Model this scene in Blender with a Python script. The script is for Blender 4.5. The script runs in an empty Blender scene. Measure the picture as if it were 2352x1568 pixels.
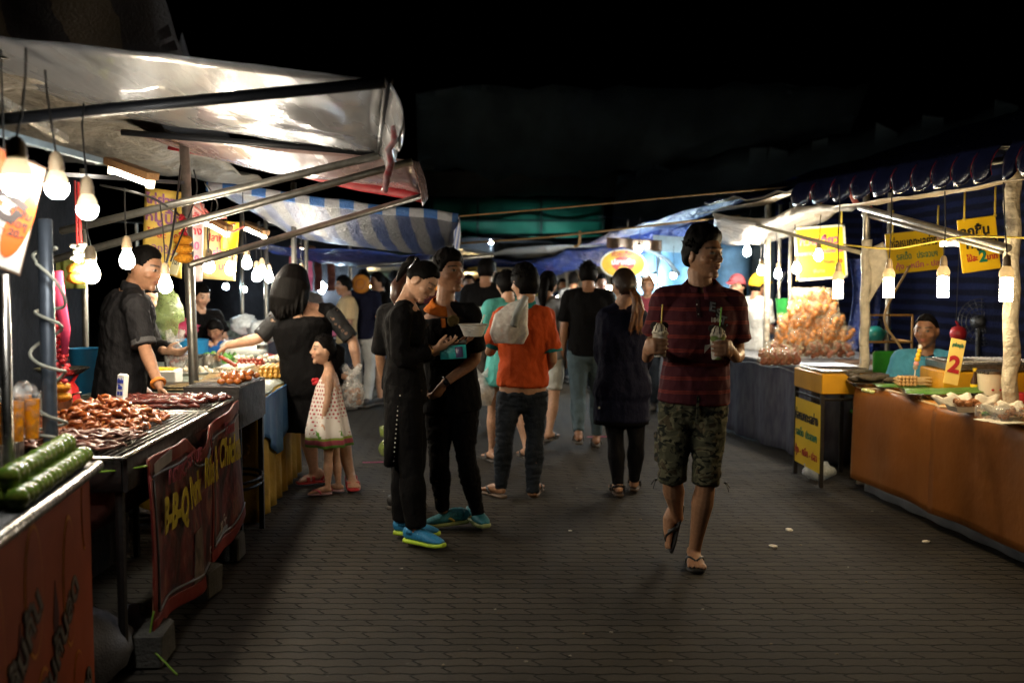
import bpy, math, random
import numpy as np
from mathutils import Vector as V, Matrix, noise as mnoise
random.seed(7)
sc = bpy.context.scene
COL = sc.collection
R = math.radians
# ---------------------------------------------------------------- camera geometry: a 35 mm lens held at 1.5 m
F = 2352 * 35 / 36.0
HC = 1.5
HZ = .012
PIT = math.atan((784 - 645) / F)

def at(px, py, d):
    """the point of the place that lies d metres down the street, seen at photo position px, py"""
    a = (px - 1176) / F; b = (784 - py) / F
    dy = math.cos(PIT) + b * math.sin(PIT); dz = -math.sin(PIT) + b * math.cos(PIT)
    s = d / dy
    return V((a * s, d, HC + dz * s))

def atx(px, py, x):
    """same ray, met at a given x"""
    p = at(px, py, 1.0)
    return at(px, py, x / p.x)

def lerp(a, b, t): return a + (b - a) * t
def sstep(a, b, x):
    t = min(1, max(0, (x - a) / (b - a))); return t * t * (3 - 2 * t)
def nz(p, s=1.0): return mnoise.noise(V(p) * s)

# ---------------------------------------------------------------- mesh builder
class MB:
    def __init__(s): s.v = []; s.f = []; s.m = []; s.mi = 0
    def _add(s, vs, fs):
        b = len(s.v); s.v += [tuple(p) for p in vs]
        for f in fs: s.f.append([b + i for i in f]); s.m.append(s.mi)
        return s
    def box(s, c, size, rz=0, M=None, taper=1.0):
        hx, hy, hz = [k / 2 for k in size]
        pts = []
        for z in (-1, 1):
            k = 1 if z < 0 else taper
            for x, y in ((-1, -1), (1, -1), (1, 1), (-1, 1)): pts.append(V((x * hx * k, y * hy * k, z * hz)))
        m = M or Matrix.Rotation(rz, 3, 'Z'); c = V(c)
        return s._add([c + m @ p for p in pts], [(3, 2, 1, 0), (4, 5, 6, 7), (0, 1, 5, 4), (1, 2, 6, 5), (2, 3, 7, 6), (3, 0, 4, 7)])
    def rbox(s, c, size, rz=0, r=.01, M=None):
        """box with chamfered edges, one closed shell"""
        hx, hy, hz = [k / 2 for k in size]; r = min(r, hx * .9, hy * .9, hz * .9)
        m = M or Matrix.Rotation(rz, 3, 'Z'); c = V(c); rings = []
        for z, q in ((-hz, r), (-hz + r, 0), (hz - r, 0), (hz, r)):
            ring = []
            X, Y = hx - q, hy - q; e = r * .6
            for x, y in ((-X + e, -Y), (X - e, -Y), (X, -Y + e), (X, Y - e), (X - e, Y), (-X + e, Y), (-X, Y - e), (-X, -Y + e)):
                ring.append(c + m @ V((x, y, z)))
            rings.append(ring)
        return s.rings(rings)
    def rings(s, rings, cap=True, closed=True):
        n = len(rings[0]); vs = [p for r in rings for p in r]; fs = []
        for i in range(len(rings) - 1):
            for j in range(n if closed else n - 1):
                k = (j + 1) % n
                fs.append((i * n + j, i * n + k, (i + 1) * n + k, (i + 1) * n + j))
        if cap and closed:
            fs.append(tuple(reversed(range(n)))); fs.append(tuple((len(rings) - 1) * n + j for j in range(n)))
        return s._add(vs, fs)
    def loft(s, pts, rx, ry=None, side=(1, 0, 0), seg=12, rnd=0.0, ex=2.0):
        """elliptic rings along a path; rx along the side direction; rnd rounds the two ends"""
        pts = [V(p) for p in pts]; n = len(pts)
        rx = list(rx) if hasattr(rx, '__len__') else [rx] * n
        ry = rx if ry is None else (list(ry) if hasattr(ry, '__len__') else [ry] * n)
        sides = side if isinstance(side, list) else [V(side)] * n
        if rnd:
            def ext(i, j, q):
                d = (pts[i] - pts[j]); d = d.normalized() if d.length > 1e-9 else V((0, 0, 1))
                L = min(rx[i], ry[i]) * rnd
                return [(pts[i] + d * L * math.sin(t), rx[i] * max(math.cos(t), .05), ry[i] * max(math.cos(t), .05), sides[i]) for t in (.5, 1.0, 1.5)]
            a = ext(0, 1, 0)[::-1]; b = ext(-1, -2, 0)
            pts = [q[0] for q in a] + pts + [q[0] for q in b]
            rx = [q[1] for q in a] + rx + [q[1] for q in b]
            ry = [q[2] for q in a] + ry + [q[2] for q in b]
            sides = [q[3] for q in a] + list(sides) + [q[3] for q in b]
        rings = []
        n = len(pts)
        for i, p in enumerate(pts):
            t = pts[min(i + 1, n - 1)] - pts[max(i - 1, 0)]
            t = t.normalized() if t.length > 1e-9 else V((0, 0, 1))
            sd = V(sides[i]); sd = sd - t * sd.dot(t)
            if sd.length < 1e-4: sd = t.orthogonal()
            sd.normalize(); u = t.cross(sd)
            ring = []
            for k in range(seg):
                a = 2 * math.pi * k / seg; ca, sa = math.cos(a), math.sin(a)
                if ex != 2.0:
                    ca = math.copysign(abs(ca) ** (2 / ex), ca); sa = math.copysign(abs(sa) ** (2 / ex), sa)
                ring.append(p + sd * ca * rx[i] + u * sa * ry[i])
            rings.append(ring)
        return s.rings(rings)
    def tube(s, pts, r, seg=8, rnd=0.0):
        pts = [V(p) for p in pts]; n = len(pts)
        r = list(r) if hasattr(r, '__len__') else [r] * n
        t = (pts[1] - pts[0]).normalized(); sd = t.orthogonal().normalized(); sides = []
        for i in range(n):
            t = (pts[min(i + 1, n - 1)] - pts[max(i - 1, 0)]).normalized()
            sd = sd - t * sd.dot(t)
            if sd.length < 1e-4: sd = t.orthogonal()
            sd.normalize(); sides.append(sd.copy())
        return s.loft(pts, r, r, sides, seg, rnd)
    def ball(s, c, r, M=None, nu=12, nv=8, f=None):
        r = (r, r, r) if not hasattr(r, '__len__') else r
        c = V(c); vs = []; fs = []
        for i in range(nv + 1):
            th = math.pi * i / nv
            for j in range(nu):
                ph = 2 * math.pi * j / nu
                d = V((math.sin(th) * math.cos(ph), math.sin(th) * math.sin(ph), math.cos(th)))
                k = f(d) if f else 1.0
                p = V((d.x * r[0], d.y * r[1], d.z * r[2])) * k
                if M is not None: p = M @ p
                vs.append(c + p)
                if i in (0, nv): break
        def ix(i, j): return 0 if i == 0 else (1 + (nv - 1) * nu if i == nv else 1 + (i - 1) * nu + j % nu)
        for i in range(nv):
            for j in range(nu):
                q = [ix(i, j), ix(i + 1, j), ix(i + 1, j + 1), ix(i, j + 1)]
                if i == 0: q = [q[0], q[1], q[2]]
                elif i == nv - 1: q = [q[0], q[1], q[3]]
                fs.append(tuple(q))
        return s._add(vs, fs)
    def lathe(s, prof, c=(0, 0, 0), seg=20, M=None):
        c = V(c); rings = []
        for r, z in prof:
            ring = []
            for k in range(seg):
                a = 2 * math.pi * k / seg
                p = V((r * math.cos(a), r * math.sin(a), z))
                if M is not None: p = M @ p
                ring.append(c + p)
            rings.append(ring)
        return s.rings(rings)
    def sheet(s, f, nu, nv, th=.003):
        """a cloth or board: a grid of points given real thickness"""
        g = [[V(f(i / nu, j / nv)) for j in range(nv + 1)] for i in range(nu + 1)]
        W = nv + 1; N = (nu + 1) * W; top = []; bot = []
        for i in range(nu + 1):
            for j in range(nv + 1):
                a = g[min(i + 1, nu)][j] - g[max(i - 1, 0)][j]; b = g[i][min(j + 1, nv)] - g[i][max(j - 1, 0)]
                n = a.cross(b); n = n.normalized() if n.length > 1e-12 else V((0, 0, 1))
                top.append(g[i][j] + n * th / 2); bot.append(g[i][j] - n * th / 2)
        fs = []
        for i in range(nu):
            for j in range(nv):
                q = (i * W + j, (i + 1) * W + j, (i + 1) * W + j + 1, i * W + j + 1)
                fs.append(q); fs.append(tuple(N + k for k in reversed(q)))
        for i in range(nu):
            for j in (0, nv):
                a, b = i * W + j, (i + 1) * W + j
                fs.append((b, a, N + a, N + b) if j == 0 else (a, b, N + b, N + a))
        for j in range(nv):
            for i in (0, nu):
                a, b = i * W + j, i * W + j + 1
                fs.append((a, b, N + b, N + a) if i == 0 else (b, a, N + a, N + b))
        return s._add(top + bot, fs)
    def prism(s, poly, M, h):
        """a flat outline (x, y) pushed h along local z, placed by the 4x4 M"""
        n = len(poly); vs = [M @ V((x, y, 0)) for x, y in poly] + [M @ V((x, y, h)) for x, y in poly]
        fs = [tuple(reversed(range(n))), tuple(range(n, 2 * n))] + [(i, (i + 1) % n, n + (i + 1) % n, n + i) for i in range(n)]
        return s._add(vs, fs)
    def mesh(s, name='m'):
        me = bpy.data.meshes.new(name); me.from_pydata(s.v, [], s.f)
        if any(s.m): me.polygons.foreach_set('material_index', s.m)
        me.update(); return me
    def build(s, name, mats, parent=None, smooth=40, loc=None):
        return link(name, s.mesh(name), mats, parent, smooth, loc)

def link(name, me, mats, parent=None, smooth=40, loc=None):
    """one mesh object; loc moves its origin to the thing's base; a child keeps its place under its parent"""
    for m in (mats if isinstance(mats, (list, tuple)) else [mats]): me.materials.append(m)
    if smooth:
        me.shade_smooth()
        if smooth < 180: me.set_sharp_from_angle(angle=R(smooth))
    me.name = name
    o = bpy.data.objects.new(name, me); COL.objects.link(o)
    if loc is not None:
        me.transform(Matrix.Translation(-V(loc))); o.location = V(loc)
    if parent is not None:
        o.parent = parent
        o.matrix_parent_inverse = world(parent).inverted()
    return o

def world(o):
    m = Matrix.Translation(o.location) @ o.rotation_euler.to_matrix().to_4x4() @ Matrix.Diagonal((*o.scale, 1))
    if o.parent: return world(o.parent) @ o.matrix_parent_inverse @ m
    return m

def tag(o, label, cat, group=None, kind=None):
    if label: o['label'] = label
    if cat: o['category'] = cat
    if group: o['group'] = group
    if kind: o['kind'] = kind
    return o
def thing(name, label, cat, loc=(0, 0, 0), group=None):
    o = bpy.data.objects.new(name, None); COL.objects.link(o); o.location = V(loc)
    o.empty_display_size = .1
    return tag(o, label, cat, group)
def kids(o): return [c for c in bpy.data.objects if c.parent == o]
def copy_tree(o, loc=None, rz=None, label=None, parent=None, scale=None, rot=None):
    c = o.copy(); COL.objects.link(c)
    if parent: c.parent = parent
    if loc is not None: c.location = V(loc)
    if rz is not None: c.rotation_euler = (0, 0, rz)
    if rot is not None: c.rotation_euler = rot
    if scale is not None: c.scale = (scale,) * 3 if not hasattr(scale, '__len__') else scale
    if label: c['label'] = label
    for ch in kids(o): copy_tree(ch, parent=c)
    return c

# ---------------------------------------------------------------- materials
MATS = {}
def nodes(name):
    m = bpy.data.materials.new(name); m.use_nodes = True
    nt = m.node_tree; return m, nt, nt.nodes['Principled BSDF']
def N(nt, typ, **kw):
    n = nt.nodes.new(typ)
    for k, v in kw.items():
        if k in n.inputs.keys() if isinstance(k, str) else False: n.inputs[k].default_value = v
        else: setattr(n, k, v)
    return n
def mixc(nt, fac, a, b, blend='MIX'):
    n = nt.nodes.new('ShaderNodeMix'); n.data_type = 'RGBA'; n.blend_type = blend
    for s, val in ((n.inputs[0], fac), (n.inputs[6], a), (n.inputs[7], b)):
        if hasattr(val, 'is_output'): nt.links.new(val, s)
        elif hasattr(val, '__len__'): s.default_value = (*val[:3], 1)
        else: s.default_value = val
    return n.outputs[2]
def math_(nt, op, a, b=None, c=None):
    n = nt.nodes.new('ShaderNodeMath'); n.operation = op
    for i, val in enumerate((a, b, c)):
        if val is None: continue
        if hasattr(val, 'is_output'): nt.links.new(val, n.inputs[i])
        else: n.inputs[i].default_value = val
    return n.outputs[0]
def ramp(nt, fac, stops, interp='LINEAR'):
    n = nt.nodes.new('ShaderNodeValToRGB'); e = n.color_ramp.elements; n.color_ramp.interpolation = interp
    while len(e) < len(stops): e.new(.5)
    for q, (p, c) in zip(e, stops):
        q.position = p; q.color = (*c[:3], 1) if hasattr(c, '__len__') else (c, c, c, 1)
    nt.links.new(fac, n.inputs[0]); return n.outputs[0]
def coords(nt, kind='Object', scale=(1, 1, 1), rot=(0, 0, 0)):
    t = nt.nodes.new('ShaderNodeTexCoord'); m = nt.nodes.new('ShaderNodeMapping')
    m.inputs['Scale'].default_value = scale; m.inputs['Rotation'].default_value = rot
    nt.links.new(t.outputs[kind], m.inputs[0]); return m.outputs[0]
def noise_(nt, vec, scale, detail=3, rough=.55, dist=0):
    n = nt.nodes.new('ShaderNodeTexNoise'); n.inputs['Scale'].default_value = scale; n.inputs['Detail'].default_value = detail
    n.inputs['Roughness'].default_value = rough; n.inputs['Distortion'].default_value = dist
    if vec is not None: nt.links.new(vec, n.inputs['Vector'])
    return n.outputs['Fac']
def bump_(nt, b, h, strength, dist=.01):
    n = nt.nodes.new('ShaderNodeBump'); n.inputs['Strength'].default_value = strength; n.inputs['Distance'].default_value = dist
    nt.links.new(h, n.inputs['Height']); nt.links.new(n.outputs[0], b.inputs['Normal']); return n

def mat(name, rgb=(.5, .5, .5), rough=.6, metal=0, var=.25, scale=12, bump=.15, bscale=None, bd=.01, trans=0, alpha=1, spec=.5, stretch=(1, 1, 1),
        rgb2=None, coat=0, attr=None, translucent=0, ior=1.45, sheen=0):
    if name in MATS: return MATS[name]
    m, nt, b = nodes(name); MATS[name] = m
    vec = coords(nt, 'Object', stretch)
    f = noise_(nt, vec, scale)
    c1 = rgb; c2 = rgb2 or tuple(k * (1 - var) for k in rgb)
    fr = ramp(nt, f, [(.35, 0.0), (.68, 1.0)])
    if attr:
        a = nt.nodes.new('ShaderNodeAttribute'); a.attribute_name = attr
        col = mixc(nt, math_(nt, 'MULTIPLY', fr, var), a.outputs['Color'], (.0, .0, .0))
    else: col = mixc(nt, fr, c1, c2)
    nt.links.new(col, b.inputs['Base Color'])
    b.inputs['Roughness'].default_value = rough; b.inputs['Metallic'].default_value = metal
    b.inputs['Specular IOR Level'].default_value = spec; b.inputs['IOR'].default_value = ior
    b.inputs['Transmission Weight'].default_value = trans; b.inputs['Alpha'].default_value = alpha
    b.inputs['Coat Weight'].default_value = coat
    if sheen: b.inputs['Sheen Weight'].default_value = sheen
    rr = math_(nt, 'MULTIPLY_ADD', f, .25, rough - .12); nt.links.new(rr, b.inputs['Roughness'])
    if bump:
        h = noise_(nt, vec, bscale or scale * 2.5, 4)
        bump_(nt, b, h, bump, bd)
    if translucent:
        out = nt.nodes['Material Output']; t = nt.nodes.new('ShaderNodeBsdfTranslucent'); nt.links.new(col, t.inputs['Color'])
        x = nt.nodes.new('ShaderNodeMixShader'); x.inputs[0].default_value = translucent
        nt.links.new(b.outputs[0], x.inputs[1]); nt.links.new(t.outputs[0], x.inputs[2]); nt.links.new(x.outputs[0], out.inputs[0])
    return m
def glow(name, rgb, strength):
    if name in MATS: return MATS[name]
    m, nt, b = nodes(name); MATS[name] = m
    b.inputs['Base Color'].default_value = (.8, .8, .8, 1)
    b.inputs['Emission Color'].default_value = (*rgb, 1); b.inputs['Emission Strength'].default_value = strength
    return m
def film(name, rgb, alpha, rough=.2, spec=.6):
    """thin clear plastic: mostly see-through, with its own gloss"""
    if name in MATS: return MATS[name]
    m, nt, b = nodes(name); MATS[name] = m
    b.inputs['Base Color'].default_value = (*rgb, 1); b.inputs['Roughness'].default_value = rough; b.inputs['Specular IOR Level'].default_value = spec
    out = nt.nodes['Material Output']; t = nt.nodes.new('ShaderNodeBsdfTransparent'); x = nt.nodes.new('ShaderNodeMixShader')
    f = noise_(nt, coords(nt), 30, 4)
    nt.links.new(math_(nt, 'MULTIPLY_ADD', ramp(nt, f, [(.4, 0.), (.65, 1.)]), .3, alpha - .15), x.inputs[0])
    nt.links.new(t.outputs[0], x.inputs[1]); nt.links.new(b.outputs[0], x.inputs[2]); nt.links.new(x.outputs[0], out.inputs[0])
    bump_(nt, b, f, .6, .01)
    return m

def text(body, name, M, size, mt, parent, bold=0.0, width=None, depth=.0015, shear=0, warp=None):
    """lettering as real geometry; M places the local frame (x along the line, y up the letters, z out of the board)"""
    c = bpy.data.curves.new('lettering', 'FONT'); c.body = body; c.size = size; c.align_x = 'CENTER'; c.align_y = 'CENTER'
    c.extrude = depth; c.offset = bold; c.shear = shear; c.resolution_u = 3
    o = bpy.data.objects.new('lettering', c); COL.objects.link(o)
    me = bpy.data.meshes.new_from_object(o.evaluated_get(bpy.context.evaluated_depsgraph_get())); bpy.data.objects.remove(o); bpy.data.curves.remove(c)
    if len(me.vertices) == 0: return None
    xs = [v.co.x for v in me.vertices]
    if width:
        k = width / (max(xs) - min(xs)); me.transform(Matrix.Diagonal((k, 1, 1, 1)))
    me.materials.clear()
    if warp:
        for v in me.vertices: v.co = V(warp(v.co))
    else: me.transform(M)
    return link(name, me, mt, parent, 0)

def frame(o, x, y):
    """4x4 with origin o, local x and y directions"""
    x = V(x).normalized(); y = V(y); y = (y - x * y.dot(x)).normalized(); z = x.cross(y)
    return Matrix(((x.x, y.x, z.x, o[0]), (x.y, y.y, z.y, o[1]), (x.z, y.z, z.z, o[2]), (0, 0, 0, 1)))
# ---------------------------------------------------------------- people
def remesh(mb, voxel, smooth=3, name='m'):
    me = mb.mesh(name); o = bpy.data.objects.new('tmp', me); COL.objects.link(o)
    r = o.modifiers.new('r', 'REMESH'); r.mode = 'VOXEL'; r.voxel_size = voxel
    if smooth:
        s = o.modifiers.new('s', 'SMOOTH'); s.factor = .5; s.iterations = smooth
    out = bpy.data.meshes.new_from_object(o.evaluated_get(bpy.context.evaluated_depsgraph_get()))
    bpy.data.objects.remove(o); bpy.data.meshes.remove(me)
    return out
def co_of(me):
    a = np.empty(len(me.vertices) * 3); me.vertices.foreach_get('co', a); return a.reshape(-1, 3)
def setco(me, a): me.vertices.foreach_set('co', a.ravel()); me.update()
def wrinkle(me, amp, sc_=(9, 9, 5)):
    a = co_of(me); nn = np.empty(len(me.vertices) * 3); me.vertices.foreach_get('normal', nn); nn = nn.reshape(-1, 3)
    k = np.array([mnoise.noise(V((p[0] * sc_[0], p[1] * sc_[1], p[2] * sc_[2]))) * .6 + mnoise.noise(V((p[0] * sc_[0] * 2.3, p[1] * sc_[1] * 2.3, p[2] * sc_[2] * 3.7 + 5))) * .5 for p in a])
    k = -np.abs(k) * 1.9 + .5
    setco(me, a + nn * (k * amp)[:, None])

def headM(a, pitch=0, roll=0):
    return Matrix.Rotation(R(a + 180), 3, 'Z') @ Matrix.Rotation(R(-pitch), 3, 'X') @ Matrix.Rotation(R(roll), 3, 'Y')

def head_shape(mb, c, M, s, fem=0):
    """skull, jaw, brow, nose, lips, chin, cheeks, ears (s = 1 for a 0.225 m head)"""
    def f(d):
        return 1.0
    c = V(c)
    def P(x, y, z): return c + M @ (V((x, y, z)) * s)
    nu, nv = 40, 28
    def shape(d):
        h = math.hypot(d.x, d.y) or 1e-6
        full = (max(0, 1 - abs(d.z) ** 2.9)) ** (1 / 2.9) if d.z < 0 else h
        k = full / h
        x, y, z = d.x * k * .073, d.y * k * .094, d.z * .113
        t = sstep(.0, .113, -z)
        if z < 0:
            x *= 1 - (.33 + .07 * fem) * t ** 1.3
            y *= (1 - .50 * t) if y < 0 else (1 - .09 * t)
        if y > 0:
            y *= 1 - .05 * sstep(.03, .09, z)
            for q in (-1, 1):
                y -= .0085 * math.exp(-(((x - q * .031) / .015) ** 2 + ((z - .011) / .011) ** 2))
                y -= .004 * math.exp(-(((x - q * .040) / .014) ** 2 + ((z + .055) / .02) ** 2))
        return V((x, y, z))
    rings = []
    for i in range(1, nv):
        th = math.pi * i / nv
        rings.append([c + M @ (shape(V((math.sin(th) * math.cos(2 * math.pi * j / nu), math.sin(th) * math.sin(2 * math.pi * j / nu), math.cos(th)))) * s) for j in range(nu)])
    mb.rings(rings)
    g = 1 - .3 * fem
    def E(x, y, z, rx, ry, rz): mb.ball(P(x, y, z), (rx * s, ry * s, rz * s), M, 12, 8)
    E(0, .076, .031, .046, .016 * g, .011 * g)                   # brow
    for q in (-1, 1):
        E(q * .032, .0725, .010, .0165, .0125, .0105)            # eye
        E(q * .043, .050, -.020, .026, .030, .022)               # cheek
        E(q * .0115, .0945, -.024, .0082, .009, .0068)           # nostril
        mb.ball(P(q * .076, -.006, -.004), (.009 * s, .021 * s, .031 * s), M @ Matrix.Rotation(q * R(-18), 3, 'Z') @ Matrix.Rotation(R(-12), 3, 'X'), 10, 8)
    mb.tube([P(0, .084, .022), P(0, .094, .0), P(0, .107, -.018), P(0, .098, -.028)], [.0075 * s, .009 * s, .0102 * s, .007 * s], 8, .8)
    E(0, .0855, -.0475, .0225, .0115, .0060)                     # lips
    E(0, .0845, -.0580, .019, .0115, .0066)
    E(0, .070, -.090, .025, .018, .020)                          # chin

def skin_colors(me, c, M, s, rgb, beard=0, browk=1.0, lip=(.30, .09, .07), closed=False):
    a = co_of(me); n = len(a)
    col = np.ones((n, 4)); col[:, :3] = rgb
    Mi = np.array(M.inverted()); L = (a - np.array(c)) @ Mi.T / s
    x, y, z = np.abs(L[:, 0]), L[:, 1], L[:, 2]
    front = (y > .05) & (np.linalg.norm(L, axis=1) < .15)
    def blend(mask, c_, k):
        k = k * mask
        col[:, :3] = col[:, :3] * (1 - k[:, None]) + np.array(c_) * k[:, None]
    arch = .0305 + .004 * np.cos((x - .034) * 60)
    blend(front & (x > .011) & (x < .055), (.012, .009, .008), np.clip(1.6 - np.abs(z - arch) / .0042, 0, 1) * .9 * browk)
    ex = (x - .032) / .0165; ez = (z - .0095) / (.0060)
    r = ex ** 2 + ez ** 2
    if closed:
        blend(front, (.012, .009, .008), np.clip(1.5 - np.abs(ez + .5) * 2.2, 0, 1) * (np.abs(ex) < 1.05))
    else:
        blend(front & (r < 1.45) & (ez > -.75), (.03, .018, .014), np.clip(1.45 - r, 0, 1) * .8)
        blend(front & (r < .8), (.30, .275, .26), np.clip((.90 - r) * 3, 0, 1))
        ir = ((x - .033) / .0075) ** 2 + ((z - .010) / .0075) ** 2
        blend(front & (ir < 1.4), (.008, .006, .005), np.clip((1.4 - ir) * 2, 0, 1))
    lr = (x / .024) ** 2 + ((z + .0525) / .0125) ** 2
    blend(front & (y > .07), lip, np.clip(1.3 - lr, 0, 1) * .75)
    blend(front & (np.abs(z + .0528) < .0022) & (x < .022), (.06, .02, .02), np.ones(n) * .7)
    if beard:
        br = ((x / .05) ** 2 + ((z + .075) / .035) ** 2)
        blend(front & (y > .05), tuple(k * .45 for k in rgb), np.clip(1.2 - br, 0, 1) * beard)
    cheek = ((x - .04) / .025) ** 2 + ((z + .02) / .022) ** 2
    blend(front, (rgb[0] * 1.15, rgb[1] * .86, rgb[2] * .8), np.clip(1 - cheek, 0, 1) * .5)
    at_ = me.color_attributes.new('Col', 'FLOAT_COLOR', 'POINT'); at_.data.foreach_set('color', col.ravel())

def hair_cap(mb, c, M, s, line=.055, back=-.05, side=-.01, vol=1.0, messy=.012, seed=0, top=0.0, part=False):
    """a full head of hair: follows the skull above the hairline, sinks inside the head below it"""
    nu, nv = 44, 30; c = V(c); rings = []
    rnd = random.Random(seed)
    for i in range(1, nv):
        th = math.pi * i / nv; ring = []
        for j in range(nu):
            ph = 2 * math.pi * j / nu
            d = V((math.sin(th) * math.cos(ph), math.sin(th) * math.sin(ph), math.cos(th)))
            z = d.z * .113; y = d.y
            t_side = 1 - abs(d.y)
            lim = line if y > .35 else (back if y < -.35 else lerp(back, line, (y + .35) / .7) * .35 + side * .65)
            if y > .2 and y <= .6: lim = lerp(side, line, (y - .2) / .4)
            k = sstep(lim - .012, lim + .012, z)
            n1 = mnoise.noise(d * 5 + V((seed, 0, 0))); n2 = mnoise.noise(d * 13 + V((seed, 3, 0)))
            up = sstep(.2, 1, d.z)
            th_ = (.012 * vol + messy * (n1 * .6 + n2 * .6) + top * up * (1 + .5 * n1))
            p = V((d.x * (.074 + th_), d.y * (.095 + th_ * .9), d.z * (.113 + th_)))
            q = V((d.x * .055, d.y * .065, d.z * .08))
            if z < -.01 and y < 0: p.y *= 1 - .45 * sstep(.01, .113, -z)
            ring.append(c + M @ (lerp(q, p, k) * s))
        rings.append(ring)
    mb.rings(rings)

def hair_tufts(mb, c, M, s, n, seed=0, L=.03, zmin=.03, lean=(0, .3, .4), rad=.007):
    rnd = random.Random(seed); c = V(c)
    for i in range(n):
        for _ in range(50):
            d = V((rnd.gauss(0, 1), rnd.gauss(0, 1), rnd.gauss(0, 1))).normalized()
            if d.z * .113 > zmin and not (d.y > .3 and d.z < .72): break
        p = V((d.x * .08, d.y * .1, d.z * .118)); e = p + (d * .7 + V(lean) + V((rnd.gauss(0, .3), rnd.gauss(0, .3), rnd.gauss(0, .2)))).normalized() * L * rnd.uniform(.6, 1.2)
        mb.tube([c + M @ (p * .94 * s), c + M @ (lerp(p, e, .5) * s), c + M @ (e * s)], [rad * s, rad * .8 * s, rad * .2 * s], 5, .5)

def hand(mb, w, d, pn, curl=(25, 25, 25, 25), s=1.0, th=1, spread=.0, fist=0):
    """palm, four fingers of unequal length bent at three joints, thumb off the side; d forward, pn the way the palm faces"""
    w = V(w); d = V(d).normalized(); pn = V(pn); pn = (pn - d * pn.dot(d)).normalized(); sd = d.cross(pn) * th
    mb.loft([w - d * .01 * s, w + d * .03 * s, w + d * .065 * s, w + d * .092 * s], [.024 * s, .036 * s, .041 * s, .040 * s], [.019 * s, .016 * s, .0145 * s, .012 * s], sd, 10, .6)
    for i in range(4):
        k = (i - 1.5) * .0205 * s; ln = (.92, 1.0, .95, .76)[i] * s
        b = w + d * (.09 - .006 * abs(i - 1.2)) * s + sd * -k
        dd = (d + sd * (-(i - 1.5) * spread)).normalized(); a = R(curl[i]) * .7; p = b; pts = [b - dd * .015 * s]; rr = [.0095 * s]
        for L, q in ((.042, 1), (.027, 1.2), (.021, .9)):
            v = dd * math.cos(a) + pn * math.sin(a); pts.append(p.copy() if L == .042 else p); p = p + v * L * ln; a += R(curl[i]) * q
            rr.append(.0090 * s)
        pts.append(p); rr.append(.0068 * s)
        mb.tube(pts, rr, 7, .8)
    b = w + d * .028 * s + sd * .03 * s
    v1 = (d * .62 + sd * .62 + pn * .45).normalized(); v2 = (d * .9 + sd * .15 + pn * .5).normalized()
    mb.tube([b - sd * .012 * s, b + v1 * .036 * s, b + v1 * .036 * s + v2 * .028 * s, b + v1 * .036 * s + v2 * .05 * s], [.014 * s, .0115 * s, .0095 * s, .007 * s], 7, .8)

def foot(mb, ank, toe, s=1.0, toes=True, thumbside=1):
    """bare foot: heel, instep, ball and toes; ank above the heel, toe = tip of the big toe on the sole plane"""
    ank = V(ank); toe = V(toe); f = toe - ank; up = V((0, 0, 1))
    L = .245 * s
    # sole direction: from heel point to toe
    heel_dir = f - up * f.dot(up) if abs(f.normalized().z) < .75 else f
    d = heel_dir.normalized()
    n = up if abs(d.z) < .75 else V((d.x, d.y, 0)).normalized() + up * .2
    n = (n - d * n.dot(d)).normalized(); sd = d.cross(n).normalized()
    heel = toe - d * L
    def P(a, h): return heel + d * a * L + n * h * s
    mb.loft([P(.03, .032), P(.14, .036), P(.32, .040), P(.55, .033), P(.74, .022), P(.86, .015)], [.022 * s, .031 * s, .033 * s, .039 * s, .047 * s, .044 * s], [.024 * s, .034 * s, .038 * s, .030 * s, .019 * s, .013 * s], sd, 12, .8)
    mb.tube([ank, lerp(ank, P(.2, .05), .6), P(.26, .045)], [.037 * s, .038 * s, .036 * s], 10)
    for i in range(5):
        k = (-.036 + i * .018) * s * thumbside; ln = (.0, .012, .022, .034, .05)[i]
        r = (.012, .0088, .0085, .008, .0078)[i] * s
        b = P(.83 - ln * .8, .014) + sd * k * 1.0; e = P(1.0 - ln * 1.6, .009) + sd * k * 1.12
        mb.tube([b, lerp(b, e, .6) + n * .004 * s, e], [r, r, r * .9], 7, .8)
    return heel, d, n, sd, L

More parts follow.
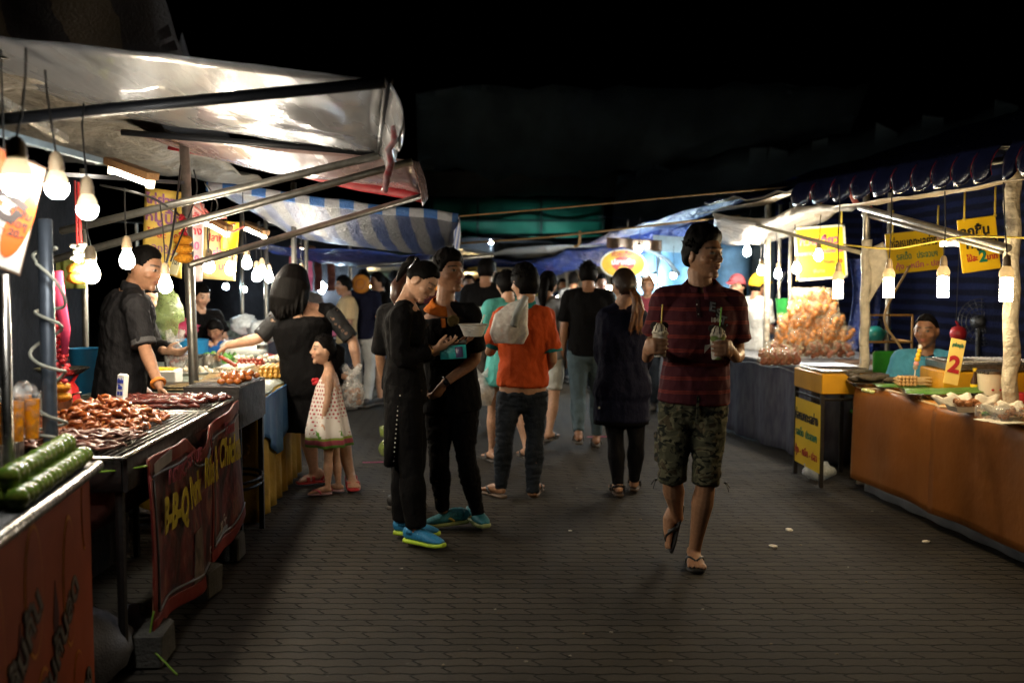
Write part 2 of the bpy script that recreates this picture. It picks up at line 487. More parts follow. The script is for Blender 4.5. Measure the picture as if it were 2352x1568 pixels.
class Person:
    def __init__(s, Y, J, label, skin=(.33, .17, .10), build=1.0, voxel=.008, hs=.225, look=(0, 0, 0), fem=0, smooth=2, group=None, wide=1.0, deep=1.0, pix=True):
        s.Y = Y; s.J = {k: (at(v[0], v[1], Y + (v[2] if len(v) > 2 else 0)) if pix else V(v)) for k, v in J.items()}
        s.label = label; s.skin = skin; s.b = build; s.vox = voxel; s.hs = hs / .225; s.fem = fem; s.smooth = smooth; s.wide = wide; s.deep = deep
        s.M = headM(*look); s.group = group; s.mb = MB(); s.extra = []
        j = s.J
        s.sh = (j['rs'] - j['ls']); s.hp = (j['rh'] - j['lh'])
        s.pel = (j['rh'] + j['lh']) / 2; s.nk = j['nk']
        s.base = V((s.pel.x, s.pel.y, 0))
    # torso profile: (t along spine from hip joints to neck base, half width, half depth)
    def prof(s):
        if s.fem: return [(-.16, .10, .085), (0, .168, .125), (.12, .165, .12), (.38, .125, .093), (.60, .14, .112), (.74, .150, .118), (.88, .148, .09), (.97, .10, .065), (1.04, .055, .05)]
        return [(-.16, .10, .085), (0, .163, .112), (.14, .16, .108), (.38, .145, .10), (.62, .165, .115), (.76, .175, .115), (.88, .165, .095), (.97, .11, .07), (1.04, .06, .055)]
    def spine(s, t):
        w = s.J.get('wa')
        if w is None: return lerp(s.pel, s.nk, t)
        a, b, c = s.pel, w, s.nk; tm = .45
        if t < 0: return a + (b - a) * (t / tm)
        L0 = (t - tm) * (t - 1) / ((0 - tm) * (0 - 1)); L1 = t * (t - 1) / (tm * (tm - 1)); L2 = t * (t - tm) / (1 * (1 - tm))
        return a * L0 + b * L1 + c * L2
    def sidev(s, t):
        a = s.hp.normalized(); b = s.sh.normalized(); return lerp(a, b, min(1, max(0, t))).normalized()
    def torso(s, mb, t0=-.2, t1=1.1, off=0, low=None, kw=1, kd=1, rnd=.5):
        pr = [(t, (w * s.wide + off) * s.b * kw, (d * s.deep + off) * s.b * kd) for t, w, d in s.prof() if t0 <= t <= t1]
        if low: pr = low + pr
        mb.loft([s.spine(t) for t, _, _ in pr], [w for _, w, _ in pr], [d for _, _, d in pr], [s.sidev(t) for t, _, _ in pr], 18, rnd, 2.25)
    def limb(s, mb, pts, r0, frac=(0, 1), off=0, seg=12, flare=0, rnd=.6):
        """pts: three joints; r0: list of (t 0..2, radius)"""
        a, b, c = [V(p) for p in pts]
        def pos(t):
            q = lerp(a, b, t) if t <= 1 else lerp(b, c, t - 1)
            w = .22
            if abs(t - 1) < w:      # round the bend
                u = (t - (1 - w)) / (2 * w); p0 = lerp(a, b, 1 - w); p2 = lerp(b, c, w)
                q = p0 * (1 - u) ** 2 + b * 2 * u * (1 - u) + p2 * u * u
                q = lerp(q, lerp(a, b, t) if t <= 1 else lerp(b, c, t - 1), .5)
            return q
        def rad(t):
            for (t0, q0), (t1, q1) in zip(r0, r0[1:]):
                if t <= t1: return lerp(q0, q1, (t - t0) / (t1 - t0))
            return r0[-1][1]
        n = max(4, int((frac[1] - frac[0]) * 9)); ts = [lerp(frac[0], frac[1], i / n) for i in range(n + 1)]
        mb.tube([pos(t) for t in ts], [(rad(t) + off + flare * ((t - frac[0]) / max(.01, frac[1] - frac[0])) ** 2) * s.b for t in ts], seg, rnd)
    ARM = [(0, .052), (.35, .046), (.8, .038), (1, .036), (1.25, .039), (1.6, .031), (2, .025)]
    LEG = [(0, .088), (.4, .077), (.85, .055), (1, .051), (1.12, .050), (1.32, .058), (1.6, .044), (1.85, .033), (2, .034)]
    def arm(s, q, mb, frac=(0, 2), off=0, flare=0, rnd=.6, k=1): s.limb(mb, [s.J[q + 's'], s.J[q + 'e'], s.J[q + 'w']], [(t, r * k) for t, r in s.ARM], frac, off, 12, flare, rnd)
    def leg(s, q, mb, frac=(0, 2), off=0, flare=0, rnd=.6, k=1): s.limb(mb, [s.J[q + 'h'], s.J[q + 'k'], s.J[q + 'a']], [(t, r * k) for t, r in s.LEG], frac, off, 14, flare, rnd)
    def body(s, legs='lr', arms='lr', hands=True, feet=None, neckr=.056, handk=None, legk=1, beard=0, closed=False, browk=1, lip=(.30, .09, .07)):
        mb = s.mb; j = s.J; b = s.b
        s.torso(mb)
        for q in 'lr':
            mb.tube([lerp(s.nk, j[q + 's'], .1) + V((0, 0, .0)), lerp(s.nk, j[q + 's'], .55) - V((0, 0, .005)), j[q + 's']], [.045 * b, .05 * b, .054 * b], 10, .8)
            if q in arms: s.arm(q, mb)
            if q in legs: s.leg(q, mb, k=legk)
        hb = j['hd'] + s.M @ (V((0, -.02, -.07)) * s.hs)
        mb.tube([s.nk - (hb - s.nk) * .25, s.nk, lerp(s.nk, hb, .6), hb], [neckr * 1.25 * b, neckr * 1.08 * b, neckr * b, neckr * b], 14, .5)
        head_shape(mb, j['hd'], s.M, s.hs, s.fem)
        me = remesh(mb, s.vox, s.smooth, 'person')
        skin_colors(me, j['hd'], s.M, s.hs, s.skin, beard, browk, lip, closed)
        o = link('person', me, mat('skin', attr='Col', var=.22, scale=55, rough=.48, bump=.12, bscale=160, bd=.003), None, 180, s.base)
        s.o = tag(o, s.label, 'person', s.group)
        return o
    def cloth(s, mb, name, m, voxel=None, smooth=3, amp=.005, sc_=(9, 9, 5), label=None):
        me = remesh(mb, voxel or max(.009, s.vox), smooth, name)
        if amp: wrinkle(me, amp, sc_)
        o = link(name, me, m, s.o, 180)
        if label: o['label'] = label
        return o
    def part(s, mb, name, m, smooth=60): return mb.build(name, m, s.o, smooth)
    def shirt(s, m, name='shirt', sleeve=.75, off=.012, hem=-.12, amp=.006, flare=.02, kw=1, kd=1, arms='lr', sleeve_off=.016, voxel=None, top=.99, hemw=None):
        mb = MB()
        d0 = s.prof()[1]; w = (d0[1] * s.wide + off) * s.b * kw; d = (d0[2] * s.deep + off) * s.b * kd
        hw = hemw or 1.0
        low = [(hem, w * hw, d * hw), (hem * .5 if hem < 0 else hem + .01, w * lerp(1, hw, .5), d * lerp(1, hw, .5))]
        s.torso(mb, hem + .02 if hem > 0 else 0, top, off, low, kw, kd, .12)
        j = s.J
        for q in 'lr':
            mb.tube([lerp(s.nk, j[q + 's'], .3) - V((0, 0, .01)), lerp(s.nk, j[q + 's'], .65) - V((0, 0, .004)), j[q + 's']], [(.052 + off * .6) * s.b, (.055 + off * .7) * s.b, (.056 + off) * s.b], 10, .8)
            if q in arms: s.arm(q, mb, (0, sleeve), sleeve_off, flare, .25)
        return s.cloth(mb, name, m, voxel, 3, amp)
    def trousers(s, m, name='trousers', to=1.95, off=.012, top=.1, flare=0, amp=.005, k=1, voxel=None, legs='lr', sc_=(9, 9, 5)):
        mb = MB(); pr = [(t, w, d) for t, w, d in s.prof() if t <= .13]
        pr.append((top, pr[-1][1], pr[-1][2])) if top > .14 else None
        mb.loft([s.spine(t) for t, _, _ in pr], [(w * s.wide + off) * s.b for _, w, _ in pr], [(d * s.deep + off) * s.b for _, _, d in pr], [s.sidev(t) for t, _, _ in pr], 18, .35, 2.25)
        for q in legs: s.leg(q, mb, (0, to), off, flare, .2, k)
        return s.cloth(mb, name, m, voxel, 3, amp, sc_)
    def hair(s, m, **kw):
        tf = kw.pop('tufts', 0); tl = kw.pop('tuftL', .03); mb = MB(); hair_cap(mb, s.J['hd'], s.M, s.hs, **kw)
        if tf: hair_tufts(mb, s.J['hd'], s.M, s.hs, tf, kw.get('seed', 0), tl)
        return s.part(mb, 'hair', m, 180)
    def hl(s, x, y, z): return s.J['hd'] + s.M @ (V((x, y, z)) * s.hs)

def shoe_mesh(ank, toe, s, M_up, M_sole, parent, name='shoe', tall=.075):
    """closed shoe: upper and a separate thicker sole"""
    ank = V(ank); toe = V(toe); d = toe - ank; d.z = 0; d.normalize(); sd = d.cross(V((0, 0, 1)))
    g = V((toe.x, toe.y, toe.z)); L = .275 * s; heel = g - d * L
    def P(a, h): return heel + d * a * L + V((0, 0, h * s))
    up = MB(); hts = [.045, .05, .05, .045, .036, .027, .020]
    up.loft([P(.04, .055), P(.14, .060), P(.3, .060), P(.48, .052), P(.66, .042), P(.82, .036), P(.95, .030)], [.028 * s, .034 * s, .036 * s, .041 * s, .046 * s, .043 * s, .028 * s], [.036 * s, .042 * s, .044 * s, .036 * s, .028 * s, .021 * s, .014 * s], sd, 14, .8, 2.3)
    up.tube([P(.2, .06), P(.2, tall + .012)], [.043 * s, .042 * s], 12)
    o = up.build(name, M_up, parent, 180)
    so = MB(); so.loft([P(-.01, .012), P(.1, .012), P(.3, .012), P(.5, .012), P(.7, .012), P(.88, .013), P(1.0, .018)], [.026 * s, .036 * s, .037 * s, .041 * s, .049 * s, .046 * s, .026 * s], [.013 * s] * 7, sd, 14, .5, 3.5)
    so.build('sole', M_sole, o, 60)
    return o, P, sd
def sandal(fo, s, m_sole, m_strap, parent, kind='thong'):
    heel, d, n, sd, L = fo
    def P(a, h, k=0): return heel + d * a * L + n * h * s + sd * k * s
    mb = MB(); mb.loft([P(-.03, -.009), P(.1, -.009), P(.35, -.009), P(.6, -.009), P(.82, -.009), P(1.03, -.007)], [.026 * s, .038 * s, .038 * s, .043 * s, .052 * s, .034 * s], [.0105 * s] * 6, sd, 14, .5, 3.5)
    o = mb.build('sandal', m_sole, parent, 60)
    st = MB()
    for q in (-1, 1):
        if kind == 'thong':
            st.loft([P(.45, .0, q * .046), P(.56, .034, q * .044), P(.68, .043, q * .026), P(.80, .034, q * .004 - .012 * 0), P(.84, .004, -.012 * 0)], [.010 * s, .012 * s, .012 * s, .009 * s, .005 * s], [.005 * s] * 5, d, 8, .5)
        else:
            for a in (.55, .72):
                st.loft([P(a, .0, q * .05), P(a, .034, q * .046), P(a, .050 - (a - .5) * .06, 0)], [.014 * s] * 3, [.004 * s] * 3, d, 8, .3)
            st.loft([P(.30, .01, q * .046), P(.12, .05, q * .042), P(-.0, .062, 0)], [.010 * s] * 3, [.004 * s] * 3, n, 8, .3)
    st.build('strap', m_strap, o, 60)
    return o

BLACKHAIR = mat('black_hair', (.0038, .0032, .003), .6, spec=.06, var=.5, scale=60, bump=.5, bscale=90, bd=.006, stretch=(1, 1, .25))
BROWNHAIR = mat('brown_hair', (.20, .085, .03), .4, var=.6, scale=50, bump=.5, bscale=110, bd=.006, stretch=(1, 1, .15), rgb2=(.06, .025, .012))
def cloth_mat(name, rgb=(.1, .1, .1), rough=.8, var=.25, rgb2=None, fold=.6): return mat(name, rgb, rough, var=var, scale=7, bump=fold, bscale=13, bd=.045, stretch=(1, 1, .6), rgb2=rgb2, spec=.12)
from mathutils.bvhtree import BVHTree
def bvh(o):
    me = o.data; M = world(o)
    return BVHTree.FromPolygons([M @ v.co for v in me.vertices], [tuple(p.vertices) for p in me.polygons])
def decal(body, o, origin, xd, yd, size, mt, bold=0, tree=None, depth=.001, name='lettering'):
    """print laid on the cloth: every point drops onto the garment's surface along the print's own normal"""
    T = tree or bvh(o); M = frame(V(origin), xd, yd); z = M.col[2].xyz
    def w(c):
        p = M @ V((c.x, c.y, 0)); h = T.ray_cast(p + z * .25, -z, .6)
        return (h[0] + h[1].normalized() * (.0025 + c.z)) if h[0] else p
    return text(body, name, M, size, mt, o, bold, depth=depth, warp=w)
def surf(T, p, d):
    h = T.ray_cast(V(p), V(d).normalized(), 3); return (h[0], h[1]) if h[0] else (V(p), V((0, -1, 0)))

def surfpx(T, px, py, Y):
    o = V((0, 0, HC)); h = T.ray_cast(o, (at(px, py, Y) - o).normalized(), 40); return (h[0], h[1]) if h[0] else (at(px, py, Y), V((0, -1, 0)))
# skin tones, cloths
SK1, SK2, SK3, SK4 = (.37, .195, .11), (.50, .285, .18), (.28, .14, .08), (.19, .092, .052)
BLK = cloth_mat('black_cotton', (.0042, .0040, .0044), .9); BLKJ = cloth_mat('black_jersey', (.0040, .0037, .0040), .9, var=.4)
JEANS = cloth_mat('dark_denim', (.022, .028, .038), var=.5); NAVY = cloth_mat('navy_jersey', (.007, .008, .022))
LEG = cloth_mat('leggings_black', (.008, .008, .010)); GREYB = cloth_mat('washed_denim', (.085, .125, .15), var=.4)
RUB = mat('black_rubber', (.015, .014, .014), .6, var=.3); STRAPB = mat('black_strap', (.012, .012, .012), .4)

def grip(mb, base, h, r, phi, sg, wrist, s=1.0):
    """a hand closed round an upright cup: palm at angle phi, four fingers round one side, thumb round the other"""
    base = V(base)
    def Q(a, rr, z): return base + V((math.cos(a) * rr, math.sin(a) * rr, z))
    p0 = R(phi); pc = Q(p0 - sg * .12, r + .020, h - .004)
    Mz = Matrix.Rotation(p0, 3, 'Z')
    mb.ball(pc, (.019 * s, .034 * s, .046 * s), Mz, 12, 8)
    mb.ball(Q(p0 + sg * .5, r + .016, h + .002), (.015 * s, .02 * s, .042 * s), Matrix.Rotation(p0 + sg * .5, 3, 'Z'), 12, 8)
    mb.tube([V(wrist), lerp(V(wrist), pc, .55), pc], [.026 * s, .028 * s, .026 * s], 12, .5)
    for i in range(4):
        z = h + (.031 - .0205 * i) * s; ln = (.92, 1, .96, .8)[i]
        A = [p0 + sg * R(q) * ln for q in (18, 45, 75, 105, 128)]
        mb.tube([Q(A[0], r + .017, z), Q(A[1], r + .0135, z + .002), Q(A[2], r + .0105, z), Q(A[3], r + .0095, z - .001), Q(A[4], r + .008, z - .001)], [.0105 * s, .0098 * s, .0090 * s, .0082 * s, .0065 * s], 8, .8)
    mb.tube([Q(p0 - sg * .25, r + .022, h + .012), Q(p0 - sg * .8, r + .018, h + .032), Q(p0 - sg * 1.25, r + .011, h + .040), Q(p0 - sg * 1.6, r + .009, h + .042)], [.015 * s, .0125 * s, .0105 * s, .0075 * s], 8, .8)

# ---- man with two iced drinks
Y = 5.13
hero = Person(Y, dict(hd=(1614, 586), nk=(1611, 668), ls=(1524, 694), rs=(1684, 700), le=(1499, 797, .05), lw=(1486, 822, -.17), re=(1695, 814, .02), rw=(1690, 822, -.16),
    lh=(1556, 930), rh=(1629, 930), lk=(1543, 1095, -.06), la=(1556, 1190, .16), rk=(1623, 1098, -.10), ra=(1594, 1270, .05)),
    'person in maroon striped polo shirt and camouflage shorts carrying two iced drinks', SK1, voxel=.0045, hs=.247, look=(42, 2, 0), smooth=3, deep=.95)
cupL = at(1515, 819, Y - .28); cupR = at(1648, 825, Y - .25)
grip(hero.mb, cupL, .054, .036, 200, 1, hero.J['lw'])
grip(hero.mb, cupR, .056, .036, -18, -1, hero.J['rw'])
fR = foot(hero.mb, hero.J['ra'], gr(1603, 1330) if False else V((at(1603, 1326, 5.0).x, 5.03, .022)), 1.0, True, 1)
fL = foot(hero.mb, hero.J['la'], at(1538, 1262, Y + .16), 1.0, True, -1)
hero.body(beard=.2, neckr=.060)
sandal(fR, 1.0, RUB, STRAPB, hero.o); sandal(fL, 1.0, RUB, STRAPB, hero.o)
# polo: thin triple red lines on maroon
def striped():
    m, nt, b = nodes('striped_polo'); g = nt.nodes.new('ShaderNodeTexCoord'); sp = nt.nodes.new('ShaderNodeSeparateXYZ'); nt.links.new(g.outputs['Object'], sp.inputs[0])
    z = math_(nt, 'ADD', sp.outputs['Z'], math_(nt, 'MULTIPLY', noise_(nt, g.outputs['Object'], 5), .012))
    f = math_(nt, 'MULTIPLY', math_(nt, 'SUBTRACT', math_(nt, 'FRACT', math_(nt, 'ADD', math_(nt, 'DIVIDE', math_(nt, 'SUBTRACT', z, 1.083), .0705), .5)), .5), .0705)
    f = math_(nt, 'ABSOLUTE', f)
    l0 = math_(nt, 'LESS_THAN', f, .0012); l1 = math_(nt, 'LESS_THAN', math_(nt, 'ABSOLUTE', math_(nt, 'SUBTRACT', f, .0062)), .0013)
    ln = math_(nt, 'MAXIMUM', l0, l1)
    dark = math_(nt, 'LESS_THAN', f, .009)
    base = mixc(nt, noise_(nt, g.outputs['Object'], 40), (.068, .012, .018), (.045, .009, .015))
    c = mixc(nt, dark, base, (.05, .008, .012)); c = mixc(nt, ln, c, (.25, .04, .028))
    nt.links.new(c, b.inputs['Base Color']); b.inputs['Roughness'].default_value = .85; b.inputs['Specular IOR Level'].default_value = .2
    h = noise_(nt, coords(nt, 'Object', (1, 1, .6)), 12, 4); bump_(nt, b, h, .28, .03)
    return m
POLO = striped()
shirt = hero.shirt(POLO, 'polo_shirt', sleeve=.70, off=.024, hem=.03, amp=.007, flare=.016, sleeve_off=.020, voxel=.006, top=.97)
T = bvh(shirt)
j = hero.J
mb = MB()
for q, c in ((-1, 'l'), (1, 'r')):   # folded collar, two wings round the neck
    def col(u, v, q=q):
        a = lerp(R(90), R(-84), u); fr = .5 - .5 * math.sin(a); rr = lerp(.073, .112, v); c0 = j['nk'] + V((0, .004, .045))
        return c0 + Matrix.Rotation(R(-10), 3, 'Z') @ V((q * math.cos(a) * rr * lerp(1.05, 1.3, v), math.sin(a) * rr * lerp(1, .95, v), lerp(.030, -.032, v) - .055 * fr))
    mb.sheet(col, 16, 5, .005)
hero.part(mb, 'collar', POLO, 180)
PEARL = mat('button_white', (.6, .58, .52), .3)
for px, py in ((1601, 700), (1604, 722)):
    h, n = surfpx(T, px, py, Y); mb = MB(); mb.ball(h, (.006, .004, .006), None, 10, 6); hero.part(mb, 'button', PEARL)
mb = MB()
def plk(u, v):
    h, n = surfpx(T, lerp(1597, 1606, v) + 4 * u, lerp(688, 730, u), Y); return h + V((0, -.002, 0))
mb.sheet(plk, 8, 2, .003); hero.part(mb, 'placket', mat('placket_dark', (.03, .006, .010), .8))
PATCH = cloth_mat('patch_grey_blue', (.17, .18, .20)); PEDGE = cloth_mat('patch_edge', (.012, .012, .02)); WHT = cloth_mat('white_print', (.55, .53, .5))
xd = (1, .28, -.22); yd = (.1, 0, 1)
for ch, px, py, s in (('E', 1637, 706, .062), ('S', 1651, 720, .060), ('T.', 1664, 738, .060)):
    o = at(px, py, Y - .12)
    decal(ch, shirt, o, xd, yd, s, PEDGE, .005, T, .0006); decal(ch, shirt, o, xd, yd, s, PATCH, .0018, T, .0018)
decal('1846', shirt, at(1643, 735, Y - .12), (1, .2, -.03), (0, 0, 1), .030, WHT, .0012, T, .0010)
def camo():
    m, nt, b = nodes('camouflage'); v = coords(nt, 'Object', (1, 1, 1.5))
    n1 = noise_(nt, v, 9, 2, .5, 1.2); n2 = noise_(nt, coords(nt, 'Object', (1.3, 1, 1.9), (.4, .3, 0)), 12, 2, .5, 1.5)
    a = ramp(nt, n1, [(0, (.055, .056, .036)), (.46, (.10, .098, .062)), (.58, (.055, .045, .028))], 'CONSTANT')
    k = ramp(nt, n2, [(0, 0.), (.565, 1.)], 'CONSTANT'); c = mixc(nt, k, a, (.012, .014, .011))
    nt.links.new(c, b.inputs['Base Color']); b.inputs['Roughness'].default_value = .9; b.inputs['Specular IOR Level'].default_value = .15
    bump_(nt, b, noise_(nt, coords(nt, 'Object', (1, 1, .8)), 14, 4), .6, .03); return m
CAMO = camo()
sh = hero.trousers(CAMO, 'shorts', to=1.06, off=.010, top=.10, flare=.012, amp=.010, voxel=.007, k=1.0, sc_=(8, 8, 10))
T2 = bvh(sh)
for px, py, q in ((1522, 1035, -1), (1652, 1040, 1)):
    p = at(px, py, Y); n = V((q, -.35, 0)).normalized(); h = T2.find_nearest(p)[0]
    mb = MB(); sd = n.cross(V((0, 0, 1)))
    h -= n * .004; mb.rbox(h, (.12, .022, .14), math.atan2(n.y, n.x) + math.pi / 2, .008); mb.rbox(h + V((0, 0, .07)), (.126, .028, .042), math.atan2(n.y, n.x) + math.pi / 2, .008)
    hero.part(mb, 'cargo_pocket', CAMO)
mb = MB()
for px, py, q in ((1510, 1100, -1), (1662, 1108, 1)):
    p = at(px, py, Y - .04); mb = MB()
    mb.tube([p, p + V((q * .014, -.01, -.01)), p + V((q * .024, -.02, -.045))], .0028, 6); mb.tube([p, p + V((q * .014, 0, .0)), p + V((q * .032, .0, -.026))], .0028, 6)
    mb.ball(p + V((q * .008, -.004, 0)), .007, None, 8, 6); hero.part(mb, 'drawstring', STRAPB)
mb = MB(); p = at(1592, 925, Y); mb.box(p + V((0, -.125, -.02)), (.012, .012, .14)); hero.part(mb, 'fly_flap', CAMO)
hero.hair(BLACKHAIR, line=.070, back=-.060, side=-.018, vol=1.0, messy=.008, seed=3, top=.024, tufts=220, tuftL=.024)

# ---- the two drinks
CREAM = mat('whipped_cream', (.62, .56, .44), .45, var=.15, bump=.2); CHOC = mat('chocolate_sauce', (.03, .014, .008), .25); COOKIE = mat('dark_cookie', (.02, .014, .012), .8, bump=.5, bscale=200)
TISSUE = mat('tissue_paper', (.72, .69, .62), .9, var=.12, scale=30, bump=.7, bscale=25, bd=.02); 
def drink(base, label, straw, liquid, lean):
    t = thing('iced_drink', label, 'drink', base)
    mb = MB(); mb.lathe([(.0, 0), (.026, 0), (.028, .004), (.034, .085), (.0362, .112), (.0375, .116), (.0365, .116), (.033, .108), (.0, .106)], base, 24); mb.build('cup', liquid, t)
    mb = MB()
    rings = []
    for i in range(9):
        z = lerp(.006, .094, i / 8); ring = []
        for k in range(26):
            a = 2 * math.pi * k / 26; r = lerp(.0292, .0362, i / 8) + .0025 * mnoise.noise(V((math.cos(a) * 3, math.sin(a) * 3, i * .6 + base.x * 9)))
            zz = z + (.006 * math.sin(a * 3) if i in (0, 8) else 0); ring.append(base + V((math.cos(a) * r, math.sin(a) * r, zz)))
        rings.append(ring)
    mb.rings(rings); mb.sheet(lambda u, v: base + V((-.034 - .03 * u, -.012 + .02 * v, .07 - .035 * u * v + .006 * math.sin(5 * v))), 4, 4, .0012); mb.build('tissue_wrap', TISSUE, t)
    rnd = random.Random(int(base.x * 1000)); mb = MB()
    for k in range(26):
        a = k * 2.4; rr = .031 * math.sqrt(max(0, 1 - k / 27)); z = .112 + .045 * (k / 26)
        mb.ball(base + V((math.cos(a) * rr, math.sin(a) * rr, z)), (.013, .013, .011), None, 8, 6)
    me = remesh(mb, .0035, 2, 'cream'); link('whipped_cream', me, CREAM, t, 180)
    mb = MB()
    for k in range(7):
        a = k * .9 + .3; p = base + V((math.cos(a) * .012, math.sin(a) * .012, .162)); q = base + V((math.cos(a) * .034, math.sin(a) * .034, .128))
        mb.tube([p, lerp(p, q, .5) + V((0, 0, .012)), q], .0028, 6, .8)
    mb.build('chocolate_sauce', CHOC, t)
    for q in (-1, 1):
        mb = MB(); Mx = Matrix.Rotation(R(80), 3, 'X') @ Matrix.Rotation(R(14 * q), 3, 'Y'); c = base + V((q * .024, .012, .150))
        mb.lathe([(0, -.005), (.019, -.005), (.021, 0), (.019, .005), (0, .005)], c, 16, Mx); mb.build('cookie', COOKIE, t)
    mb = MB(); b0 = base + V((.004, .0, .09)); mb.tube([b0, b0 + V((lean, 0, .165))], .0036, 8); mb.build('straw', straw, t)
    return t
drink(cupL, 'iced drink with whipped cream and a yellow straw held by the striped-shirt man', mat('straw_yellow', (.75, .5, .02), .35), mat('cup_milk', (.50, .45, .36), .3), .008)
drink(cupR, 'iced drink with whipped cream and a green straw held by the striped-shirt man', mat('straw_green', (.16, .5, .05), .35), mat('cup_green', (.24, .34, .10), .3), .012)

# ---- woman in black reading a phone
Y = 5.62
wo = Person(Y, dict(hd=(968, 644), nk=(932, 693), wa=(930, 800), ls=(921, 731, -.15), rs=(937, 728, .16), le=(917, 828, -.2), lw=(992, 803, -.08), re=(945, 822, .17), rw=(1003, 806, .06),
    lh=(931, 908, -.075), rh=(929, 908, .085), lk=(944, 1075, -.085), la=(956, 1221, -.08), rk=(928, 1070, .09), ra=(925, 1204, .12)),
    'person in long black tunic and black trousers looking down at a phone', SK2, voxel=.0055, hs=.222, look=(76, 40, 0), fem=1, smooth=2, wide=.92, deep=.92)
j = wo.J
hand(wo.mb, j['lw'], at(1046, 788, Y - .02) - j['lw'], (0, .5, .9), (12, 20, 30, 36), .98, 1)
hand(wo.mb, j['rw'], at(1052, 800, Y + .06) - j['rw'], (.1, -.8, .5), (30, 45, 55, 60), .95, -1)
wo.body(closed=True, neckr=.044, browk=.9, lip=(.36, .10, .08))
wo.shirt(BLKJ, 'tunic', sleeve=1.83, off=.010, hem=-.05, amp=.010, sleeve_off=.010, flare=.008, top=.95)
wo.trousers(BLK, 'trousers', to=1.90, off=.012, flare=.018, amp=.004)
mb = MB(); c = [at(929, 880, Y), at(925, 940, Y), at(912, 1000, Y), at(897, 1062, Y)]
mb.loft(c, [.165, .165, .16, .15], [.118, .105, .075, .036], (0, 1, 0), 20, 0); T = bvh(wo.part(mb, 'tunic_skirt', BLKJ, 180)); mb = MB()
for k in range(15):
    for px, py in ((lerp(916, 904, k / 14), lerp(912, 1058, k / 14)), (lerp(919, 931, k / 14), lerp(908, 1012, k / 14))):
        h, n = surfpx(T, px, py, Y); mb.ball(h, .0042, None, 8, 6)
wo.part(mb, 'pearl_bead_print', mat('pearl', (.75, .7, .62), .15, spec=.8))
wo.hair(BLACKHAIR, line=.068, back=-.03, side=.012, vol=.7, messy=.004, seed=5, tufts=0)
mb = MB(); p = wo.hl(0, -.105, .045); mb.ball(p, (.042, .03, .04), None, 14, 10, lambda d: 1 + .12 * mnoise.noise(d * 4)); q = wo.hl(0, -.10, -.02)
mb.tube([p, wo.hl(0, -.125, .0), wo.hl(0, -.12, -.055), wo.hl(.0, -.11, -.1)], [.03, .028, .02, .006], 10, .6); wo.part(mb, 'ponytail', BLACKHAIR, 180)
mb = MB(); p = at(951, 605, Y); mb.loft([p + V((-.03, 0, -.03)), p, p + V((.012, 0, .035))], [.008, .011, .006], [.016, .02, .012], (1, 0, 0), 10, .6); wo.part(mb, 'hair_clip', mat('clip_silver', (.5, .5, .55), .2, .9))
GOLD = mat('gold', (.75, .48, .15), .25, 1.0)
mb = MB(); w = lerp(j['le'], j['lw'], .93); d = (j['lw'] - j['le']).normalized(); a = d.orthogonal().normalized(); b = d.cross(a)
mb.tube([w + (a * math.cos(t) + b * math.sin(t)) * .034 for t in [k * math.pi / 8 for k in range(17)]], .0025, 6); wo.part(mb, 'bracelet', GOLD)
BLUES = mat('blue_mesh_shoe', (.02, .20, .42), .6, var=.35, scale=90, bump=.3, bscale=200); LIME = mat('lime_sole', (.42, .62, .04), .5)
LACE = mat('lime_lace', (.5, .65, .10), .6)
for a_, t_ in ((j['la'], V((at(1019, 1277, 5.43).x, 5.44, .022))), (j['ra'], V((at(1009, 1244, 5.7).x, 5.70, .022)))):
    o, P_, sd = shoe_mesh(a_, t_, .97, BLUES, LIME, wo.o)
    mb = MB()
    for k in range(5):
        a = .42 + .075 * k; h = .088 - k * .0105
        mb.tube([P_(a, h - .02) + sd * .034, P_(a + .01, h + .002) + sd * .012, P_(a, h + .002) - sd * .012, P_(a - .01, h - .02) - sd * .034], .0032, 5, .5)
    mb.build('shoe_lace', LACE, o)
TEAL = mat('teal_case', (.02, .33, .32), .45, var=.1)
ph = thing('phone', 'phone in a teal flip case held by the woman in black tunic', 'phone', at(1040, 826, Y))
def slab(name, pts, th, m, parent):
    a, b, c = [V(p) for p in pts]; x = (b - a); y = (c - a); n = x.cross(y).normalized()
    mb = MB(); M3 = Matrix((x.normalized(), n.cross(x.normalized()), n)).transposed(); mb.rbox(a + x / 2 + y / 2, (x.length, y.length, th), 0, .006, M3); return mb.build(name, m, parent)
slab('case_flap', (at(1010, 826, Y - .02), at(1071, 822, Y - .04), at(1010, 795, Y - .02)), .010, TEAL, ph)
slab('phone_body', (at(1012, 797, Y - .02), at(1071, 794, Y - .04), at(1014, 784, Y + .09)), .010, mat('phone_black', (.015, .015, .018), .2), ph)
slab('card_window', (at(1046, 822, Y - .037), at(1063, 820, Y - .045), at(1046, 797, Y - .037)), .008, mat('window_purple', (.05, .04, .10), .3), ph)

# ---- man in black polo with orange collar
Y = 5.97
ma = Person(Y, dict(hd=(1030, 627), nk=(1022, 704), ls=(975, 726, .09), rs=(1083, 723, -.06), le=(1000, 815, .08), lw=(1036, 795, -.20), re=(1094, 825, -.08), rw=(1020, 880, -.16),
    lh=(1011, 925), rh=(1065, 925), lk=(1008, 1055, -.07), la=(1017, 1172, -.02), rk=(1069, 1048, -.06), ra=(1098, 1183, .02)),
    'person in black polo with orange collar standing behind the woman with the phone', SK3, voxel=.0055, hs=.24, look=(46, -3, 0), smooth=2)
j = ma.J
hand(ma.mb, j['lw'], at(1090, 781, Y - .24) - j['lw'], (.1, -.1, 1), (25, 22, 20, 20), 1.0, -1)
hand(ma.mb, j['rw'], at(1003, 905, Y - .14) - j['rw'], (-.6, .6, .1), (30, 35, 40, 45), 1.0, 1)
ma.body(beard=.35)
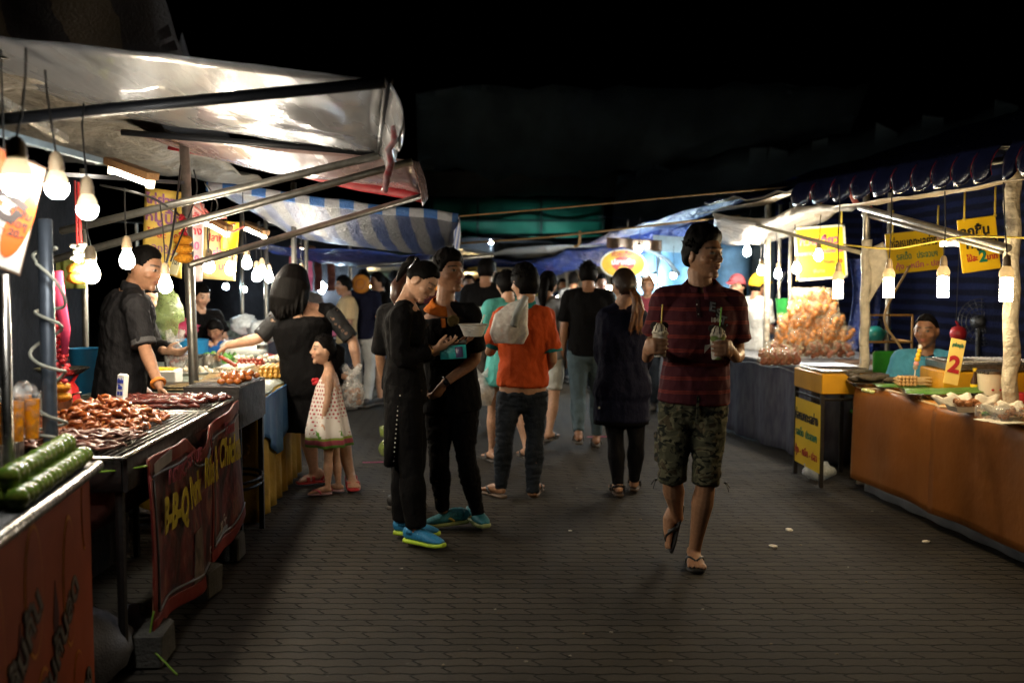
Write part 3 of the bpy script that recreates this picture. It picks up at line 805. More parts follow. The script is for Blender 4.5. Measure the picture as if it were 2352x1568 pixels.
shirt = ma.shirt(BLK, 'polo_shirt', sleeve=.80, off=.016, hem=-.08, amp=.006, flare=.016, top=.95); T = bvh(shirt)
ORG = cloth_mat('orange_rib', (.55, .15, .02))
mb = MB()
for q in (-1, 1):
    def col(u, v, q=q):
        a = lerp(R(90), R(-80), u); fr = .5 - .5 * math.sin(a); rr = lerp(.070, .104, v); c0 = j['nk'] + V((0, .0, .036))
        return c0 + Matrix.Rotation(R(25), 3, 'Z') @ V((q * math.cos(a) * rr * lerp(1.05, 1.25, v), math.sin(a) * rr * .97, lerp(.028, -.03, v) - .065 * fr))
    mb.sheet(col, 16, 4, .005)
ma.part(mb, 'collar', ORG, 180)
mb = MB()
def plk(u, v):
    h, n = surfpx(T, lerp(1010, 1020, v) + 5 * u, lerp(712, 752, u), Y); return h + V((0, -.004, 0))
mb.sheet(plk, 8, 2, .003); ma.part(mb, 'placket', ORG)
h, n = surfpx(T, 1041, 737, Y); mb = MB(); Mz = n.to_track_quat('Z', 'Y').to_matrix()
mb.lathe([(0, -.003), (.035, -.003), (.037, 0), (.035, .002), (0, .002)], h, 24, Mz); mb.lathe([(.026, .002), (.028, .004), (.030, .002)], h, 24, Mz); ma.part(mb, 'round_emblem', mat('emblem_gold', (.17, .12, .03), .6, bump=.8, bscale=200))
ma.trousers(BLKJ, 'trousers', to=1.97, off=.008, amp=.010, sc_=(8, 8, 16))
ma.hair(BLACKHAIR, line=.060, back=-.05, side=-.01, vol=1.3, messy=.009, seed=9, top=.014, tufts=150, tuftL=.026)
mb = MB(); w = lerp(j['re'], j['rw'], .93); d = (j['rw'] - j['re']).normalized(); a = d.orthogonal().normalized(); b = d.cross(a)
mb.tube([w + (a * math.cos(t) + b * math.sin(t)) * .033 for t in [k * math.pi / 8 for k in range(17)]], .006, 6); mb.ball(w + V((.0, -.036, .0)), (.018, .007, .018), None, 10, 6); ma.part(mb, 'wristwatch', mat('watch_dark', (.02, .02, .022), .25, .6))
TSH = mat('teal_running_shoe', (.02, .19, .25), .6, var=.4, scale=80, bump=.3); YS = mat('sole_cream', (.28, .33, .12), .5)
for a_, t_ in ((j['la'], V((at(977, 1218, 5.95).x, 5.90, .022))), (j['ra'], V((at(1116, 1227, 5.8).x, 5.87, .022)))):
    o, P_, sd = shoe_mesh(a_, t_, 1.0, TSH, YS, ma.o)
    mb = MB()
    for q in (-1, 1):
        mb.loft([P_(.35, .03) + sd * q * .040, P_(.46, .05) + sd * q * .039, P_(.58, .045) + sd * q * .037], [.006, .007, .005], [.003] * 3, (0, 0, 1), 6, .5)
    mb.build('yellow_flash', mat('shoe_flash', (.7, .5, .08), .5), o)
# foam bowl of noodles in his hand
FOAM = mat('foam_white', (.66, .63, .57), .7, var=.08, bump=.2)
b0 = at(1087, 772, Y - .22); bo = thing('foam_bowl', 'white ribbed foam bowl with a spoon held above the phone', 'bowl', b0)
mb = MB(); prof = [(0, 0), (.052, 0)]
for k in range(6):
    r0 = lerp(.054, .080, k / 6); r1 = lerp(.054, .080, (k + .8) / 6); prof += [(r0, .004 + k * .0105), (r1 + .002, .004 + k * .0105 + .008)]
prof += [(.088, .069), (.086, .071), (.078, .068), (.05, .02), (0, .018)]
mb.lathe(prof, b0, 32); mb.build('bowl', FOAM, bo)
mb = MB(); s0 = b0 + V((.035, -.01, .05)); mb.loft([s0, s0 + V((.012, 0, .03)), s0 + V((.03, 0, .075))], [.006, .004, .005], [.002] * 3, (1, 0, 0), 8, .5); mb.build('spoon', FOAM, bo)

# ---- man in orange shirt, seen from behind
Y = 6.85
om = Person(Y, dict(hd=(1206, 651), nk=(1206, 706), ls=(1151, 731, .02), rs=(1253, 728, -.02), le=(1124, 812, .05), lw=(1150, 760, .24), re=(1270, 828, -.03), rw=(1236, 858, .2),
    lh=(1173, 905), rh=(1227, 902), lk=(1158, 1005, -.03), la=(1150, 1122, -.02), rk=(1229, 1005, -.03), ra=(1223, 1133, -.06)),
    'person seen from behind in an orange polo shirt with teal cuffs and dark jeans', SK1, voxel=.0065, hs=.24, look=(-148, 6, 0), smooth=2)
j = om.J
hand(om.mb, j['lw'], at(1192, 705, Y + .1) - j['lw'], (.4, -.3, -.4), (45, 50, 55, 55), 1, 1); hand(om.mb, j['rw'], at(1205, 872, Y + .26) - j['rw'], (0, -.5, .5), (30, 30, 30, 30), 1, 1)
fa = foot(om.mb, j['la'], V((at(1112, 1118, 7.1).x, 7.0, .022)), 1.0, True, 1); fb = foot(om.mb, j['ra'], V((at(1236, 1140, 7.0).x, 7.08, .022)), 1.0, True, -1)
om.body()
OSH = cloth_mat('orange_pique', (.50, .075, .018), var=.15); TEALC = cloth_mat('teal_rib', (.02, .20, .22))
om.shirt(OSH, 'polo_shirt', sleeve=.74, off=.020, hem=.10, amp=.013, flare=.022, top=.97)
for q in 'lr':
    mb = MB(); om.arm(q, mb, (.70, .80), .036, .010, .0); om.part(mb, 'cuff', TEALC, 180)
mb = MB(); mb.loft([j['nk'] + V((0, 0, -.012)), j['nk'] + V((0, .004, .02)), j['nk'] + V((0, .008, .045))], [.088, .080, .072], [.080, .074, .066], (1, 0, 0), 18, .1); om.part(mb, 'collar', TEALC, 180)
om.trousers(JEANS, 'jeans', to=1.97, off=.010, amp=.012, sc_=(9, 9, 18))
om.hair(BLACKHAIR, line=.06, back=-.075, side=-.02, vol=1.2, messy=.008, seed=13, top=.010, tufts=150, tuftL=.024)
sandal(fa, 1.0, mat('sandal_tan', (.16, .11, .08), .7), STRAPB, om.o); sandal(fb, 1.0, MATS['sandal_tan'], STRAPB, om.o)
# white carrier bag over his shoulder, with a rolled paper inside
BAG = film('carrier_bag_white', (.80, .80, .76), .80, .35)
bg = thing('carrier_bag', 'white plastic bag with a rolled paper slung over the orange-shirt shoulder', 'bag', at(1172, 790, Y - .2))
mb = MB(); c = [at(1203, 690, Y - .09), at(1190, 705, Y - .15), at(1172, 735, Y - .19), at(1170, 765, Y - .19), at(1170, 788, Y - .185)]
mb.loft(c, [.03, .08, .118, .128, .10], [.02, .03, .042, .046, .02], [V((1, 0, .5)), V((1, 0, .3)), V((1, 0, 0)), V((1, 0, 0)), V((1, 0, .1))], 28, .2)
for i, v in enumerate(mb.v):
    p = V(v); mb.v[i] = tuple(p + V((0, -1, 0)) * .030 * mnoise.noise(V((p.x * 26 + p.z * 6, 2, p.z * 4))) + V((1, 0, .6)) * .022 * mnoise.noise(V((p.x * 9, 7, p.z * 13))))
mb.build('bag_body', BAG, bg, 180)
mb = MB(); mb.tube([at(1207, 683, Y - .13), at(1188, 720, Y - .21), at(1180, 748, Y - .235)], [.022, .028, .028], 12, .3); mb.build('paper_roll', mat('paper_grey', (.30, .33, .33), .6), bg)

# ---- woman with ponytail and navy coat
Y = 6.88
pw = Person(Y, dict(hd=(1434, 655), nk=(1429, 705), ls=(1392, 730), rs=(1468, 731), le=(1382, 812, .03), lw=(1398, 850, .22), re=(1482, 815, .02), rw=(1470, 850, .22),
    lh=(1405, 905), rh=(1455, 905), lk=(1414, 1010), la=(1420, 1122, -.02), rk=(1462, 1010), ra=(1456, 1112, .12)),
    'person seen from behind in a long navy coat with a brown ponytail', SK2, voxel=.0065, hs=.225, look=(-152, 8, 0), fem=1, smooth=2, build=1.0)
j = pw.J
for q in 'lr': hand(pw.mb, j[q + 'w'], (.0, 1, -.1), (1 if q == 'l' else -1, 0, 0), (40, 45, 50, 50), .9, 1 if q == 'l' else -1)
fa = foot(pw.mb, j['la'], V((at(1412, 1150, 7.05).x, 7.03, .03)), .95, True, 1); fb = foot(pw.mb, j['ra'], V((at(1458, 1133, 7.2).x, 7.2, .03)), .95, True, -1)
pw.body()
mb = MB()
pw.torso(mb, .0, .96, .028, [], 1.05, 1.05); c = [at(1428, 905, Y), at(1427, 935, Y), at(1427, 963, Y)]
mb.loft([at(1430, 820, Y), at(1429, 880, Y), at(1428, 930, Y), at(1427, 964, Y)], [.165, .185, .192, .196], [.12, .14, .15, .15], (1, 0, 0), 20, .15)
for q in 'lr':
    mb.tube([lerp(pw.nk, j[q + 's'], .2), lerp(pw.nk, j[q + 's'], .6), j[q + 's']], [.06, .066, .07], 10, .8); pw.arm(q, mb, (0, 1.85), .022, .01)
pw.cloth(mb, 'coat', NAVY, .009, 4, .010, (8, 8, 3))
mb = MB(); mb.loft([at(1427, 950, Y), at(1427, 972, Y)], [.19, .195], [.145, .145], (1, 0, 0), 20, .05); pw.part(mb, 'dress_hem', BLK, 180)
pw.trousers(LEG, 'leggings', to=1.9, off=.006, amp=.003)
for f_ in (fa, fb): sandal(f_, .95, mat('sandal_brown', (.07, .045, .03), .5), mat('strap_shiny', (.02, .018, .018), .2), pw.o, 'slide')
pw.hair(mat('dark_brown_hair', (.035, .02, .013), .4, var=.5, scale=60, bump=.5, bscale=90, bd=.006), line=.065, back=-.09, side=-.02, vol=.8, messy=.004, seed=4)
mb = MB(); rnd = random.Random(3)
for k in range(26):
    a = at(1450, 664, Y - .06) + V((rnd.uniform(-.02, .02), rnd.uniform(-.02, .02), rnd.uniform(-.03, .02))); e = at(rnd.uniform(1440, 1476), rnd.uniform(742, 772), Y - rnd.uniform(.14, .19)); m_ = at(rnd.uniform(1455, 1478), rnd.uniform(695, 715), Y - rnd.uniform(.13, .19))
    mb.tube([a, lerp(a, m_, .6) + V((.01, -.02, .01)), m_, lerp(m_, e, .6), e], [.010, .013, .014, .010, .003], 6, .5)
link('ponytail', remesh(mb, .005, 1, 'p'), BROWNHAIR, pw.o, 180)
mb = MB(); mb.ball(at(1451, 660, Y - .07), (.028, .02, .034), None, 12, 8); pw.part(mb, 'hair_tie', mat('tie_teal', (.01, .06, .07), .6))
mb = MB(); mb.ball(at(1376, 936, Y - .1), .008, None, 10, 6); pw.part(mb, 'coat_button', PEARL)

# ---- woman in lace-sleeved dress reaching over the food, and the little girl
Y = 7.2
lw_ = Person(Y, dict(hd=(668, 668), nk=(693, 706, .0), wa=(700, 800), ls=(640, 728, -.02), rs=(757, 716, .03), le=(594, 778, -.10), lw=(523, 793, -.12), re=(812, 786, .02), rw=(822, 848, -.05),
    lh=(690, 895), rh=(755, 893), lk=(706, 985), la=(722, 1084, .08), rk=(778, 985), ra=(806, 1095, -.02)),
    'person in black dress with lace sleeves reaching over the skewer table', SK2, voxel=.007, hs=.225, look=(-42, 42, -8), fem=1, build=1.08, smooth=2, wide=1.18, deep=1.15)
j = lw_.J
hand(lw_.mb, j['lw'], at(497, 812, Y - .12) - j['lw'], (.1, .2, -1), (30, 40, 45, 50), .95, -1)
hand(lw_.mb, j['rw'], at(804, 868, Y - .12) - j['rw'], (-.7, -.3, .2), (45, 50, 55, 55), 1.0, 1)
fa = foot(lw_.mb, j['la'], V((at(690, 1112, 7.3).x, 7.22, .03)), .95, True, 1); fb = foot(lw_.mb, j['ra'], V((at(815, 1120, 7.0).x, 6.98, .03)), .95, True, 1)
lw_.body(closed=True)
mb = MB(); lw_.torso(mb, 0, .80, .028, [], 1, 1)
mb.loft([at(705, 790, Y), at(712, 870, Y), at(716, 930, Y), at(718, 985, Y)], [.185, .225, .24, .245], [.14, .155, .16, .16], (1, 0, 0), 22, .1)
for q in 'lr': mb.tube([lerp(lw_.nk, j[q + 's'], .70), j[q + 's']], [.060, .068], 10, .8)
lw_.cloth(mb, 'dress', BLK, .009, 4, .008, (8, 8, 4))
def lace():
    m, nt, b = nodes('black_lace'); v = coords(nt); vo = nt.nodes.new('ShaderNodeTexVoronoi'); vo.inputs['Scale'].default_value = 30; nt.links.new(v, vo.inputs[0])
    k = math_(nt, 'MULTIPLY', math_(nt, 'LESS_THAN', vo.outputs['Distance'], .36), math_(nt, 'GREATER_THAN', noise_(nt, v, 14), .52))
    b.inputs['Base Color'].default_value = (.008, .008, .009, 1); b.inputs['Roughness'].default_value = .85
    nt.links.new(math_(nt, 'SUBTRACT', 1, math_(nt, 'MULTIPLY', k, .85)), b.inputs['Alpha']); return m
for q in 'lr':
    mb = MB(); lw_.arm(q, mb, (0, .92 if q == 'l' else .88), .013, .008, .05); me = remesh(mb, .009, 2, 's'); wrinkle(me, .006); link('lace_sleeve', me, lace() if 'black_lace' not in bpy.data.materials else bpy.data.materials['black_lace'], lw_.o, 180)
RED = mat('sandal_red', (.45, .03, .03), .4)
for f_ in (fa, fb): sandal(f_, .95, RED, RED, lw_.o, 'slide')
lw_.hair(BLACKHAIR, line=.075, back=-.1, side=-.03, vol=1.5, messy=.006, seed=8, top=.006)
mb = MB(); rnd = random.Random(5); hc = j['hd']
mb.loft([at(676, 628, Y + .02), at(670, 655, Y - .05), at(662, 690, Y - .09), at(658, 716, Y - .09), at(656, 734, Y - .08)], [.10, .138, .137, .12, .07], [.10, .115, .09, .06, .03], (1, .2, 0), 20, .5)
for k in range(46):
    u = rnd.uniform(0, 1); a0 = at(lerp(634, 700, u), 668, Y - .12); e = at(lerp(630, 690, u) + rnd.uniform(-6, 6), rnd.uniform(705, 748 - 12 * u), Y - rnd.uniform(.12, .17))
    mb.tube([a0, lerp(a0, e, .5) + V((0, -.008, 0)), e], [.010, .010, .003], 6, .5)
link('hair_fringe', remesh(mb, .006, 3, 'p'), BLACKHAIR, lw_.o, 180)
mb = MB(); sk = [at(489, 808, Y - .12), at(545, 842, Y - .3)]
t = thing('meat_skewer', 'red sausage skewer held by the woman in lace sleeves', 'skewer', sk[0])
mb = MB(); mb.tube([sk[0], sk[1]], .0025, 6); mb.build('stick', mat('bamboo', (.55, .40, .20), .7), t)
SAUS = mat('sausage_red', (.28, .045, .02), .3, var=.4, coat=.3)
for k in range(6):
    c = lerp(sk[0], sk[1], .35 + .11 * k); mb = MB(); mb.ball(c, (.020, .016, .014), None, 10, 8); mb.build('sausage_ball', SAUS, t)
slab('phone', (at(797, 846, Y - .12), at(832, 852, Y - .10), at(797, 836, Y - .02)), .012, mat('phone_black', (.01, .01, .01)), None)
o = bpy.data.objects['phone.001'] if 'phone.001' in bpy.data.objects else bpy.context.scene.objects[-1]; tag(o, 'dark phone held in the hand above the clear food bag', 'phone')
FBAG = film('food_bag_clear', (.75, .75, .72), .34, .15, .9)
def carrier(base, w, h, label, food, m=FBAG, n=9, fs=.022, top=None, seed=1):
    t = thing('food_bag', label, 'bag', base); rnd = random.Random(seed)
    mb = MB(); rings = []
    for i in range(11):
        u = i / 10; r = w * (math.sin(math.pi * min(1, u * .72 + .22)) ** .7 if u < .62 else lerp(.80, .10, (u - .62) / .38)) * .55 + .004; ring = []
        for k in range(22):
            a = 2 * math.pi * k / 22; q = 1 + .22 * mnoise.noise(V((math.cos(a) * 2.2 + seed, math.sin(a) * 2.2, u * 3)))
            ring.append(base + V((math.cos(a) * r * q, math.sin(a) * r * q * .75, u * h)))
        rings.append(ring)
    mb.rings(rings); mb.build('bag_film', m, t, 180)
    for q in (-1, 1):
        mb = MB(); p = base + V((0, 0, h * .97)); mb.loft([p, p + V((q * w * .25, .0, .02)), p + V((q * w * .38, 0, .07))], [.02, .03, .018], [.003] * 3, (1, 0, 0), 8, .3); mb.build('bag_handle', m, t, 180)
    for k in range(n):
        a = rnd.uniform(0, 6.28); rr = w * .33 * math.sqrt(rnd.random()); mb = MB(); mb.ball(base + V((math.cos(a) * rr, math.sin(a) * rr * .7, fs + h * .5 * rnd.random() * .8)), (fs * rnd.uniform(.9, 1.5), fs, fs), Matrix.Rotation(rnd.random() * 3, 3, 'Z'), 9, 7, lambda d: 1 + .25 * mnoise.noise(d * 2 + V((k, 0, 0)))); mb.build('food_piece', food, t, 180)
    return t
FRY = mat('fried_brown', (.34, .13, .04), .5, var=.5, scale=60, bump=.6)
carrier(at(809, 933, Y - .18), .155, .24, 'clear food bag with brown fried pieces beside the little girl', FRY, n=12)

Y = 6.95
gi = Person(Y, dict(hd=(744, 804), nk=(756, 848), ls=(755, 868, -.085), rs=(762, 866, .085), le=(752, 917, -.12), lw=(741, 966, -.13), re=(770, 915, .12), rw=(765, 962, .1),
    lh=(757, 985, -.05), rh=(760, 985, .055), lk=(754, 1050, -.05), la=(753, 1118, -.06), rk=(772, 1050, .06), ra=(778, 1116, .04)),
    'little girl person in white sleeveless dress with red dots and a red flower', SK2, voxel=.0055, hs=.198, look=(-66, -2, 0), fem=1, build=.60, smooth=2)
j = gi.J
hand(gi.mb, j['lw'], (-.25, -.05, -1), (.9, .3, 0), (20, 25, 28, 30), .62, 1); hand(gi.mb, j['rw'], (-.2, 0, -1), (.9, -.3, 0), (20, 25, 28, 30), .62, -1)
fa = foot(gi.mb, j['la'], V((at(712, 1136, 6.9).x, 6.86, .022)), .62, False, 1); fb = foot(gi.mb, j['ra'], V((at(740, 1130, 7.0).x, 7.0, .022)), .62, False, 1)
gi.body(neckr=.05)
def dots():
    m, nt, b = nodes('dotted_dress'); g = nt.nodes.new('ShaderNodeTexCoord'); s = nt.nodes.new('ShaderNodeSeparateXYZ'); nt.links.new(g.outputs['Object'], s.inputs[0])
    cx = at(755, 930, Y)
    u = math_(nt, 'DIVIDE', math_(nt, 'ARCTAN2', math_(nt, 'SUBTRACT', s.outputs['X'], cx.x), math_(nt, 'SUBTRACT', cx.y, s.outputs['Y'])), .235); v = math_(nt, 'DIVIDE', s.outputs['Z'], .027)
    u = math_(nt, 'ADD', u, math_(nt, 'MULTIPLY', math_(nt, 'FLOOR', v), .5))
    fu = math_(nt, 'SUBTRACT', math_(nt, 'FRACT', u), .5); fv = math_(nt, 'SUBTRACT', math_(nt, 'FRACT', v), .5)
    d = math_(nt, 'SQRT', math_(nt, 'ADD', math_(nt, 'MULTIPLY', fu, fu), math_(nt, 'MULTIPLY', fv, fv)))
    dot = math_(nt, 'LESS_THAN', d, .27)
    big = noise_(nt, g.outputs['Object'], 22, 1)
    low = math_(nt, 'LESS_THAN', s.outputs['Z'], .555); dot = math_(nt, 'MULTIPLY', dot, math_(nt, 'MAXIMUM', math_(nt, 'SUBTRACT', 1, low), math_(nt, 'GREATER_THAN', big, .62)))
    c = mixc(nt, dot, (.68, .63, .58), (.36, .03, .04))
    z = s.outputs['Z']
    band = ramp(nt, math_(nt, 'MULTIPLY', math_(nt, 'SUBTRACT', z, .355), 8), [(0, (.10, .24, .03)), (.10, (.38, .07, .10)), (.36, (.26, .34, .05)), (.5, (.68, .63, .58))], 'CONSTANT')
    hgt = math_(nt, 'ADD', math_(nt, 'MULTIPLY', math_(nt, 'SINE', math_(nt, 'MULTIPLY', u, 3.1)), .014), .445)
    c = mixc(nt, math_(nt, 'LESS_THAN', z, math_(nt, 'MINIMUM', hgt, .417)), c, band)
    uu = math_(nt, 'SUBTRACT', math_(nt, 'FRACT', math_(nt, 'DIVIDE', math_(nt, 'ADD', u, 1.4), 5.2)), .5); zz = math_(nt, 'DIVIDE', math_(nt, 'SUBTRACT', z, .438), .028)
    tr = math_(nt, 'LESS_THAN', math_(nt, 'ADD', math_(nt, 'POWER', math_(nt, 'MULTIPLY', uu, 9), 2.0), math_(nt, 'MULTIPLY', zz, zz)), 1.0)
    c = mixc(nt, tr, c, (.10, .26, .03))
    nt.links.new(c, b.inputs['Base Color']); b.inputs['Roughness'].default_value = .85
    bump_(nt, b, noise_(nt, coords(nt, 'Object', (1, 1, .4)), 18, 3), .5, .02); return m
mb = MB(); rings = []
prof = [(.857, .075, .055), (.885, .088, .07), (.83, 0, 0)]
zt = j['nk'].z
for i, (px, py, hx, hy) in enumerate([(756, 1021, .155, .16), (752, 985, .142, .15), (752, 950, .122, .13), (752, 915, .098, .11), (753, 885, .078, .092), (756, 868, .060, .082), (758, 856, .042, .06)]):
    c = at(px, py, Y); n = 40; fold = .022 * (1 - i / 6)
    rings.append([c + V((math.cos(a) * (hx + fold * math.sin(a * 7 + 1)), math.sin(a) * (hy + fold * math.sin(a * 7)), 0)) for a in [2 * math.pi * k / n for k in range(n)]])
mb.rings(rings); gi.part(mb, 'dress', dots(), 180)
mb = MB(); p = at(724, 876, Y - .03)
for k in range(9): mb.ball(p + V((.014 * math.cos(k * .8), .014 * math.sin(k * .8) * .6, .014 * math.sin(k * 1.7))), .014, None, 8, 6)
gi.part(mb, 'cloth_flower', mat('flower_red', (.55, .02, .03), .7))
gi.hair(BLACKHAIR, line=.066, back=-.09, side=.01, vol=1.0, messy=.006, seed=21, top=.004, tufts=40, tuftL=.025)
mb = MB(); mb.tube([gi.hl(0, -.08, .03), gi.hl(0, -.125, .0), gi.hl(.0, -.13, -.09), gi.hl(0, -.10, -.16)], [.03, .045, .035, .01], 12, .6); gi.part(mb, 'ponytail', BLACKHAIR, 180)
PINK = mat('sandal_pink', (.5, .07, .12), .35)
for f_ in (fa, fb): sandal(f_, .62, mat('sole_pale', (.45, .25, .25), .6), PINK, gi.o)
# ================================================================ lamps
GL = {}
BK = 1.0
WARM = glow('bulb_warm', (1.0, .86, .64), 420 * BK); WHITE = glow('bulb_white', (1.0, .90, .74), 400 * BK); LEDW = glow('led_white', (.95, .93, .86), 185 * BK); HID = glow('tube_far', (.70, .92, 1.0), 450); COOL = glow('bulb_cool', (.62, .86, 1.0), 430 * BK)
CFLG = glow('cfl_warm', (1.0, .75, .42), 165 * BK); TUBE = glow('tube_white', (1.0, .92, .78), 60 * BK); FARG = glow('bulb_far', (.80, .93, 1.0), 520 * BK); FARW = glow('bulb_far_warm', (1.0, .72, .35), 500 * BK)
SOCK = mat('socket_bakelite', (.40, .30, .19), .5, var=.3); SOCKD = mat('socket_dark', (.03, .028, .026), .5); PLAS = mat('lamp_white_plastic', (.6, .55, .45), .4, var=.1, translucent=.6); CORD = mat('cord_black', (.012, .012, .012), .5)
def lamp(kind, px, py, d, label, g=None, cord=.35, s=1.0, group='bulbs hung along the stalls', sock=True, sway=.03):
    c = at(px, py, d); t = thing('light_bulb', label, 'light bulb', c, group)
    if kind == 'pear':
        mb = MB(); mb.lathe([(r * s, z * s) for r, z in ((.0, -.036), (.012, -.034), (.022, -.027), (.029, -.014), (.030, .0), (.027, .014), (.019, .030), (.0145, .042), (.013, .052), (0, .053))], c, 16); mb.build('glass', g or WARM, t, 180); top = .05
    elif kind == 'led':
        mb = MB(); mb.lathe([(r * s, z * s) for r, z in ((.0, -.030), (.016, -.027), (.027, -.016), (.031, .0), (.030, .010), (0, .011))], c, 18); mb.build('glass', g or WHITE, t, 180)
        mb = MB(); mb.lathe([(r * s, z * s) for r, z in ((.0, .0115), (.030, .0115), (.028, .024), (.019, .045), (.014, .052), (0, .053))], c, 18); mb.build('lamp_body', PLAS, t); top = .05
    elif kind == 'cfl':
        mb = MB(); prof = [(0, -.06)]
        for k in range(9): z = -.06 + k * .013; prof += [(.027 * s, z * s), (.0315 * s, (z + .0045) * s), (.027 * s, (z + .010) * s)]
        prof.append((0, .06)); mb.lathe([(r, z) for r, z in prof], c, 18); mb.build('glass', g or CFLG, t, 60)
        mb = MB(); mb.lathe([(r * s, z * s) for r, z in ((.0, .0605), (.034, .0605), (.036, .075), (.033, .092), (.022, .112), (.0165, .118), (0, .119))], c, 18); mb.build('lamp_body', PLAS, t); top = .118
    elif kind == 'far':
        mb = MB(); mb.ball(c, .032 * s, None, 12, 8); mb.build('glass', g or FARG, t, 180); top = .02; 
    top *= s
    if sock:
        mb = MB(); mb.lathe([(0, top - .004), (.019 * s, top - .004), (.021 * s, top + .004), (.019 * s, top + .012), (.020 * s, top + .018), (.015 * s, top + .045), (.007 * s, top + .055), (0, top + .056)], c, 14); mb.build('socket', SOCK if kind != 'far' else SOCKD, t)
        a = c + V((0, 0, top + .05)); rnd = random.Random(int(px * 7 + py)); b = a + V((rnd.uniform(-sway, sway), rnd.uniform(-sway, sway), cord))
        mb = MB(); mb.tube([a, lerp(a, b, .3) + V((rnd.uniform(-.008, .008), 0, 0)), lerp(a, b, .7) + V((rnd.uniform(-.008, .008), 0, 0)), b], .0035, 6); mb.build('cord', CORD, t)
    return t
lamp('led', 40, 418, 2.75, 'big glowing lamp nearest the orange-and-white stall sign', LEDW, .25, 1.35)
lamp('led', 131, 432, 3.05, 'white glowing bulb between the big lamp and the round bulb', LEDW, .25, 1.1)
lamp('led', 201, 482, 3.35, 'round glowing bulb with tan socket left of the garlanded post', LEDW, .25, 1.1)
lamp('pear', 209, 628, 4.05, 'clear pear bulb hanging lowest above the sausage pile', WARM, .22, 1.12)
lamp('pear', 292, 598, 4.55, 'clear pear bulb in front of the dark-haired seller', WARM, .22, 1.12)
lamp('pear', 380, 655, 5.0, 'clear pear bulb under a brass socket beside the steel post', WARM, .30, 1.12)
lamp('pear', 480, 612, 6.3, 'glowing bulb in front of the pink price sheet', WARM, .3, 1.15); lamp('pear', 529, 618, 6.7, 'glowing bulb in front of the yellow price sheet', WARM, .3, 1.1)
lamp('pear', 567, 605, 7.2, 'glowing bulb hanging alone right of the yellow price sheet', WHITE, .45, 1.15)
lamp('pear', 590, 634, 7.6, 'lower bulb of the pair above the skewer table', WHITE, .3, 1.2); lamp('pear', 602, 625, 8.0, 'upper bulb of the pair above the skewer table', WHITE, .3, 1.15); lamp('pear', 618, 637, 8.3, 'bulb just left of the lace-sleeved woman hair', WHITE, .3, 1.1)
lamp('far', 519, 658, 10.5, 'small bluish lamp behind the sellers between the posts', COOL, .4); lamp('far', 560, 664, 10.5, 'small greenish-white lamp right of the bluish one', WHITE, .4)
lamp('pear', 693, 637, 8.6, 'bulb showing behind the crown of the lace-sleeved woman', WHITE, .3, 1.3)
for i, (px, py) in enumerate(((736, 650), (744, 658), (739, 668), (752, 668), (710, 670))):
    lamp('far', px, py, 13 + .3 * i, 'small glowing bulb in the cluster beyond the lace-sleeved woman', COOL if i % 2 else FARG, .3, 1.0, 'cluster of bulbs beyond the lace-sleeved woman')
lamp('far', 781, 652, 13.0, 'small bluish bulb left of the round orange lantern', COOL, .3, 1.2); lamp('far', 852, 654, 15, 'small yellow bulb right of the round orange lantern', FARW, .3, 1.0)
# right-hand stalls
lamp('cfl', 1925, 664, 6.4, 'warm ribbed lamp hanging above the snack packets', None, .5); lamp('cfl', 2041, 660, 6.0, 'warm ribbed lamp at the edge of the wide yellow sign', None, .5); lamp('cfl', 2166, 658, 5.6, 'warm ribbed lamp between the two yellow signs', None, .5); lamp('cfl', 2311, 664, 5.0, 'warm ribbed lamp beside the plastic-wrapped post', None, .5)
lamp('pear', 1880, 588, 8.6, 'bulb in front of the white-bordered yellow sign', WHITE, .3, 1.2); lamp('pear', 1829, 617, 9.0, 'bulb at the edge of the white-bordered yellow sign', WHITE, .3, 1.2); lamp('pear', 1787, 630, 9.3, 'bulb above the green basket', WHITE, .4, 1.1)
lamp('pear', 1748, 622, 9.8, 'bulb above the vendor in the yellow cap', WHITE, .4, 1.15); lamp('pear', 1716, 578, 10.0, 'high bulb left of the white post', WHITE, .3, 1.25)
for px, py, d, g, s, l in ((1475, 648, 13.0, FARG, 1.5, 'bright bluish lamp under the oval sign'), (1504, 640, 13.0, COOL, 1.8, 'largest bluish lamp right of the oval sign'), (1546, 633, 12.5, COOL, 1.2, 'bluish lamp behind the striped-shirt man'), (1468, 572, 11.6, FARG, 1.1, 'small lamp on top of the oval sign'), (1399, 661, 14.0, FARW, 1.2, 'yellow lamp left of the ponytail woman'),
                          (1326, 668, 14.0, WHITE, 1.1, 'lamp left of the black-shirted man head'), (1286, 681, 14.5, WHITE, 1.2, 'lamp in the gap right of the orange-shirt man'), (1074, 643, 17.0, FARW, 1.5, 'yellow lamp in front of the far orange sheet'), (1305, 690, 13.5, WHITE, .9, 'faint lower lamp right of the orange-shirt man'), (1012, 655, 19, FARW, 1.0, 'far warm lamp behind the couple')):
    lamp('far', px, py, d, l, g, .3, s)
WOOD = mat('fixture_wood', (.23, .12, .05), .7, var=.4, stretch=(1, 12, 12)); STEEL = mat('galvanised_pipe', (.30, .29, .26), .38, .85, var=.35, scale=18, bump=.1); STEELD = mat('dark_pipe', (.02, .021, .025), .45, .3)
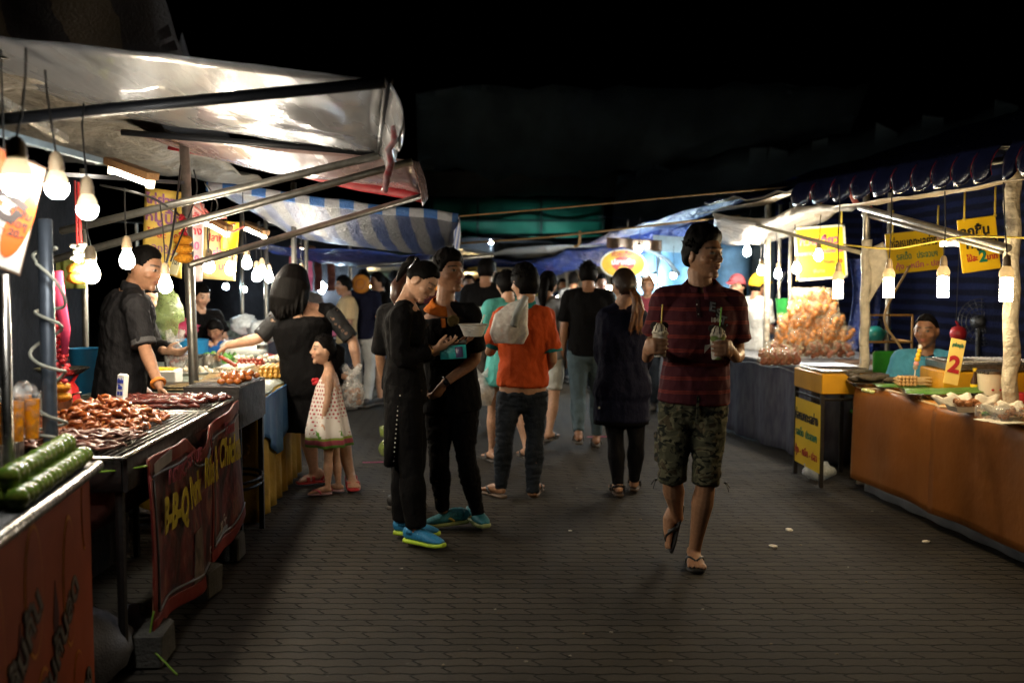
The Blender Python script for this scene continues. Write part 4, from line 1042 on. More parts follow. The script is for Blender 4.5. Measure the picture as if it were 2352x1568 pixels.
def tubelight(a, b, label, w=.07, g=None):
    t = thing('tube_light', label, 'tube light', (a + b) / 2); d = (b - a).normalized(); up = V((0, 0, 1)); sd = d.cross(up).normalized(); M3 = Matrix((sd, d, sd.cross(d))).transposed()
    mb = MB(); mb.rbox((a + b) / 2 + V((0, 0, .045)), (w, (b - a).length + .05, .04), 0, .004, M3); mb.build('housing', WOOD, t)
    mb = MB(); mb.tube([a, b], .013, 12, .3); mb.build('glass_tube', g or TUBE, t)
    for p in (a, b):
        mb = MB(); mb.rbox(p + V((0, 0, .01)), (.04, .02, .06), 0, .003, M3); mb.build('end_cap', PLAS, t)
tubelight(at(258, 392, 5.2), at(346, 424, 5.0), 'wooden-cased tube light hanging under the awning poles')
tubelight(at(476, 514, 6.9), at(521, 538, 6.75), 'tube light shining over the yellow price sheet'); tubelight(at(566, 526, 8.6), at(608, 545, 8.4), 'tube light under the striped tarpaulin'); tubelight(at(693, 573, 11), at(716, 580, 10.6), 'far tube light behind the striped tarpaulin')
tubelight(at(1240, 578, 22), at(1294, 581, 22), 'bluish tube light below the dark green tent wall', .07, HID); lamp('far', 1128, 556, 20.0, 'added bulb on a pole lighting the tents at the far end of the street', glow('tent_fill_glow', (.75, .95, 1.0), 3500), .3, 1.0, sock=False); tubelight(at(2166, 560, 6.9), at(2206, 560, 6.7), 'short tube light between the two yellow signs')  # the bulb on a pole is added to brighten the far tents

# ================================================================ left-hand stalls
VIN = mat('white_vinyl', (.27, .27, .28), .26, var=.2, scale=2, bump=.16, bscale=4, bd=.05, spec=.8, coat=.4, translucent=.2, stretch=(2.2, .5, 1)); VINR = mat('pink_vinyl', (.40, .27, .26), .26, var=.35, scale=3, spec=.8, coat=.4, bump=.16, bscale=4, stretch=(2.2, .5, 1), bd=.05, translucent=.15)
REDV = mat('red_vinyl', (.28, .015, .02), .4)
def tarp(name, quad, m, label, sag=.06, nu=20, nv=16, th=.004, wr=.02, cat='awning', trim=None, curl=0):
    """quad: near-inner, near-street, far-street, far-inner corners"""
    a, b, c, d = [V(q) for q in quad]
    def f(u, v):
        p = lerp(lerp(a, b, u), lerp(d, c, u), v)
        p.z -= sag * math.sin(math.pi * u) * math.sin(math.pi * v) + curl * max(0, u - .86) ** 2 * 40 * .05
        p.z += wr * mnoise.noise(V((p.x * 2.1, p.y * 2.1, 3))) + wr * .4 * mnoise.noise(V((p.x * 7, p.y * 5, 1)))
        return p
    mb = MB(); mb.sheet(f, nu, nv, th)
    o = mb.build(name, m, None, 180, loc=(a + b + c + d) / 4); tag(o, label, cat)
    return o, f
def pipe(a, b, r, m, label, name='pipe', cat='pipe', seg=10, group=None, parent=None):
    mb = MB(); a, b = V(a), V(b); mb.tube([a, lerp(a, b, .5), b], r, seg, .2); o = mb.build(name, m, parent, 180, loc=None if parent else (a + b) / 2)
    if not parent: tag(o, label, cat, group)
    return o
q = at(1128, 556, 20.0); pipe(V((q.x, 20, 0)), V((q.x, 20, q.z - .03)), .015, STEELD, 'thin far pole added to carry the tent-lighting bulb', 'pole', 'pole');  # pole added under the extra bulb that lights the tents
# ---- first awning (white vinyl), its poles and hanging valance
aw, f1 = tarp('awning', (at(-420, 30, 3.5), at(893, 186, 3.5), at(866, 352, 5.5), at(250, 268, 5.6)), VIN, 'white vinyl awning sloping to the street over the first two stalls', .06, 26, 18, wr=.014)
mb = MB(); A, B = at(893, 186, 3.5), at(868, 352, 5.5)
def val(u, v):
    p = lerp(A, B, u); return p + V((.05 * math.sin(v * 2.6) + .015 * math.sin(u * 19) * v, 0, -.20 * v * (1 + .12 * math.sin(u * 23))))
mb.sheet(val, 30, 6, .003); mb.build('valance', VIN, aw, 180)
mb = MB(); mb.tube([at(866, 352, 5.5), at(280, 304, 5.55)], .018, 10); mb.build('edge_pole', STEELD, aw, 180)
mb = MB(); mb.tube([A, B], .016, 10); mb.build('edge_pole', STEELD, aw, 180)
pipe(at(-60, 281, 3.42), at(884, 190, 3.46), .021, STEELD, 'pole darkened as a silhouette, bracing the near corner of the white awning', seg=12)  # dark colour stands in for the unlit silhouette of the pole
rb = MB()
for k, (x, y) in enumerate(((890, 205), (897, 300), (889, 370), (886, 440))): pass
pts = [at(892, 345, 3.65), at(899, 375, 3.65), at(890, 405, 3.64), at(884, 442, 3.64)]
RIB = mat('ribbon_red_white', (.45, .05, .05), .6, rgb2=(.55, .45, .42), scale=30)
rb.loft([at(903, 290, 3.62), at(906, 325, 3.64)] + pts, [.008, .012, .013, .012, .014, .009], [.006] * 6, (1, .3, 0), 10, .3)
tag(rb.build('ribbon', RIB, None, 180, loc=pts[0]), 'red and white cloth strip dangling from the awning corner', 'ribbon')
# ---- second awning
aw, f2 = tarp('awning', (at(262, 300, 5.62), at(943, 368, 5.65), at(972, 447, 7.25), at(385, 322, 7.3)), VINR, 'pinkish vinyl awning with red edge behind the white one', .10, 26, 18, wr=.014)
mb = MB(); A, B = at(943, 368, 5.65), at(968, 372, 7.25)
def val(u, v):
    p = lerp(at(943, 368, 5.65), at(962, 372, 7.2), u); return p + V((.03 * math.sin(v * 3) + .06 * v * v, 0, -(.26 * v)))
mb.sheet(val, 12, 8, .003); mb.build('valance', VINR, aw, 180)
mb = MB(); g = [f2(u / 20, 1) for u in range(21)]; mb.loft([p - V((0, -.01, .03)) for p in g], [.035] * 21, [.006] * 21, (0, 0, 1), 8); mb.build('red_hem', REDV, aw, 180)
pipe(at(140, 531, 5.5), at(872, 357, 5.42), .021, STEEL, 'upper steel pipe rising to the white awning corner', seg=14); pipe(at(122, 597, 5.6), at(946, 371, 5.64), .021, STEEL, 'middle steel pipe rising to the pink awning corner', seg=14)
pipe(at(433, 609, 6.02), at(972, 449, 7.2), .021, STEEL, 'lowest steel pipe running from the post to the pink awning', seg=14)
# ---- striped tarpaulin
def stripes(name, c1, c2, axis, period, tr=.25, sp=.5):
    m, nt, b = nodes(name); g = nt.nodes.new('ShaderNodeTexCoord'); s = nt.nodes.new('ShaderNodeSeparateXYZ'); nt.links.new(g.outputs['Object'], s.inputs[0])
    v = math_(nt, 'ADD', math_(nt, 'DIVIDE', s.outputs[axis], period), math_(nt, 'MULTIPLY', noise_(nt, g.outputs['Object'], 3), .25))
    k = math_(nt, 'LESS_THAN', math_(nt, 'FRACT', v), .5); n = noise_(nt, g.outputs['Object'], 40, 4)
    c = mixc(nt, k, mixc(nt, n, c1, tuple(q * .7 for q in c1)), mixc(nt, n, c2, tuple(q * .6 for q in c2))); nt.links.new(c, b.inputs['Base Color']); b.inputs['Roughness'].default_value = .45 + .5 * (sp < .2); b.inputs['Specular IOR Level'].default_value = sp
    bump_(nt, b, noise_(nt, coords(nt), 30, 6, .7), .8, .03)
    out = nt.nodes['Material Output']; t = nt.nodes.new('ShaderNodeBsdfTranslucent'); nt.links.new(c, t.inputs[0]); x = nt.nodes.new('ShaderNodeMixShader'); x.inputs[0].default_value = tr
    nt.links.new(b.outputs[0], x.inputs[1]); nt.links.new(t.outputs[0], x.inputs[2]); nt.links.new(x.outputs[0], out.inputs[0]); return m
STR = stripes('striped_tarpaulin', (.085, .086, .092), (.010, .024, .085), 'X', .21, .06)
aw, f3 = tarp('tarpaulin', (at(476, 428, 7.4), at(1052, 497, 7.5), at(1036, 592, 9.2), at(690, 548, 9.0)), STR, 'blue and white striped tarpaulin sagging toward the street', .11, 30, 18, wr=.025)
HEM_LIT = stripes('lit_striped_hem', (.34, .36, .40), (.025, .13, .42), 'X', .21)  # brighter copy of the stripes: light falling on the hem put into the colour
mb = MB(); g = [f3(u / 30, 0) for u in range(31)]; mb.loft([p + V((0, -.02, -.012)) for p in g], [.035] * 31, [.008] * 31, (0, 0, 1), 8); mb.build('lit_striped_hem', HEM_LIT, aw, 180)
mb = MB(); A = at(1052, 497, 7.5); B = at(1040, 500, 9.1)
mb.sheet(lambda u, v: lerp(A, B, u) + V((.02 * math.sin(u * 11 + v * 3), 0, -.27 * v * (1 - .2 * u))), 14, 6, .003); mb.build('side_flap', stripes('striped_flap', (.36, .36, .38), (.02, .06, .22), 'Y', .2), aw, 180)
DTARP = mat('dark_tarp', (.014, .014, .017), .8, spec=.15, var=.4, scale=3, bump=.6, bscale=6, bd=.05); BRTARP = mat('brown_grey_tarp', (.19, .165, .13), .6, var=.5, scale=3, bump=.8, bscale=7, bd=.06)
BLUET = mat('blue_tarp', (.008, .028, .17), .4, var=.5, scale=6, bump=1.0, bscale=12, bd=.08, translucent=.12); NAVYT = mat('navy_tarp', (.0035, .0055, .022), .8, spec=.12, var=.5, scale=2.5, bump=.8, bscale=5, bd=.08)
tarp('tarpaulin', (V((-3.9, 3.0, 2.75)), V((-1.9, 3.6, 2.32)), V((-2.1, 6.2, 2.42)), V((-4.2, 6.6, 2.8))), BRTARP, 'grey-brown tarpaulin roof above the sellers', .10, 18, 18, wr=.12, cat='tarpaulin')
tarp('tarpaulin', (V((-4.3, 6.7, 2.8)), V((-2.2, 6.4, 2.5)), V((-2.3, 9.6, 2.4)), V((-4.4, 10, 2.7))), BRTARP, 'grey-brown tarpaulin roof above the price sheets', .10, 16, 16, wr=.1, cat='tarpaulin')
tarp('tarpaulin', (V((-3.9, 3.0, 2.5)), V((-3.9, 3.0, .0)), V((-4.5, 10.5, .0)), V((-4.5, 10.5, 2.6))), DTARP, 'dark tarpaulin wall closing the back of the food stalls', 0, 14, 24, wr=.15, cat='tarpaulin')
tarp('tarpaulin', (at(560, 560, 9.6), at(1000, 585, 9.7), at(960, 612, 12.5), at(700, 600, 12.5)), BLUET, 'blue tarpaulin hanging behind the striped one', .08, 16, 10, wr=.06, cat='tarpaulin')
tarp('tarpaulin', (at(700, 590, 13), at(1010, 600, 13.0), at(1040, 622, 17), at(800, 628, 17)), mat('grey_tarp', (.20, .22, .24), .45, var=.4, scale=3, bump=.6, bscale=8, bd=.05, translucent=.2), 'pale grey tarpaulin roof far along the food row', .05, 14, 10, wr=.08, cat='tarpaulin')
for a, b, l in ((at(900, 606, 10.5), at(1130, 588, 9.0), 'thin pipe behind the couple under the tarpaulins'), (at(820, 612, 11), at(1045, 594, 10.0), 'thin pipe under the blue tarpaulin')): pipe(a, b, .014, STEEL, l)
pipe(at(432, 395, 6.05).xy.to_3d() + V((-.02, 0, 2.33)), at(446, 920, 6.05).xy.to_3d() + V((.02, 0, 0)), .030, STEEL, 'leaning steel post with marigolds beside the skewer table', 'post', 'post', 16)
for px, d, r, l in ((672, 8.2, .022, 'thin steel post behind the lace-sleeved woman'), (700, 9.5, .02, 'thin post further behind the lace-sleeved woman'), (608, 10.2, .02, 'pale blue post far behind the skewer table'), (553, 10.4, .018, 'thin dark post far behind the sellers'), (190, 7.2, .022, 'pale post behind the blue bin')):
    p = at(px, 645, d); pipe(V((p.x, d, 0)), V((p.x + .02, d, 2.3)), r, STEEL, l, 'post', 'post', 10)
# ---- juice stall
ORP = mat('orange_print', (.36, .060, .008), .5, var=.3, scale=3, bump=.05); STEELB = mat('brushed_steel', (.45, .43, .40), .28, 1.0, var=.2, scale=9, bump=.05, stretch=(1, 12, 1))
P0, P1 = V((-1.30, 2.30, 0)), V((-1.50, 3.50, 0)); ed = (P1 - P0).normalized(); en = V((ed.y, -ed.x, 0))   # front line and its outward normal
jc = thing('juice_counter', 'orange printed juice counter with a steel edge at the street corner', 'counter', (P0 + P1) / 2)
Lf = (P1 - P0).length; mid = (P0 + P1) / 2; rz = math.atan2(ed.y, ed.x) - math.pi / 2
mb = MB(); mb.rbox(mid + V((0, 0, .42)) - en * .02, (.04, Lf, .80), rz, .006); mb.build('front_panel', ORP, jc)
mb = MB(); mb.rbox(P1 + V((0, 0, .42)) - en * .36 - ed * .02, (.66, .04, .80), rz, .006); mb.build('end_panel', ORP, jc)
mb = MB(); mb.rbox(mid + V((0, 0, .845)) - en * .35, (.74, Lf + .02, .03), rz, .012); mb.build('top', mat('dull_steel', (.03, .03, .03), .5, .3, var=.4), jc)
mb = MB(); mb.tube([P0 + en * .03 + V((0, 0, .845)), P1 + en * .03 + V((0, 0, .845))], .020, 14, .5); mb.build('steel_edge', STEELB, jc, 180)
ORL = mat('print_light_orange', (.62, .24, .025), .5); ORD = mat('print_dark_red', (.07, .006, .006), .5); INK = mat('print_ink_grey', (.05, .035, .03), .5); INKW = mat('print_ink_pale', (.17, .15, .13), .5)
def onfront(s, z, out): return P0 + ed * s + V((0, 0, z)) + en * out
for k, (s, z, w, h) in enumerate(((.22, .46, .15, .60), (.55, .60, .17, .40), (.62, .16, .17, .38), (.92, .52, .15, .44), (.35, .05, .13, .2), (1.0, .14, .13, .24), (1.12, .72, .07, .3))):
    mb = MB(); M = frame(onfront(s, z, .001), ed, (0, 0, 1)); n = 28
    mb.prism([(w / 2 * math.cos(t), h / 2 * math.sin(t)) for t in [2 * math.pi * q / n for q in range(n)]], M, .0015); 
    mb.build('orange_slice_print', ORL, jc, 0)
    mb = MB(); M = frame(onfront(s, z, .0028), ed, (0, 0, 1)); mb.prism([(w / 2 * .90 * math.cos(t), h / 2 * .93 * math.sin(t)) for t in [2 * math.pi * q / n for q in range(n)]], M, .0015); mb.build('orange_slice_print', ORP, jc, 0)
for s, z, pts in ((.42, .45, [(-.03, .0), (0, .1), (.03, 0), (0, -.1)]), (.76, .45, [(-.03, 0), (0, .12), (.035, 0), (0, -.12)]), (.79, .12, [(-.02, -.1), (-.03, .08), (.0, .1), (.025, -.1)]), (.08, .5, [(-.06, -.3), (-.06, .3), (.0, .25), (-.02, -.2)])):
    mb = MB(); mb.prism(pts, frame(onfront(s, z, .001), ed, (0, 0, 1)), .0012); mb.build('print_dark_shape', ORD, jc, 0)  # dark red shapes of the printed design
dg = (ed * .86 + V((0, 0, .62))).normalized()
for k, (s, z, tx, sz) in enumerate(((.40, .44, 'น้ำส้มคั้น', .14), (.74, .33, 'น้ำส้มคั้นสด', .135), (1.02, .05, 'สด 100', .10))):
    for q, (m, o) in enumerate(((INKW, .006), (INK, .0045))):
        dp = (.006, -.006) if q else (0, 0)
        text(tx, 'lettering', frame(onfront(s + dp[0], z + dp[1], o), dg, V((0, 0, 1)) - dg * .62), sz, m, jc, (.001, .008)[q])
# limes in net sleeves
LIMEM = mat('lime_skin', (.07, .16, .018), .22, var=.5, scale=25, bump=.3, bscale=120, bd=.004, rgb2=(.20, .22, .035), coat=.2); 
def lime_sleeve(a, b, label, r=.034, pitch=.047):
    t = thing('lime_sleeve', label, 'limes', (a + b) / 2, 'limes packed in long sleeves'); d = (b - a).normalized(); n = int((b - a).length / pitch)
    mb = MB(); z = V((0, 0, 1)); M3 = (d.to_track_quat('Z', 'Y')).to_matrix(); mb.ball(V((0, 0, 0)), (r, r, r * .67), M3, 14, 9); me = None
    for k in range(n):
        c = a + d * (k + .5) * pitch + V((0, 0, .002 * math.sin(k * 2.3)))
        if me is None: o = mb.build('lime', LIMEM, t, 180); me = o.data; o.location = c; o.matrix_parent_inverse = Matrix.Translation(-t.location)
        else:
            o = bpy.data.objects.new('lime', me); COL.objects.link(o); o.parent = t; o.matrix_parent_inverse = Matrix.Translation(-t.location); o.location = c; o.scale = (1, 1, random.uniform(.93, 1.05))
zt = .86 + .034
lime_sleeve(V((-1.375, 2.72, zt)), V((-1.500, 3.47, zt)), 'row of limes in a sleeve lying along the steel edge'); lime_sleeve(V((-1.443, 2.72, zt)), V((-1.567, 3.47, zt)), 'lower hidden row of limes behind the front row')
lime_sleeve(V((-1.41, 2.74, zt + .056)), V((-1.53, 3.42, zt + .056)), 'upper row of limes stacked on the lower rows')
JUICE = mat('orange_juice', (.90, .30, .008), .25, var=.15, scale=6); CLR = film('clear_plastic', (.8, .8, .78), .15, .08, 1.0)
mb = MB(); c = V((-1.86, 3.2, .905)); tag(mb.rbox(c, (.34, .62, .085), rz, .01).build('cup_tray', STEELB, None, loc=c), 'steel box tray carrying the orange juice cups', 'tray')
def juice(px, d, label, z0=.95):
    p = at(px, 1000, d); b = V((p.x, d, z0)); t = thing('juice_cup', label, 'drink', b, 'cups of orange juice on the juice counter')
    mb = MB(); mb.lathe([(0, .004), (.021, .004), (.028, .140), (0, .141)], b, 24); mb.build('juice', JUICE, t)
    mb = MB(); mb.lathe([(0, 0), (.023, 0), (.0305, .152), (.032, .154), (.029, .1545), (.029, .14), (.0225, .0025), (0, .0025)], b, 24); mb.build('cup', CLR, t, 180)
    mb = MB(); mb.lathe([(.0325, .1545), (.033, .158), (.030, .161), (.027, .178), (.016, .191), (.007, .193), (.007, .191), (.015, .189), (.0255, .177), (.028, .1595), (.030, .1545)], b, 24); mb.build('dome_lid', CLR, t, 180)
juice(74, 3.44, 'orange juice cup with dome lid nearest the rope-wrapped post'); juice(38, 3.38, 'orange juice cup second from the rope-wrapped post'); juice(3, 3.32, 'orange juice cup cut by the picture edge')
juice(56, 3.56, 'orange juice cup standing in the second row')
# hanging orange and white sign
TL, TR, BR = at(-90, 296, 2.95), at(107, 386, 3.1), at(46, 634, 3.08)
xd = (TR - TL).normalized(); yd = (TR - BR).normalized(); W_ = (TR - TL).length; H_ = (TR - BR).length; BL = TL + BR - TR
sg = thing('stall_sign', 'tilted orange and white stall sign cut by the picture edge', 'sign', (TL + BR) / 2); zn = xd.cross(yd).normalized()
mb = MB(); mb.sheet(lambda u, v: lerp(lerp(BL, BR, u), lerp(TL, TR, u), v) - zn * .014, 6, 6, .022); mb.build('board', mat('sign_rust_edge', (.20, .11, .06), .6), sg)
SW = mat('sign_white', (.60, .57, .50), .45, var=.1); SO = mat('sign_orange', (.62, .10, .012), .45, var=.15)
def onsg(u, v, o): return lerp(lerp(BL, BR, u), lerp(TL, TR, u), v) + zn * o
mb = MB(); mb.sheet(lambda u, v: onsg(lerp(.62, .985, u), lerp(.02, .98, v), .0), 2, 2, .003); mb.build('white_panel', SW, sg, 0)
mb = MB(); mb.sheet(lambda u, v: onsg(lerp(.0, .615, u), lerp(.02, .98, v), .0), 2, 2, .003); mb.build('orange_panel', SO, sg, 0)
mb = MB(); mb.prism([(.035 * math.cos(t) * 1.0, .105 * math.sin(t)) for t in [2 * math.pi * q / 24 for q in range(24)]], frame(onsg(.84, .42, .003), xd, yd), .002); mb.build('orange_oval', SO, sg, 0)
for q, tx in enumerate(('น้ำส้ม', 'สดๆ', '20.-')): text(tx, 'lettering', frame(onsg(.84, .52 - .09 * q, .0055), xd, yd), .030, INK, sg, .001)
text('ส้มคั้น', 'lettering', frame(onsg(.40, .30, .004), xd * .5 + yd, yd), .15, SW, sg, .004); text('สด', 'lettering', frame(onsg(.56, .42, .006), xd * .5 + yd, yd), .16, INK, sg, .004)
mb = MB(); [mb.tube([onsg(u, .99, -.01), onsg(u, .99, -.01) + V((0, 0, .3))], .003, 5) for u in (.5,)]; mb.build('hanging_wire', CORD, sg)
# posts with rope, cables
pp = at(106, 645, 3.62); pipe(V((pp.x, 3.62, 0)), V((pp.x, 3.62, 1.72)), .026, mat('post_blue_grey', (.07, .085, .11), .45, .4), 'blue-grey post wound with pale cable beside the juice counter', 'post', 'post', 16)
ROPE = mat('pale_cable', (.36, .36, .30), .7, bump=.3)
mb = MB(); pts = []
for k in range(110):
    u = k / 109; z = lerp(1.62, .80, u); a = u * 34 + 1.2 * math.sin(u * 17); rr = .036 + .028 * abs(math.sin(u * 9.5)) * (1 if .1 < u < .95 else .3); pts.append(V((pp.x + math.cos(a) * rr, 3.62 + math.sin(a) * rr, z + .03 * math.sin(u * 23))))
mb.tube(pts, .0062, 6); tag(mb.build('cable', ROPE, None, 180, loc=pts[0]), 'pale cable wound loosely down the blue-grey post', 'cable')
p = at(8, 645, 3.25); pipe(V((p.x, 3.25, 0)), V((p.x, 3.25, 1.52)), .018, STEELB, 'short bright steel post at the picture edge', 'post', 'post', 14)
def bar(a, b, w, m, label): 
    mb = MB(); a, b = V(a), V(b); mb.tube([a, b], w, 4); tag(mb.build('beam', m, None, 0, loc=(a + b) / 2), label, 'beam')
bar(at(-20, 300, 3.2), at(230, 370, 3.9), .016, mat('pale_blue_bar', (.22, .30, .36), .5), 'pale blue bar carrying the stall lamps'); bar(at(-20, 220, 3.3), at(150, 320, 3.9), .02, mat('foil_strip', (.45, .42, .35), .25, .6, bump=1.0, bscale=60), 'foil-wrapped beam above the stall lamps'); bar(at(-10, 390, 4.4), at(420, 420, 6.0), .014, STEELD, 'dark rail carrying the hanging bulbs')
rnd = random.Random(11)
def cable(pts, r, m, label, name='cable', cat='cable'):
    P = [V(p) for p in pts]; out = []
    for a, b, c, d in zip([P[0]] + P[:-2], P[:-1], P[1:], P[2:] + [P[-1]]):
        for k in range(6):
            t = k / 6; out.append(.5 * ((2 * b) + (c - a) * t + (2 * a - 5 * b + 4 * c - d) * t * t + (3 * b - a - 3 * c + d) * t ** 3))
    out.append(P[-1]); mb = MB(); mb.tube(out, r, 6); return tag(mb.build(name, m, None, 180, loc=P[0]), label, cat)
cable([at(230, 425, 5), at(300, 440, 5), at(360, 460, 5.2), at(420, 500, 6)], .006, CORD, 'twisted black cable sagging to the steel post')
cable([at(415, 380, 5.9), at(405, 470, 5.6), at(392, 560, 5.3), at(381, 610, 5.0)], .006, CORD, 'thick black cord dropping to the brass-socket bulb')
cable([at(445, 390, 5.9), at(452, 440, 5.9), at(425, 520, 5.8), at(392, 600, 5.6)], .005, CORD, 'black wire looping in front of the yellow price sheet'); cable([at(470, 420, 6), at(500, 470, 6.2), at(478, 520, 6.2), at(479, 590, 6.3)], .005, CORD, 'black wire dropping to the bulb by the pink price sheet')
TWN = mat('pink_twine', (.55, .16, .14), .8)
for k, (a, b) in enumerate((((440, 470), (520, 500)), ((470, 480), (540, 515)), ((490, 500), (560, 520)), ((455, 455), (500, 495)))):
    cable([at(*a, 6.8), at((a[0] + b[0]) / 2, (a[1] + b[1]) / 2 + 12 + 5 * k, 6.8), at(*b, 6.9)], .008, TWN, 'pink plastic twine tied above the price sheets'); bpy.context.scene.objects[-1]['group'] = 'pink twine above the price sheets'
RDC = mat('red_cord', (.5, .03, .03), .6); MARI = mat('marigold', (.75, .30, .01), .7, var=.4, scale=90, bump=1.0, bscale=150); WFL = mat('jasmine', (.6, .58, .48), .6); RFL = mat('red_garland_bloom', (.55, .015, .03), .6, var=.4, scale=80, bump=.8, bscale=140)
def garland(top, spec, label):
    t = thing('flower_garland', label, 'garland', top); z = 0
    for kind, n, r, m in spec:
        if kind == 'cord': mb = MB(); mb.tube([top + V((0, 0, -z)), top + V((.004, 0, -z - n))], r, 6); mb.build('cord', m, t); z += n
        elif kind == 'ring':
            for k in range(n):
                mb = MB(); mb.ball(top + V((0, 0, -z - r * .5)), (r, r, r * .55), None, 16, 10, lambda d: 1 + .16 * mnoise.noise(d * 6 + V((k, 0, 0)))); mb.build('flower_head', m, t, 180); z += r * .95
        elif kind == 'bloom':
            mb = MB(); rn = random.Random(n)
            for k in range(n * 7): mb.ball(top + V((rn.uniform(-r, r), rn.uniform(-r, r), -z - k * .0055)), (.014, .014, .010), None, 7, 5)
            mb.build('flower_string', m, t); z += n * 7 * .0055
garland(at(172, 415, 4.1), (('cord', .26, .004, RDC), ('bloom', 2, .012, WFL), ('ring', 2, .042, MARI)), 'marigold garland on a red cord left of its twin'); garland(at(180, 418, 4.2), (('cord', .26, .006, RDC), ('bloom', 2, .012, WFL), ('ring', 2, .044, MARI)), 'marigold garland on a thicker red cord right of its twin')
garland(at(420, 495, 5.85), (('bloom', 3, .016, RFL), ('ring', 3, .055, MARI)), 'orange marigold garland tied to the leaning steel post')
garland(at(132, 640, 4.1), (('cord', .08, .012, RDC), ('bloom', 5, .02, RFL), ('bloom', 4, .026, RFL), ('ring', 2, .042, MARI)), 'long red garland ending in marigolds beside the scale'); 
mb = MB(); p = at(137, 690, 4.07); mb.loft([p + V((-.004, 0, .12)), p, p + V((.02, 0, -.12)), p + V((.015, 0, -.22))], [.02, .026, .022, .014], [.004] * 4, (1, 0, 0), 8, .3); tag(mb.build('ribbon', mat('pink_ribbon', (.65, .06, .14), .35), None, 180, loc=p), 'shiny pink ribbon tied on the red garland', 'ribbon')
# ---- barbecue stand
IRON = mat('soot_iron', (.035, .030, .028), .55, .5, var=.5, scale=14, bump=.4); RUST = mat('rusty_drum', (.11, .035, .025), .7, .2, var=.6, scale=9, bump=.5); ROD = mat('grate_rod', (.33, .31, .29), .3, .9, var=.4, scale=40); CONC = mat('concrete_block', (.085, .08, .07), .9, var=.35, scale=10, bump=.7, bscale=60)
def fx(d): return -1.433 - .054 * (d - 3.63)
gs = thing('barbecue_stand', 'long steel barbecue stand with grates and a charcoal drum under meat', 'grill', (-1.76, 4.5, 0))
def grate(d0, d1, z, x_in=-2.06):
    mb = MB(); n = 22
    for k in range(n):
        u = k / (n - 1); mb.tube([V((lerp(fx(d0) - .01, x_in, u), d0, z)), V((lerp(fx(d1) - .01, x_in - .02, u), d1, z))], .0042, 5)
    for d in (d0, lerp(d0, d1, .33), lerp(d0, d1, .66), d1): mb.tube([V((fx(d), d, z - .007)), V((x_in - .01, d, z - .007))], .005, 5)
    mb.build('grate', ROD, gs, 180)
    mb = MB(); q = [V((fx(d0) + .004, d0 - .006, z)), V((fx(d1) + .004, d1 + .006, z)), V((x_in - .03, d1 + .006, z)), V((x_in - .01, d0 - .006, z))]
    for a, b in zip(q, q[1:] + q[:1]): mb.tube([a, b], .0075, 7, .3)
    mb.build('grate_frame', STEELB, gs, 180)
grate(3.63, 4.84, .85); grate(4.90, 5.40, .855)
mb = MB()
for (a, b) in ((V((fx(3.63), 3.65, .78)), V((fx(5.4), 5.38, .78))), (V((-2.07, 3.65, .78)), V((-2.1, 5.38, .78)))): mb.loft([a, b], [.065, .065], [.010, .010], (0, 0, 1), 8, 0, 6)
for d in (3.65, 4.87, 5.38): mb.loft([V((fx(d) - .01, d, .78)), V((-2.08, d, .78))], [.062] * 2, [.009] * 2, (0, 0, 1), 8, 0, 6)
mb.build('fire_box_frame', IRON, gs, 60)
mb = MB(); mb.sheet(lambda u, v: V((lerp(fx(4.4) - .03, -2.05, u), lerp(3.68, 5.36, v), .80 + .012 * nz((u * 40, v * 60, 0)))), 20, 40, .01); mb.build('coal_bed', mat('coal', (.012, .010, .010), .9, bump=1.0, bscale=80), gs, 180)
mb = MB(); mb.box((-2.10, 4.5, .42), (.012, 1.75, .80)); mb.build('back_sheet', IRON, gs, 0)  # sheet added to shut out light from behind, keeping the underside dark
mb = MB(); rings = []
for d in (3.70, 3.72, 4.80, 4.82):
    c = V((-1.76, d, .79)); r = .285 if d in (3.72, 4.80) else .26
    rings.append([c + V((math.cos(t) * r, 0, -abs(math.sin(t)) * r * 1.05 if k not in (0, 16) else 0)) for k, t in [(k, math.pi * k / 16) for k in range(17)]] )
mb.rings(rings); mb.build('charcoal_drum', RUST, gs, 60)
for d in (3.68, 4.6, 5.36):
    for x, q in ((fx(d) - .03, 0), (-2.05, 1)):
        mb = MB(); mb.tube([V((x, d, .0 if q else .13)), V((x, d, .84))], .019, 8); mb.build('leg', IRON, gs)
for d, s_, l in ((3.86, .17, 'pale concrete block under the near leg of the barbecue stand'), (4.68, .15, 'concrete block under the middle leg of the barbecue stand'), (5.30, .13, 'concrete block under the far leg of the barbecue stand')):
    c = V((fx(d) + .0, d, .07)); mb = MB(); mb.rbox(c, (s_, s_ * 1.2, .14), random.uniform(-.2, .2), .012)
    for i, v in enumerate(mb.v): mb.v[i] = tuple(V(v) + V((1, 1, 1)) * .006 * mnoise.noise(V(v) * 25))
    tag(mb.build('concrete_block', CONC, None, loc=c), l, 'block')
# grilled food: prototypes copied one by one
COILM = mat('grilled_coil', (.42, .125, .028), .28, var=.6, scale=70, bump=.5, bscale=150, bd=.004, coat=.35, rgb2=(.14, .028, .010)); STRIPM = mat('grilled_strip', (.22, .085, .050), .32, var=.6, scale=50, bump=.6, bscale=110, bd=.005, coat=.3, rgb2=(.07, .018, .012)); LONGM = mat('dark_sausage', (.13, .022, .014), .22, var=.55, scale=60, bump=.7, bscale=140, bd=.005, coat=.5, rgb2=(.04, .008, .006))
rnd = random.Random(4)
def pile(name, cat, label, group, protos, spots, m):
    P = []
    for i, (p, rz_, tilt) in enumerate(spots):
        if i < len(protos):
            o = protos[i].build(name, m, None, 180); tag(o, label, cat, group); P.append(o)
        else: o = P[i % len(P)].copy(); COL.objects.link(o)
        o.location = V(p); o.rotation_euler = (tilt[0], tilt[1], rz_); k = rnd.uniform(.85, 1.15); o.scale = (k, k, k)
